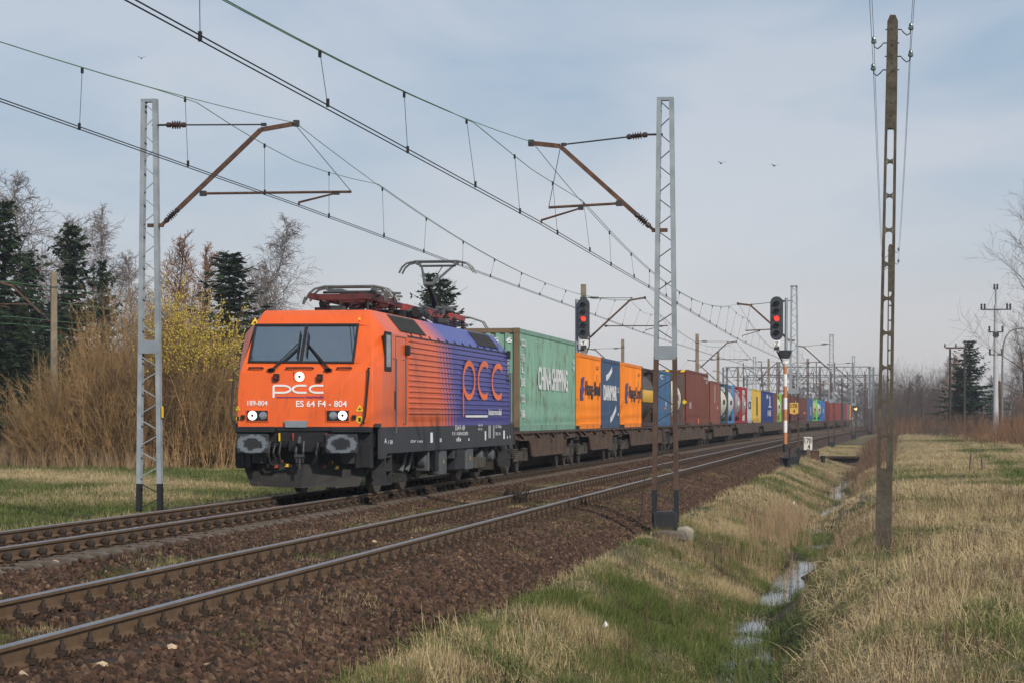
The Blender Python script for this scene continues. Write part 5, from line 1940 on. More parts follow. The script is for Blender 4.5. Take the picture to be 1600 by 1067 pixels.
for k in range(5):
    mb.add([(-HWC + .3 + k * .42, -.006, 2.80), (-HWC + .52 + k * .42, -.006, 2.80), (-HWC + .62 + k * .42, -.006, 2.92), (-HWC + .40 + k * .42, -.006, 2.92)], [(0, 1, 2, 3)])
mb.build('marking', M['warn'], c_br, fix=False)
MB().add([(.35, -.006, 1.15), (.95, -.006, 1.15), (.95, -.006, 1.07), (1.15, -.006, 1.22), (.95, -.006, 1.37), (.95, -.006, 1.27), (.35, -.006, 1.27)], [tuple(range(7))]).build('marking', M['warn'], c_br, fix=False)
container(1113, 1125.2, 2.60, (.21, .075, .055), 'lighter brown short container behind the tall brown one', (('#box', .30, .34, .5, .9, LW, 0), ('#box', .62, .68, .35, .42, LW, 0)), .66)
container(1168.3, 1174.6, 2.60, (.42, .46, .48), 'pale grey container between the silver tanks and the yellow container', (('CS', .2, .8, .40, .62, LB, .03),), .7)
container(1176.4, 1188.9, 2.60, YEL, 'yellow container with upright black lettering', (('#box', .44, .58, .22, .78, LB, 0), ('L', .5, .6, .08, .14, LB, 0)), .68)
container(1190.4, 1208, 2.60, DBLUE, 'deep blue container with a tall white figure, beside the yellow one', (('#box', .66, .73, .52, .86, LW, 0), ('UN', .38, .54, .76, .90, LW, .02), ('11 NS', .5, .78, .2, .40, LW, .02), ('#box', .55, .85, .49, .52, LW, 0)), .7)
container(1209, 1214.3, 2.60, (.17, .055, .045), 'narrow looking brown container just beyond the deep blue one', (), .66, detail=1)
container(1221.5, 1226.5, 2.60, (.18, .06, .05), 'brown container hidden behind the striped signal post', (), .66, detail=1)
container(1227.5, 1240.5, 2.60, (.15, .05, .04), 'brown container behind the yellow kilometre sign', (), .66, detail=1)
container(1241.5, 1261, 2.60, (.13, .043, .034), 'long brown container right of the yellow kilometre sign', (('#box', .06, .1, .3, .8, LW, 0),), .66, detail=1)
container(1261.8, 1270, 2.60, (.05, .10, .24), 'blue container in front of the green framed tank in the distance', (('#box', .55, .65, .25, .65, LW, 0),), .7, detail=1)
container(1284.3, 1289, 2.60, (.06, .15, .38), 'bright blue container behind the green framed distant tank', (('#box', .4, .6, .4, .6, LW, 0),), .7, detail=1)
far_list = [(1289.3, 1294.2, (.20, .035, .03), 'first dark red container beyond the bright blue one'),
            (1294.6, 1300.4, (.30, .045, .04), 'brighter red container behind the third right hand mast'),
            (1300.9, 1306.4, (.22, .05, .045), 'dull red container beyond the third right hand mast'),
            (1307.8, 1313.8, (.26, .055, .045), 'brick red container near the end of the train'),
            (1314.6, 1317.6, (.05, .055, .08), 'dark grey container near the end of the train'),
            (1317.9, 1320, (.16, .07, .05), 'brown container just before the teal one at the end of the train'),
            (1320.2, 1322.2, (.05, .15, .13), 'teal container left of the magenta one'),
            (1322.5, 1325, (.55, .02, .10), 'magenta container near the end of the train'),
            (1325.2, 1327.6, (.04, .18, .16), 'teal container right of the magenta one'),
            (1328, 1329.8, (.70, .20, .015), 'orange container at the very end of the train')]
for a, b, c, lab in far_list:
    container(a, b, 2.60, c, lab, (), .7, detail=0)


def tank(px0, px1, fcol, tcol, label, band=None, Rt=1.16, plate=False):
    t0, t1 = t_at(px0, XS), t_at(px1, XS)
    L = t1 - t0
    h = 2.59
    root = empty('tank_container', (XF + float(cv(t0)), t0, FLOOR_Z), heading(t0, t1), label, 'tank container', 'tank containers on the train')
    fm = paint(fcol, .66); tm = paint(tcol, .66)
    zc = 1.36
    mb = MB()
    y0, y1 = .10, L - .10
    Ls = y1 - y0
    prof = [(.02, y0)] + [(Rt * math.sin(a * math.pi / 2 / 6), y0 + .42 * (1 - math.cos(a * math.pi / 2 / 6))) for a in range(1, 7)]
    prof += [(Rt, y0 + Ls * k / 6) for k in range(1, 6) if .42 < Ls * k / 6 < Ls - .42]
    prof += [(Rt * math.sin(a * math.pi / 2 / 6), y1 - .42 * (1 - math.cos(a * math.pi / 2 / 6))) for a in range(6, 0, -1)] + [(.02, y1)]
    mb.lathe(prof, (0, 0, zc), (0, 1, 0), 32)
    to = mb.build('tank', tm, root, True)
    for k in range(5):
        y = y0 + .5 + (Ls - 1.0) * k / 4
        MB().lathe([(Rt + .004, -.035), (Rt + .018, -.03), (Rt + .018, .03), (Rt + .004, .035)], (0, y, zc), (0, 1, 0), 32).build('hoop', tm, to, True)
    if band:
        mb = MB()
        for k in range(13):
            a = math.radians(-14 + 26 * k / 12)
            for y in (y0 + .5, y1 - .45):
                mb.v.append(((Rt + .022) * math.cos(a), y, zc + (Rt + .022) * math.sin(a)))
        mb.f = [(2 * k, 2 * k + 1, 2 * k + 3, 2 * k + 2) for k in range(12)]; mb.mi = [0] * 12
        mb.build('band', band, to, fix=False)
        for (a0, a1) in ((.25, .46), (.54, .78)):
            x = Rt + .03
            ya, yb_ = y0 + Ls * a0, y0 + Ls * a1
            MB().add([(x - .02, ya, zc - .17), (x - .02, yb_, zc - .17), (x - .02, yb_, zc + .14), (x - .02, ya, zc + .14)], [(0, 1, 2, 3)]).build('marking', M['dark'], to, fix=False)
    else:
        x = Rt + .02
        MB().add([(x, y0 + Ls * .45, zc - .1), (x, y0 + Ls * .72, zc - .1), (x, y0 + Ls * .72, zc + .18), (x, y0 + Ls * .45, zc + .18)], [(0, 1, 2, 3)]).build('marking', M['dark'] if tcol[0] > .3 else LW, to, fix=False)
    for s in (1, -1):
        for y in (.075, L - .075):
            MB().box((s * (HWC - .09), y, h / 2), (.18, .15, h)).build('corner_post', fm, root)
        MB().box((s * (HWC - .06), L / 2, .10), (.12, L - .3, .16)).build('bottom_rail', fm, root)
        MB().box((s * (HWC - .3), L / 2, h - .04), (.10, L - .3, .07)).build('top_rail', fm, root)
    for y in (.075, L - .075):
        for z in (.08, h - .08):
            MB().box((0, y, z), (2 * HWC - .3, .12, .14)).build('end_rail', fm, root)
        for s in (1, -1):
            MB().bar((s * HWC * .9, y, .8), (s * .45, y, .12), .08, .08).build('brace', fm, root)
            MB().bar((s * HWC * .9, y, h - .7), (s * .5, y, h - .12), .08, .08).build('brace', fm, root)
        MB().box((0, y, .35), (1.2, .1, .5)).build('saddle', fm, root)
    if plate:
        MB().box((0, L - .02, h / 2), (2 * HWC - .1, .03, h - .1)).build('end_plate', fm, root)
    MB().lathe([(.28, 0), (.30, .10), (.22, .16)], (0, L / 2, zc + Rt - .03), n=14).build('manhole', fm, root)
    MB().box((.35, L / 2, h - .01), (.5, L * .8, .03)).build('walkway', M['galv'], root)
    return root


WHT = (.60, .56, .46)
SLV = (.30, .30, .30)
tank(1003.4, 1026.3, (.06, .035, .028), (.085, .068, .060), 'dark brown tank with a yellow band beside the orange container', M['yellow'], plate=True)
tank(1048, 1066.5, (.07, .07, .068), WHT, 'cream tank in a grey frame seen right of the near lattice mast')
tank(1126, 1137.2, (.05, .05, .052), WHT, 'cream tank right after the two brown containers')
tank(1138, 1147.6, (.05, .22, .42), WHT, 'cream tank held in a blue frame')
tank(1148.6, 1158.8, (.30, .02, .025), SLV, 'first silver tank in a red frame, next to the blue framed one')
tank(1159.4, 1167.6, (.28, .02, .025), SLV, 'second silver tank in a red frame, next to the pale grey container')
tank(1214.8, 1221, (.18, .50, .05), (.55, .58, .55), 'silver tank in a lime green frame beside the striped signal post')
tank(1270.4, 1277, (.16, .55, .05), (.50, .38, .20), 'tan tank in a lime green frame, far along the train')
tank(1277.3, 1284, (.05, .28, .55), (.5, .5, .48), 'pale tank in a blue frame behind the distant lime green one')

# ------------------------------------------------------------------ wagons
M['wagon'] = plain('wagon_frame', (.095, .064, .048), .8, 0, .3, 1.6, ((.05, .036, .028), .55), .25)
M['wagon_dark'] = plain('wagon_underside', (.05, .038, .030), .85, 0, .3, 2, None, .2)
ww_me = wheel_mesh(.46)


def wagon(t0, t1, detail, label, bogies=None):
    L = t1 - t0
    root = empty('container_wagon', (XF + float(cv(t0)), t0, 0), heading(t0, t1), label, 'wagon', 'container wagons of the train')
    by = bogies or (1.75, L - 1.75)
    top = 1.195
    fy0, fy1 = by[0] + 1.55, by[1] - 1.55
    low = .46
    if fy1 - fy0 < 2:
        fy0, fy1 = L * .4, L * .6
    pf = [(.05, top), (L - .05, top), (L - .05, .98), (by[1] + .9, .93), (by[1] - .9, .93), (by[1] - 1.25, .80), (fy1 + .0, low), (fy0, low), (by[0] + 1.25, .80), (by[0] + .9, .93), (by[0] - .9, .93), (.05, .98)]
    for s in (1, -1):
        MB().prism(pf, 'x', s * 1.15, s * 1.21).build('side_sill', M['wagon'], root)
        if detail > 1:
            mb = MB()
            mb.box((s * 1.235, L / 2, top - .03), (.09, L - .12, .06))
            for k in range(8):
                y = fy0 + (fy1 - fy0) * k / 7
                mb.box((s * 1.235, y, (top + low) / 2 - .02), (.06, .09, top - low - .05))
            mb.bar((s * 1.225, fy0, low + .02), (s * 1.225, fy1, low + .02), .08, .05, up=(1, 0, 0))
            mb.build('sill_rib', M['wagon'], root)
            for k in range(5):
                y = .5 + (L - 1.0) * k / 4
                MB().bar((s * 1.24, y, top - .02), (s * 1.33, y + .30, top - .20), .10, .04).build('container_latch', M['arm_rust'], root)
    mb = MB()
    mb.box((0, L / 2, top - .16), (.7, L - .3, .24))
    for k in range(6):
        mb.box((0, .2 + (L - .4) * k / 5, top - .10), (2.3, .18, .16))
    mb.box((0, .08, .98), (2.4, .16, .28)); mb.box((0, L - .08, .98), (2.4, .16, .28))
    mb.box((0, L / 2, .56), (1.0, L - .5, .86)); mb.box((0, (fy0 + fy1) / 2, .62), (2.1, fy1 - fy0, .50))  # low boxes for brake gear, enlarged to stand for the black shade beneath
    mb.build('frame', M['wagon_dark'], root)
    if detail:
        for y in (0, L):
            for s in (-1, 1):
                MB().disc((s * .875, y - .18 if y == 0 else y + .18, 1.04), (0, 1, 0), .20, .06, 12).build('buffer', M['dark'], root)
    for y in by:
        mb = MB()
        for s in (-1, 1):
            mb.prism([(y - 1.25, .62), (y - 1.1, .72), (y - .5, .62), (y + .5, .62), (y + 1.1, .72), (y + 1.25, .62), (y + 1.15, .40), (y + .6, .40), (y + .4, .28), (y - .4, .28), (y - .6, .40), (y - 1.15, .40)], 'x', s * .96, s * 1.06)
        mb.box((0, y, .60), (1.9, .35, .25))
        bg = mb.build('bogie', M['wagon_dark'], root)
        for a in (-.9, .9):
            for s in (1, -1):
                o = link('wheel', ww_me); o.location = (s * .80, y + a, .46); o.rotation_euler = (0, 0, 0 if s > 0 else math.pi); setp(o, bg)
                if detail > 1:
                    MB().box((s * 1.09, y + a, .46), (.14, .22, .24)).build('axle_box', M['bogie'], bg)
                    for dy in (-.26, .26):
                        MB().lathe([(.085, -.14 + .28 * i / 10) if i % 2 else (.060, -.14 + .28 * i / 10) for i in range(11)], (s * 1.06, y + a + dy, .56), n=8).build('coil_spring', M['wheel'], bg)
        if detail > 1:
            for s in (1, -1):
                MB().box((s * 1.08, y, .48), (.10, .5, .26)).build('brake_block', M['bogie'], bg)
    return root


def T(px):
    return t_at(px, XS)


WG = [(805, 903, 2, 'brown skeleton wagon under the sea green container'), (905, 970, 2, 'brown wagon under the first orange and the dark blue container'),
      (972.5, 1047.5, 2, 'brown wagon under the second orange container and the banded tank'), (1048.5, 1107.5, 2, 'brown wagon under the tall brown container'),
      (1109, 1148, 2, 'brown wagon under the short brown container and the cream tanks'), (1149, 1189.3, 1, 'brown wagon under the red framed tanks and the yellow container'),
      (1190, 1226.8, 1, 'dark wagon under the deep blue container'), (1227.2, 1261.3, 1, 'dark wagon behind the mast with the yellow kilometre sign'),
      (1261.8, 1289, 1, 'dark wagon under the distant green framed tank'), (1289.3, 1306.6, 0, 'dark wagon under the red containers far along the train'),
      (1307.2, 1320, 0, 'dark wagon under the brick red container near the train end'), (1320.2, 1330.2, 0, 'last dark wagon at the end of the train')]
for a, b, d, lab in WG:
    wagon(T(a), T(b), d, lab)
# ------------------------------------------------------------------ catenary masts and brackets
def mast_paint(brown):
    t = NT('mast_paint')
    o = t.obj()
    z = t.sep(o)[2]
    n = t.noise(o, 3.5, 5)
    g = t.mix(t.ramp(n, .3, .7), (.20, .23, .255), (.31, .345, .37))
    b = t.mix(t.ramp(n, .3, .7), (.060, .034, .025), (.105, .062, .045))
    c = t.mix(t.math('LESS_THAN', z, 3.13), g, b) if brown else g
    c = t.mix(t.math('LESS_THAN', z, .62 if brown else .55), c, (.016, .017, .020))
    s = t.noise(t.scale(o, (4, 4, .6)), 4, 5, .7)
    c = t.mix(t.math('MULTIPLY', t.ramp(s, .62, .74), .6), c, (.16, .10, .07))
    return t.fin(c, .6, .0, .3)


M['mast_brown'] = mast_paint(True)
M['mast_grey'] = mast_paint(False)
M['post_conc'] = plain('mast_concrete', (.21, .17, .12), .9, 0, .25, 3, ((.12, .10, .07), .56), .2, .3)


def ins_rod(p, q, parent, name='insulator'):
    """ribbed rod insulator between two points"""
    p, q = np.array(p, float), np.array(q, float)
    L = np.linalg.norm(q - p)
    prof = [(.035, 0), (.052, .02), (.052, L * .22), (.03, L * .24)]
    for k in range(4):
        h = L * (.28 + .12 * k)
        prof += [(.035, h), (.085, h + L * .04), (.04, h + L * .08)]
    prof += [(.03, L * .76), (.052, L * .78), (.052, L - .02), (.03, L)]
    return MB().lathe(prof, p, q - p, 10).build(name, M['ceramic'], parent, True)


def cantilever(parent, d, G):
    """d: +1 bracket towards +x. G: dict of local heights and reaches"""
    b = MB()
    P = lambda x, z, y=0: (d * x, y, z)
    lo, bend, tip = G['lo'], G['bend'], G['tip']
    v = np.array(bend) - np.array(lo); v = v / np.linalg.norm(v)
    i0 = np.array(lo) + v * .10; i1 = i0 + v * .38
    b.bar(P(*i1), P(*bend), .055, .085); b.bar(P(*bend), P(*tip), .055, .085)
    b.box(P(lo[0] * .5, lo[1]), (lo[0] + .08, .08, .07))
    b.bar(P(*lo), P(*i0), .05, .06)
    root = b.build('cantilever', M['arm_rust'], parent)
    ins_rod(P(*i0), P(*i1), root)
    tz, te = G['tie'], G['tie_end']
    MB().tube([P(.05, tz), P(.36, tz)], .022, 6).build('shackle', M['dark'], root)
    ins_rod(P(.34, tz), P(.74, tz + (te[1] - tz) * .25), root)
    MB().tube([P(.74, tz + (te[1] - tz) * .25), P(*te)], .016, 6).build('tie_rod', M['dark'], root)
    MB().tube([P(*G['st0']), P(*G['st1'])], .026, 7).build('steady_tube', M['arm_rust'], root)
    MB().tube([P(*G['st1']), P(*G['hang'])], .007, 5).build('hanger_wire', M['wire'], root)
    mb = MB()
    for y in (-.04, .04):
        mb.tube([P(*G['rg0'], y * .3), P(G['rg1'][0], G['rg1'][1] + .06, y), P(*G['rg1'], y)], .017, 6)
    mb.build('registration_arm', M['arm_rust'], root)
    mb = MB()
    mb.box(P(*G['st0']), (.12, .10, .10)); mb.box(P(*tip), (.10, .12, .12)); mb.box(P(*G['rg0']), (.10, .08, .07)); mb.box(P(te[0], te[1]), (.10, .06, .06))
    mb.build('clamp', M['dark'], root)
    return root


ZL = .25                      # mast foot below the rail heads: left masts
ZR = .40
GL = dict(lo=(.24, 5.34 + ZL), bend=(2.24, 7.17 + ZL), tip=(2.95, 7.28 + ZL), tie=7.30 + ZL, tie_end=(2.30, 7.27 + ZL), st0=(1.08, 5.95 + ZL), st1=(4.04, 5.94 + ZL), hang=(2.93, 7.25 + ZL), rg0=(3.75, 5.92 + ZL), rg1=(3.0, 5.69 + ZL))
GR = dict(lo=(.22, 5.14 + ZR), bend=(2.02, 6.77 + ZR), tip=(2.58, 6.84 + ZR), tie=6.96 + ZR, tie_end=(1.95, 6.80 + ZR), st0=(.88, 5.66 + ZR), st1=(2.24, 5.60 + ZR), hang=(2.02, 6.72 + ZR), rg0=(1.62, 5.58 + ZR), rg1=(2.38, 5.30 + ZR))


def lattice_mast(loc, Hm, brown, label, d, G, block, rz=0, group='catenary masts along the line'):
    root = empty('catenary_mast', loc, rz, label, 'catenary mast', group)
    m = M['mast_brown'] if brown else M['mast_grey']
    wb, wt = .215, .115
    for s in (-1, 1):
        mb = MB()
        # U-channel leg: web and two flanges
        a, b = (s * wb, 0, 0), (s * wt, 0, Hm)
        for (dx, dy, w, h) in ((0, -.07, .085, .010), (0, .07, .085, .010), (s * .037, 0, .010, .13)):
            mb.bar((a[0] + dx, dy, 0), (b[0] + dx, dy, Hm), w, h, up=(0, 1, 0))
        mb.build('leg', m, root)
    nb_ = 26
    for k in range(nb_):
        z0, z1 = Hm * (k + .15) / nb_, Hm * (k + .85) / nb_
        if abs((z0 + z1) / 2 - 3.2) < .13:
            continue
        s = 1 if k % 2 else -1
        f0, f1 = wb + (wt - wb) * z0 / Hm, wb + (wt - wb) * z1 / Hm
        MB().bar((s * f0, -.05, z0), (-s * f1, -.05, z1), .018, .018).build('brace', m if not brown else M['dark'], root)
    MB().box((0, 0, 3.22), (2 * (wb + (wt - wb) * .4) + .05, .165, .26)).build('plate', M['galv'], root)
    MB().box((0, 0, Hm - .02), (2 * wt + .085, .15, .06)).build('cap', M['galv'], root)
    if block:
        MB().box((0, 0, -.02), (.46, .46, .46)).build('base_block', M['black'], root, bevel=.03)
    cantilever(root, d, G)
    return root


def concrete_mast(loc, Hm, label, d, G, rz=0, group='catenary masts along the line'):
    root = empty('catenary_mast', loc, rz, label, 'catenary mast', group)
    mb = MB()
    mb.add([(sx * .16, sy * .14, -.3) for sx, sy in ((-1, -1), (1, -1), (1, 1), (-1, 1))] + [(sx * .12, sy * .11, Hm) for sx, sy in ((-1, -1), (1, -1), (1, 1), (-1, 1))], [(3, 2, 1, 0), (4, 5, 6, 7), (0, 1, 5, 4), (1, 2, 6, 5), (2, 3, 7, 6), (3, 0, 4, 7)])
    mb.build('post', M['post_conc'], root, bevel=.02)
    MB().box((0, 0, Hm * .92), (.30, .27, .06)).build('collar', M['dark'], root)
    cantilever(root, d, G)
    return root


XML, XMR = -14.2, -4.1
lm1 = lattice_mast((XML, 44.7, -ZL), 8.05, False, 'near grey lattice mast with black feet left of the train', 1, GL, False)
MB().box((.265, -.01, 1.55 + .4), (.012, .10, .22)).build('yellow_marker', M['warn'], lm1)
rm1 = lattice_mast((XMR, 44.9, -ZR), 8.05, True, 'near lattice mast in grey and brown standing on a black block beside the ditch', -1, GR, True)
MB().tube([(-.21, 0, 1.0), (-.34, -.02, 1.05), (-.40, -.05, .8), (-.44, -.1, .2), (-.55, -.12, -.1)], .010, 5).build('earthing_wire', M['wire'], rm1)
MASTS_R = [(110, 'second lattice mast on the right, carrying the yellow kilometre sign'), (175, 'third lattice mast on the right, beyond the white kilometre board'), (240, 'fourth lattice mast on the right, near the distant portals'), (305, 'fifth lattice mast on the right, right by the first portal')]
for q, lab in MASTS_R:
    o = copy_tree(rm1)
    o.location = (XMR + float(cv(q)), q, -ZR if q < 200 else -.3); o.rotation_euler = (0, 0, cva(q)); o['label'] = lab
concrete_mast((XML, 112.5, -ZL), 8.2, 'concrete catenary mast right behind the left signal head', 1, GL)
concrete_mast((XML + float(cv(178)), 178, -ZL), 8.1, 'concrete catenary mast above the tall brown container', 1, GL)
for q, lab in ((243, 'brown lattice mast above the yellow and deep blue containers'), (306, 'lattice mast far behind the deep blue container')):
    o = copy_tree(lm1)
    o.location = (XML + float(cv(q)), q, -ZL); o.rotation_euler = (0, 0, cva(q)); o['label'] = lab
# masts of the line that branches off to the left: bracket turned away
GT3 = {k: v for k, v in GL.items()}
for px, Z, lab in ((973, 194, 'concrete mast with its bracket turned left, between the signal and the near right mast'),
                   (1122, 232, 'slim concrete mast right of the one above the tall brown container'),
                   (1153, 285, 'stout dark mast in the tangle before the portals, left one'),
                   (1201, 270, 'dark mast with open frame left of the right hand signal')):
    X, q = at(px, Z)
    concrete_mast((X, q, -.3), (zat({973: 530, 1122: 549, 1153: 572, 1201: 560}[px], Z) + .3), lab, -1, GT3 if px != 1201 else GL)
X, q = at(84, 97)
zg = float(gz(X, q))
pm_ = concrete_mast((X, q, zg), zat(425, 97) - zg, 'tan square mast standing in front of the willow bush at the left', -1, dict(lo=(.2, 5.95), bend=(1.7, 7.35), tip=(2.2, 7.5), tie=7.2, tie_end=(1.9, 7.4), st0=(.9, 6.6), st1=(2.6, 6.6), hang=(2.1, 7.4), rg0=(2.3, 6.55), rg1=(1.8, 6.4)), .5, 'catenary masts along the line')
M['post_conc'].name = 'mast_concrete'

# ------------------------------------------------------------------ overhead line
def overhead(Xs, Xc, zs, zst, zc, sag, tms, stag, label, y7=7.3):
    """Xs: x of the support points, Xc: x of the contact wire at the masts"""
    root = empty('overhead_line', (0, 0, 0), 0, label, 'overhead line', 'overhead lines above the tracks')
    A, B, C1, C2 = [], [], [], []
    drops = []
    for a, b in zip(tms[:-1], tms[1:]):
        Ls = b - a
        i = tms.index(a)
        s0, s1 = (stag if i % 2 else -stag), (stag if (i + 1) % 2 else -stag)
        def mess(q):
            u = (q - a) / Ls
            return zs - 4 * sag * u * (1 - u)
        def stitch(q):
            d = min(q - a, b - q)
            if d >= y7:
                return mess(q) - .03
            zj = mess(a + y7) - .03
            return zst + (zj - zst) * (d / y7) ** 1.6
        def cx(q):
            u = (q - a) / Ls
            return Xc + s0 * (1 - u) + s1 * u - stag
        n = 28
        for k in range(n + 1):
            q = a + Ls * k / n
            c = float(cv(q))
            A.append((Xs + c, q, mess(q)))
            B.append((Xs + c + .085 * min(1, min(q - a, b - q) / y7), q, stitch(q)))
            C1.append((cx(q) - .035 + c, q, zc)); C2.append((cx(q) + .035 + c, q, zc + .012))
        nd = 13 if a < 150 else 9
        for k in range(nd):
            q = a + Ls * (k + .5) / nd
            c = float(cv(q))
            drops.append(((Xs + c + .05, q, stitch(q)), (cx(q) + (.035 if k % 2 else -.035) + c, q + .12, zc)))
    MB().tube(A, .0070, 5).build('messenger_wire', M['wire_green'], root)
    MB().tube(B, .0070, 5).build('messenger_wire', M['wire_green'], root)
    MB().tube(C1, .0085, 5).build('contact_wire', M['wire'], root)
    MB().tube(C2, .0085, 5).build('contact_wire', M['wire'], root)
    for p, q in drops:
        mb = MB()
        mb.tube([p, q], .0042, 4)
        if p[1] < 120:
            mb.box((p[0], p[1], p[2] - .03), (.035, .03, .08)); mb.box((q[0], q[1], q[2] + .04), (.035, .03, .10))
        mb.build('dropper', M['wire'], root, fix=False)
    return root


overhead(XML + 2.93, XML + 3.0, 7.29, 6.55, 5.68, 1.18, [-20.3, 44.7, 112.5, 178, 243, 306, 371], .18, 'overhead wires above the far track and the train')
overhead(XMR - 2.56, XMR - 2.38, 6.86, 6.33, 5.29, 1.15, [-20.1, 44.9, 110, 175, 240, 305, 370], .18, 'overhead wires above the near empty track')
# greenish wires of the branching line behind the willow
root = empty('overhead_line', (0, 0, 0), 0, 'four greenish wires running from the tan mast behind the locomotive', 'overhead line', 'overhead lines above the tracks')
for z0, dx in ((7.15, 0), (6.55, -.1), (5.72, .1), (5.42, .25)):
    pts = []
    for (px, Z) in ((-160, 91), (84, 97), (390, 122), (700, 158), (973, 194)):
        X, q = at(px, Z)
        pts.append((X - 1.9 + dx, q, z0))
    MB().tube(pts, .013, 5).build('wire', M['wire_green'], root)

# ------------------------------------------------------------------ portals of the station far ahead
def portal(Z, xl, xr, yt, yb, label):
    X0, q0 = at(xl, Z); X1, q1 = at(xr, Z)
    zt, zb = zat(yt, Z), zat(yb, Z)
    root = empty('catenary_portal', (X0, q0, -.3), 0, label, 'portal', 'station portals spanning the tracks')
    W_ = X1 - X0
    h = .3
    mb = MB()
    n = max(8, int(W_ / 1.0))
    for y in (-.3, .3):
        mb.bar((0, y, zt + h), (W_, y, zt + h), .12, .12); mb.bar((0, y, zb + h), (W_, y, zb + h), .12, .12)
        for k in range(n):
            a, b = W_ * k / n, W_ * (k + 1) / n
            mb.bar((a, y, zb + h), ((a + b) / 2, y, zt + h), .06, .06); mb.bar(((a + b) / 2, y, zt + h), (b, y, zb + h), .06, .06)
    mb.build('truss_beam', M['portal'], root)
    for x in (0, W_):
        mb = MB()
        for sx in (-.25, .25):
            mb.bar((x + sx, 0, 0), (x + sx, 0, zt + h), .12, .25)
        for k in range(10):
            z = (zt + h) * k / 10
            mb.bar((x - .25, 0, z), (x + .25, 0, z + (zt + h) / 10), .05, .05)
        mb.build('leg', M['portal'], root)
    for k in range(1, 8):
        x = W_ * k / 8
        mb = MB()
        mb.bar((x, 0, zt + h + .6), (x, 0, 5.6 + h), .12, .12)
        mb.bar((x, 0, 6.9 + h), (x + .9, 0, 6.2 + h), .06, .06); mb.bar((x, 0, 5.9 + h), (x + 1.2, 0, 5.95 + h), .05, .05)
        mb.build('drop_post', M['brown_steel'], root)


portal(313, 1133, 1362, 573.5, 589, 'nearest grey truss portal over the tracks ahead')
portal(372, 1165, 1378, 586, 599, 'second truss portal, half hidden behind the nearest')
portal(440, 1190, 1384, 599, 610, 'third truss portal farther along')
portal(520, 1215, 1376, 611, 620, 'fourth truss portal, low over the end of the train')
portal(640, 1225, 1372, 621, 628, 'farthest faint truss portal')
for k, (px, Z, yt) in enumerate(((1215, 290, 566), (1262, 300, 560), (1281, 330, 572), (1316, 300, 590), (1298, 350, 580), (1352, 345, 585), (1240, 360, 585))):
    X, q = at(px, Z)
    r_ = empty('steel_post', (X, q, -.3), 0, ['slim dark steel post left of the right signal mast top', 'tall slim steel post between second and third right masts', 'steel post just left of the third right mast', 'short steel post right of the third right mast', 'steel post exactly behind the third right mast', 'steel post beside the right leg of the nearest portal', 'steel post behind the second right mast'][k], 'post', 'steel posts near the portals')
    mb = MB(); Hh = zat(yt, Z) + .3
    mb.bar((-.1, 0, 0), (-.08, 0, Hh), .07, .12); mb.bar((.1, 0, 0), (.08, 0, Hh), .07, .12)
    for j in range(8):
        mb.bar((-.09, 0, Hh * j / 8), (.09, 0, Hh * (j + .5) / 8), .04, .04)
    mb.build('frame', M['brown_steel'], r_)
    mb = MB(); d = -1 if k % 2 else 1
    mb.bar((0, 0, Hh * .68), (d * 2.2, 0, Hh * .93), .07, .07); mb.bar((d * 2.2, 0, Hh * .93), (d * 2.9, 0, Hh * .94), .07, .07); mb.bar((0, 0, Hh * .95), (d * 2.2, 0, Hh * .94), .025, .025); mb.bar((d * .9, 0, Hh * .76), (d * 3, 0, Hh * .76), .045, .045)
    mb.build('bracket', M['arm_rust'], r_)

# ------------------------------------------------------------------ signals
t = NT('red_lamp'); t.b.inputs['Emission Color'].default_value = (1, .02, .01, 1); t.b.inputs['Emission Strength'].default_value = 4.5
M['red_lit'] = t.fin((.8, .02, .02), .4)
t = NT('amber_lamp'); t.b.inputs['Emission Color'].default_value = (1, .45, .12, 1); t.b.inputs['Emission Strength'].default_value = 12
M['amber_lit'] = t.fin((.8, .4, .1), .4)
M['lens_off'] = plain('dark_lens', (.010, .010, .011), .2, 0, .1, 5)
M['head_grey'] = plain('signal_head_grey', (.038, .043, .050), .5, 0, .12, 3)


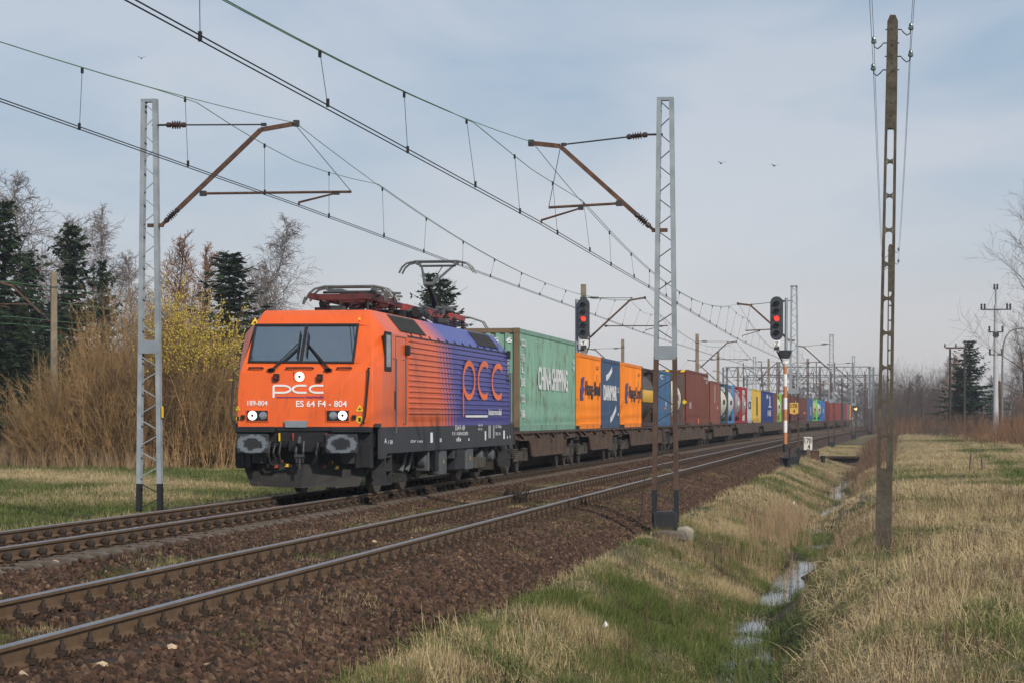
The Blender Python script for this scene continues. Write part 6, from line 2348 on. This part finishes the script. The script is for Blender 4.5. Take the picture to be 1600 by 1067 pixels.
def signal_head(parent, c, letter):
    w, h = .28, .95
    poly = [(w * math.cos(math.radians(a)), (h - w) + w * math.sin(math.radians(a))) for a in range(0, 181, 18)] + [(w * math.cos(math.radians(a)), -(h - w) + w * math.sin(math.radians(a))) for a in range(180, 361, 18)]
    mb = MB()
    mb.prism([(c[0] + x, c[2] + z) for x, z in poly], 'y', c[1] - .02, c[1] + .02)
    mb.box((c[0], c[1] + .12, c[2]), (.36, .2, 1.5))
    hd = mb.build('signal_head', M['head_grey'], parent)
    for k in range(5):
        z = c[2] + .62 - .315 * k
        mb = MB()
        vs, fs = [], []
        n = 10
        for i in range(n + 1):
            a = math.radians(180 * i / n)
            x, zz = .125 * math.cos(a), .125 * math.sin(a)
            vs += [(c[0] + x, c[1] - .02, z + zz), (c[0] + x, c[1] - .02 - .20 - .06 * math.sin(a), z + zz * .9)]
        fs = [(2 * i, 2 * i + 2, 2 * i + 3, 2 * i + 1) for i in range(n)]
        b_ = len(vs)
        vs2 = [(c[0] + (v[0] - c[0]) * .9, v[1], z + (v[2] - z) * .9) for v in vs]
        fs += [(b_ + 2 * i + 1, b_ + 2 * i + 3, b_ + 2 * i + 2, b_ + 2 * i) for i in range(n)]
        fs += [(2 * i + 1, 2 * i + 3, b_ + 2 * i + 3, b_ + 2 * i + 1) for i in range(n)]
        mb.add(vs + vs2, fs)
        mb.build('hood', M['lens_off'], hd, fix=False)
        MB().disc((c[0], c[1] - .03, z), (0, 1, 0), .105, .02, 16).build('lens', M['red_lit'] if k == 2 else M['lens_off'], hd)
    pl = MB().box((c[0], c[1] - .06, c[2] - 1.10), (.30, .06, .26)).build('letter_plate', M['white'], parent, bevel=.02)
    lettering(letter, [(c[0] - .07, c[1] - .094, c[2] - 1.19), (c[0] + .07, c[1] - .094, c[2] - 1.19), (c[0] + .07, c[1] - .094, c[2] - 1.01), (c[0] - .07, c[1] - .094, c[2] - 1.01)], LB, pl, .03)
    MB().box((c[0], c[1] + .02, c[2] - 1.30), (.22, .2, .14)).build('bracket', M['dark'], parent)
    return hd


Zs = 103.0
X, q = at(1227, Zs)
zg = float(gz(X, q))
zl = lambda y: zat(y, Zs) - zg
sg = empty('railway_signal', (X, q, zg), 0, 'colour light signal with a red light on an orange and white striped post', 'signal', 'railway signals')
dx = (1214 - 1227) * Zs / F
signal_head(sg, (dx, -.25, zl(498)), 'Z')
bands = [(572, 584, 'pole_orange'), (584, 603, 'white'), (603, 621, 'pole_orange'), (621, 639, 'white'), (639, 656.5, 'pole_orange'), (656.5, 675, 'white'), (675, 693, 'pole_orange'), (693, 706, 'black')]
for i, (a, b, m) in enumerate(bands):
    MB().tube([(0, 0, zl(b)), (0, 0, zl(a))], .085 if m != 'black' else .10, 12).build('post_band', M[m], sg, True)
MB().tube([(.03, 0, zl(556)), (.05, 0, zl(466))], .07, 10).build('upper_post', M['galv'], sg, True)
MB().lathe([(.09, 0), (.16, .12), (.16, .2), (.08, .25)], (0, 0, zl(572)), n=12).build('collar', M['white'], sg)
MB().prism([(-.16, 0), (.16, 0), (.28, .25), (.28, .36), (-.28, .36), (-.28, .25)], 'y', -.22, .12).build('lamp_box', M['black'], sg, bevel=.02)
KIDS[sg.name][-1].location = (0, 0, zl(560))
MB().tube([(dx, -.1, zl(548)), (0, -.02, zl(574))], .035, 6).build('strut', M['dark'], sg)
mb = MB(); mb.box((0, 0, .47), (.52, .40, .06)); mb.box((-.17, 0, .20), (.12, .30, .50)); mb.box((.17, 0, .20), (.12, .30, .50)); mb.box((0, .1, .20), (.3, .1, .5))
mb.build('base', M['black'], sg)

Zs2 = 109.5
X, q = at(902, Zs2)
zg = float(gz(X, q))
zl = lambda y: zat(y, Zs2) - zg
sg2 = empty('railway_signal', (X, q, zg), 0, 'colour light signal with a red light rising behind the green and orange containers', 'signal', 'railway signals')
dx = (913 - 902) * Zs2 / F
signal_head(sg2, (dx, -.25, zl(498.5)), 'Y')
MB().tube([(-.02, 0, 0), (-.02, 0, zl(468))], .08, 10).build('post', M['galv'], sg2, True)
mb = MB()
for x in (.10, .16):
    mb.bar((x, -.08, .3), (x, -.08, zl(470)), .015, .02)
for k in range(22):
    z = .5 + .27 * k
    if z < zl(472):
        mb.bar((.10, -.08, z), (.16, -.08, z), .02, .06)
mb.build('ladder', M['white'], sg2)
mb = MB(); mb.tube([(-.02, 0, zl(548)), (dx, -.1, zl(546))], .05, 8); mb.tube([(dx + .25, -.1, zl(520)), (dx + .25, -.1, zl(540)), (dx + .12, -.1, zl(552))], .03, 6)
mb.build('bracket', M['dark'], sg2)
MB().box((.18, -.1, zl(552)), (.55, .25, .10)).build('platform', M['galv'], sg2)

# small amber signal at the far end of the train
X, q = at(1338.5, 395)
sg3 = empty('railway_signal', (X, q, -.3), 0, 'far signal with an amber light at the end of the train', 'signal', 'railway signals')
MB().tube([(0, 0, 0), (0, 0, 2.7)], .07, 8).build('post', M['brown_steel'], sg3)
MB().box((-.15, 0, zat(638.5, 395) + .3), (.5, .2, 1.5)).build('signal_head', M['head_grey'], sg3, bevel=.1)
MB().disc((-.15, -.14, zat(638.5, 395) + .3), (0, 1, 0), .20, .04, 14).build('lens', M['amber_lit'], sg3)

# ------------------------------------------------------------------ kilometre signs, cabinets
X, q = at(1241.5, 109.6)
yk = tag(MB().box((0, 0, 0), (.40, .02, .50)).build('kilometre_sign', plain('sign_yellow', (.62, .36, .07), .6, 0, .12, 3), bevel=.008), 'yellow kilometre sign 170 4 fixed to the second right mast', 'kilometre sign', 'kilometre signs')
yk.location = (X, 109.55, zat(637.5, 109.6))
lettering('170', [(-.15, -.013, .02), (.15, -.013, .02), (.15, -.013, .20), (-.15, -.013, .20)], LB, yk, .01)
lettering('4', [(-.05, -.013, -.20), (.05, -.013, -.20), (.05, -.013, -.04), (-.05, -.013, -.04)], LB, yk, .02)
cg = empty('climbing_guard', (X, 109.75, zat(653, 109.6)), 0, 'dark crossed rods of the climbing guard under the yellow kilometre sign', 'climbing guard')
mb = MB()
for s in (-1, 1):
    for z in (-.15, .14):
        mb.bar((-.48, -.2, z - .16 * s), (.48, -.2, z + .16 * s), .022, .022)
mb.build('rods', M['dark'], cg)
MB().box((-.40, -.2, .25), (.10, .05, .05)).build('tip', M['letter_orange'], cg); MB().box((.48, -.2, .25), (.10, .05, .05)).build('tip', M['letter_orange'], cg); MB().box((0, -.2, .2), (.14, .05, .06)).build('tip', M['letter_orange'], cg)
X, q = at(1262.5, 130)
zg = float(gz(X, q))
kb = empty('kilometre_board', (X, q, zg), 0, 'white kilometre board 170 4 standing on the embankment', 'kilometre board', 'kilometre signs')
zt, zb = zat(682, 130) - zg, zat(702.5, 130) - zg
bo = MB().box((0, 0, (zt + zb) / 2), (.46, .06, zt - zb)).build('board', plain('board_white', (.62, .60, .53), .7, 0, .12, 4), kb, bevel=.01)
lettering('170', [(-.18, -.034, zt - .36), (.19, -.034, zt - .36), (.19, -.034, zt - .06), (-.19, -.034, zt - .06)], LB, bo, .01)
lettering('4', [(-.02, -.034, zb + .05), (.12, -.034, zb + .05), (.12, -.034, zb + .34), (-.02, -.034, zb + .34)], LB, bo, .02)
MB().box((0, .02, zb / 2 - .1), (.14, .1, max(.25, zb + .3))).build('foot', M['concrete'], kb)
X, q = at(1253, 134); zg = float(gz(X, q))
c_ = empty('relay_box', (X, q, zg), 0, 'low black track box on short legs in front of the white kilometre board', 'track box')
mb = MB(); mb.box((0, 0, .42), (.72, .5, .30)); mb.prism([(-.46, .56), (.46, .56), (.38, .66), (-.38, .66)], 'y', -.3, .3); mb.build('housing', M['black'], c_, bevel=.02)
c_.scale = (.9, .9, .72)
for x in (-.27, .27):
    MB().box((x, 0, .12), (.10, .3, .36)).build('leg', M['black'], c_)
X, q = at(1273.5, 128); zg = float(gz(X, q))
c_ = empty('cabinet', (X, q, zg), 0, 'rusty brown cabinet just right of the white kilometre board', 'cabinet')
MB().box((0, 0, .30), (.50, .4, .66)).build('housing', M['brown_steel'], c_, bevel=.02); MB().box((0, 0, .65), (.58, .48, .05)).build('lid', M['concrete'], c_, bevel=.01)
c_.scale = (.9, .9, .78)
MB().box((-.02, -.205, .30), (.36, .02, .46)).build('door', M['arm_rust'], c_, bevel=.01)
X, q = at(1286, 128); zg = float(gz(X, q))
c_ = empty('cable_bollard', (X, q, zg), 0, 'small black cable bollard in the straw right of the rusty cabinet', 'bollard')
mb = MB(); mb.lathe([(.10, -.1), (.10, .26), (.17, .27), (.17, .38), (.08, .42)], n=12); mb.build('post', M['black'], c_)
M['culvert'] = plain('culvert_concrete', (.07, .06, .05), .95, 0, .3, 4)
# culvert slabs across the far ditch
for px, py, zz, w, lab in ((1314, 712, -.62, 2.2, 'dark concrete culvert slab across the far ditch'), (1326, 693, -.55, 3.0, 'second slab crossing the far ditch beyond the culvert')):
    Z = (HC - zz) * F / (py - V0)
    X, q = at(px, Z)
    c_ = empty('culvert', (X, q, zz), 0, lab, 'culvert')
    MB().box((0, .3, -.08), (w, .9, .14)).build('slab', M['wood'], c_, bevel=.03)
    hw_ = MB().box((0, .42, -.55), (w * .96, .5, .82)).build('head_wall', M['culvert'], c_)
    MB().disc((0, .16, -.42), (0, 1, 0), .26, .03, 16).build('pipe_mouth_shade', M['rubber'], hw_)  # flat black disc standing for the shade inside the pipe
# old footing beside the near right mast
fm_ = bpy.data.meshes.new('concrete_footing')
mb = MB()
r = np.random.default_rng(3)
mb.prism([(-.16, -.25), (.14, -.25), (.17, .02), (.05, .10), (-.14, .08)], 'y', -.2, .2)
fo = mb.build('concrete_footing', plain('broken_concrete', (.30, .27, .21), .95, 0, .25, 6, None, .1, .6), bevel=.03)
X, q = at(1072, 45); fo.location = (X, q - .3, float(gz(X, q)) + .16); tag(fo, 'broken pale concrete footing at the foot of the near right mast', 'concrete block')
mb = MB(); mb.prism([(-.34, -.1), (.36, -.12), (.30, .05), (-.2, .07)], 'y', -.25, .22)
fo2 = mb.build('concrete_slab', M['concrete'], bevel=.03); X, q = at(1046, 44); fo2.location = (X, q - .2, float(gz(X, q)) + .05); tag(fo2, 'low concrete slab half in the grass below the black mast block', 'concrete block')
# two weathered marker posts in the meadow
for px, py, hh, ln, lab in ((1517, 737, .66, .10, 'taller weathered wooden stake in the meadow right of the concrete pole'), (1538, 741, .50, -.12, 'shorter leaning wooden stake in the meadow')):
    Z = 84.0
    X, q = at(px, Z); zg = float(gz(X, q))
    o = MB().prism([(-.07, -.2), (.07, -.2), (.065, hh - .05), (.02, hh), (-.065, hh - .03)], 'y', -.05, .05).build('wooden_stake', plain('weathered_wood', (.20, .15, .10), .95, 0, .3, 9, None, .1, .5), bevel=.01)
    o.location = (X, q, zg); o.rotation_euler = (0, ln, .4); tag(o, lab, 'stake', 'wooden stakes in the meadow')

# ------------------------------------------------------------------ concrete telephone pole by the ditch
M['pole_conc'] = plain('pole_concrete', (.088, .075, .057), .95, 0, .35, 7, ((.04, .034, .028), .54), .15, .9)
M['ins_glass'] = plain('insulator_glass', (.10, .15, .15), .15, 0, .1, 4)


def slot_pole(X, q, top, label, lean, detail=True):
    zg = float(gz(X, q)) - .1
    root = empty('concrete_pole', (X, q, zg), 0, label, 'utility pole', 'slotted concrete poles')
    root.rotation_euler = (0, lean, 0)
    Hp = top - zg
    wf = lambda z: .128 - .045 * z / Hp            # half width
    z0, pitch, slot = 1.42, .535, .475
    nsl = 10
    mb = MB()
    D = .085
    # solid foot and solid head
    zt = z0 + pitch * nsl - .06
    mb.prism([(-wf(0), 0), (wf(0), 0), (wf(z0), z0), (-wf(z0), z0)], 'y', -D, D)
    mb.prism([(-wf(zt), zt), (wf(zt), zt), (wf(Hp), Hp - .10), (wf(Hp) * .5, Hp), (-wf(Hp) * .5, Hp), (-wf(Hp), Hp - .10)], 'y', -D * .85, D * .85)
    lw = .055
    for s in (-1, 1):
        mb.add([(s * wf(z0), -D, z0), (s * (wf(z0) - lw), -D, z0), (s * (wf(z0) - lw), D, z0), (s * wf(z0), D, z0), (s * wf(zt), -D * .9, zt), (s * (wf(zt) - lw * .8), -D * .9, zt), (s * (wf(zt) - lw * .8), D * .9, zt), (s * wf(zt), D * .9, zt)], [(0, 1, 5, 4), (1, 2, 6, 5), (2, 3, 7, 6), (3, 0, 4, 7)])
    for k in range(nsl + 1):
        zc = z0 + pitch * k - .03
        wi = wf(zc) - lw * .9
        arc = []
        n = 6
        top_ = [(wi * math.cos(math.radians(180 * i / n)), zc + .02 + wi * .75 * (1 - math.sin(math.radians(180 * i / n)))) for i in range(n + 1)]
        bot_ = [(-wi * math.cos(math.radians(180 * i / n)), zc - .02 - wi * .75 * (1 - math.sin(math.radians(180 * i / n)))) for i in range(n + 1)]
        if k == 0:
            bot_ = [(-wi, zc - .1), (wi, zc - .1)]
        if k == nsl:
            top_ = [(wi, zc + .1), (-wi, zc + .1)]
        mb.prism(top_ + bot_, 'y', -D * .93, D * .93)
    mb.build('post', M['pole_conc'], root)
    if detail:
        mb = MB()
        for z in (7.92, 7.75, 7.58, 7.50, 7.35, 7.3, 7.22, 7.10, 6.82, 6.75, 6.6, 6.4):
            zz = z - 7.86 + Hp - .12
            mb.disc((0, -D * .85 - .001, zz), (0, 1, 0), .014, .006, 8)
        mb.build('bolt_hole_shade', M['rubber'], root)  # black discs on the face stand for shaded holes
    pts = []
    for k, (s, z) in enumerate(((1, Hp - .22), (-1, Hp - .43), (1, Hp - .64), (-1, Hp - .85))):
        w = wf(z)
        mb = MB()
        mb.tube([(s * -w * 1.3, 0, z), (s * (w + .05), 0, z), (s * (w + .09), 0, z - .05), (s * (w + .14), 0, z - .09), (s * (w + .19), 0, z - .06), (s * (w + .20), 0, z + .02)], .010, 6)
        hk = mb.build('hook', M['rubber'], root)
        MB().lathe([(.022, 0), (.042, .012), (.045, .045), (.028, .055), (.036, .07), (.030, .10), (.012, .115)], (s * (w + .20), 0, z - .01), n=10).build('insulator', M['ins_glass'], hk, True)
        p = Matrix.Rotation(lean, 3, 'Y') @ Vector((s * (w + .20), 0, z + .06))
        pts.append((X + p.x, q + p.y, zg + p.z))
    return pts


X1, q1 = at(1379.5, 37.0)
P1 = slot_pole(X1, q1, 7.86, 'tall slotted concrete pole standing at the ditch edge on the right', .018)
X2, q2 = at(1390, 86)
P2 = slot_pole(X2, q2, 7.86, 'second slotted concrete pole seen through the near one', .004)
tl = empty('telephone_line', (0, 0, 0), 0, 'four thin wires strung between the slotted concrete poles', 'wires')
for a, b in zip(P1, P2):
    a, b = np.array(a), np.array(b)
    pts = []
    c0 = a + (a - b) * 1.0
    for u in np.linspace(0, 1, 12):
        p = c0 + (a - c0) * u; pts.append((p[0], p[1], p[2] - 4 * .35 * u * (1 - u)))
    for u in np.linspace(0, 1, 14)[1:]:
        p = a + (b - a) * u; pts.append((p[0], p[1], p[2] - 4 * .35 * u * (1 - u)))
    MB().tube(pts, .0038, 4).build('wire', M['wire'], tl)

# ------------------------------------------------------------------ power poles and lamp on the far right
M['pole_white'] = plain('spun_concrete', (.42, .43, .44), .8, 0, .1, 2)
Z = 200.0
X, q = at(1556, Z); zg = float(gz(X, q))
wp = empty('power_pole', (X, q, zg), 0, 'white spun concrete power pole with stacked crossarms on the right', 'power pole')
zl = lambda y: zat(y, Z) - zg
k_ = Z / F
MB().tube([(0, 0, -.2), (0, 0, zl(477))], [.26, .16], 14).build('shaft', M['pole_white'], wp, True)
MB().tube([(0, 0, zl(480)), (0, 0, zl(452))], .07, 8).build('top_rod', M['galv'], wp)
for y, w, n_ in ((484, 1.27, 4), (519, .62, 2), (554, .58, 2)):
    a = MB().box((0, -.12, zl(y)), (2 * w, .10, .10)).build('crossarm', M['dark'], wp)
    for s in (-1, 1):
        for j in range(n_ // 2):
            MB().lathe([(.05, 0), (.09, .08), (.07, .3), (.10, .4), (.05, .48)], (s * (w - .08 - .26 * j), -.12, zl(y) + .02), n=8).build('insulator', M['dark'], a, True)
for s in (-1, 1):
    MB().lathe([(.05, 0), (.09, .08), (.07, .3), (.10, .4), (.05, .48)], (s * .12, 0, zl(452) - .05), n=8).build('insulator', M['dark'], wp, True)
MB().box((0, -.1, zl(523)), (.5, .4, .35)).build('bracket', M['dark'], wp)
MB().tube([(.35, 0, -.2), (.28, 0, zl(595))], .13, 8).build('prop', M['brown_steel'], wp)
MB().tube([(-.55, -.1, zl(554)), (-.6, -.1, zl(530)), (-.45, -.1, zl(519))], .012, 5).build('wire', M['wire'], wp)
# twin wooden poles
Z = 230.0
X, q = at(1484.5, Z); zg = float(gz(X, q)); X_, q_ = at(1507, Z)
tp_ = empty('power_pole', (X, q, zg), 0, 'twin brown wooden poles joined by a crossbar in front of the dark spruce', 'power pole')
zl = lambda y: zat(y, Z) - zg
for x in (0, X_ - X):
    MB().tube([(x, 0, -.3), (x, 0, zl(545))], [.13, .10], 8).build('pole', M['bark_dark'], tp_)
MB().box(((X_ - X) / 2 - .1, -.12, zl(543.5)), (2.05, .12, .16)).build('crossbar', M['brown_steel'], tp_)
for x in (-.5, .55, 1.5):
    MB().lathe([(.05, 0), (.09, .1), (.05, .4)], (x, -.12, zl(543)), n=8).build('insulator', M['dark'], tp_)
# wires from the white pole to the twin poles and beyond
pw = empty('power_line', (0, 0, 0), 0, 'thin power wires sagging from the white pole to the twin wooden poles', 'wires')
ax, aq = at(1533, 199); bx, bq = at(1478, 229)
for (p, r) in (((ax, aq, zat(480, 200)), (bx, bq, zat(541, 230))), ((at(1545, 199)[0], at(1545, 199)[1], zat(515, 200)), (at(1494, 229)[0], at(1494, 229)[1], zat(541, 230))), ((at(1556, 199)[0], at(1556, 199)[1], zat(450, 200)), (at(1507, 229)[0], at(1507, 229)[1], zat(541, 230)))):
    p, r = np.array(p), np.array(r)
    MB().tube([tuple(p + (r - p) * u - np.array((0, 0, 4 * .5 * u * (1 - u)))) for u in np.linspace(0, 1, 10)], .010, 4).build('wire', M['wire'], pw)
# street lamp
Z = 193.0
X, q = at(1566, Z); zg = float(gz(X, q))
zl = lambda y: zat(y, Z) - zg
sl_ = empty('street_lamp', (X, q, zg), 0, 'street lamp with a curved arm reaching to the right picture edge', 'street lamp')
MB().tube([(0, 0, -.2), (0, 0, zl(590)), (.02, 0, zl(560)), (.08, 0, zl(540)), (.25, 0, zl(528)), (.6, 0, zl(518)), (1.1, 0, zl(514)), (1.5, 0, zl(513.5))], [.10, .09, .075, .07, .06, .05, .045, .04], 8).build('post', plain('lamp_post_grey', (.16, .155, .15), .7), sl_, True)
MB().prism([(1.3, -.04), (2.05, .03), (2.1, .1), (1.9, .17), (1.4, .10)], 'y', -.13, .13).build('lamp_head', M['galv'], sl_, bevel=.03)
KIDS[sl_.name][-1].location = (0, 0, zl(514))

# dead tangle lying in the near track, litter
X, q = at(803, 49.0)
o = link('dead_bush', brush_mesh(77, 60, .5, .4, .2, .5, M['bark_dark'], 'dead_bush'))
o.location = (X, q, -.2); tag(o, 'dark tangle of dead twigs lying in the near track', 'dead bush')
for px, py, lab, sz in ((945, 980, 'white scrap of litter on the green ditch bank', .09), (1240, 796, 'small white scrap of litter by the reeds', .10)):
    zz = -.8
    for _ in range(8):
        Z = (HC - zz) * F / (py - V0); X, q = at(px, Z); zz = float(gz(X, q)) + .05
    mb = MB(); mb.add([(-.5, 0, 0), (.1, -.4, .1), (.5, .1, .3), (0, .4, .6), (.1, 0, .9)], [(0, 1, 4), (1, 2, 4), (2, 3, 4), (3, 0, 4), (3, 2, 1, 0)])
    o = mb.build('litter', M['white']); o.location = (X, q, zz); o.scale = (sz,) * 3; tag(o, lab, 'litter', 'scraps of litter')

# birds
for px, py, lab in ((1127, 256, 'tiny dark bird high above the near right mast'), (1210, 260, 'tiny dark bird between the right mast and the concrete pole'), (221, 92, 'tiny dark bird above the near left mast')):
    Z = 150.0
    X, q = at(px, Z)
    mb = MB()
    mb.tube([(0, -.16, 0), (0, -.06, .02), (0, .08, .01), (0, .22, 0)], [.015, .045, .04, .012], 7)
    for s in (-1, 1):
        mb.add([(s * .03, -.06, .03), (s * .03, .08, .03), (s * .22, .03, .12), (s * .20, -.08, .12), (s * .42, .07, .05), (s * .03, .0, .015)], [(0, 1, 2, 3), (3, 2, 4), (5, 3, 2), (0, 3, 5)])
    o = mb.build('bird', M['rubber'], None, fix=False)
    o.location = (X, q, zat(py, Z)); tag(o, lab, 'bird', 'birds in the sky'); o.rotation_euler = (0, 0, .4)

# ------------------------------------------------------------------ haze
t = NT('haze')
t.n.remove(t.b)
pv = t.new('ShaderNodeVolumePrincipled')
pv.inputs['Color'].default_value = (.92, .95, 1, 1)
pv.inputs['Density'].default_value = .00030
pv.inputs['Anisotropy'].default_value = .2
t.l.new(pv.outputs[0], t.n['Material Output'].inputs['Volume'])
hz = MB().box((0, 1180, 7.5), (5600, 2760, 21)).build('haze', t.m)
tag(hz, kind='stuff', label='pale haze filling the air over the plain')
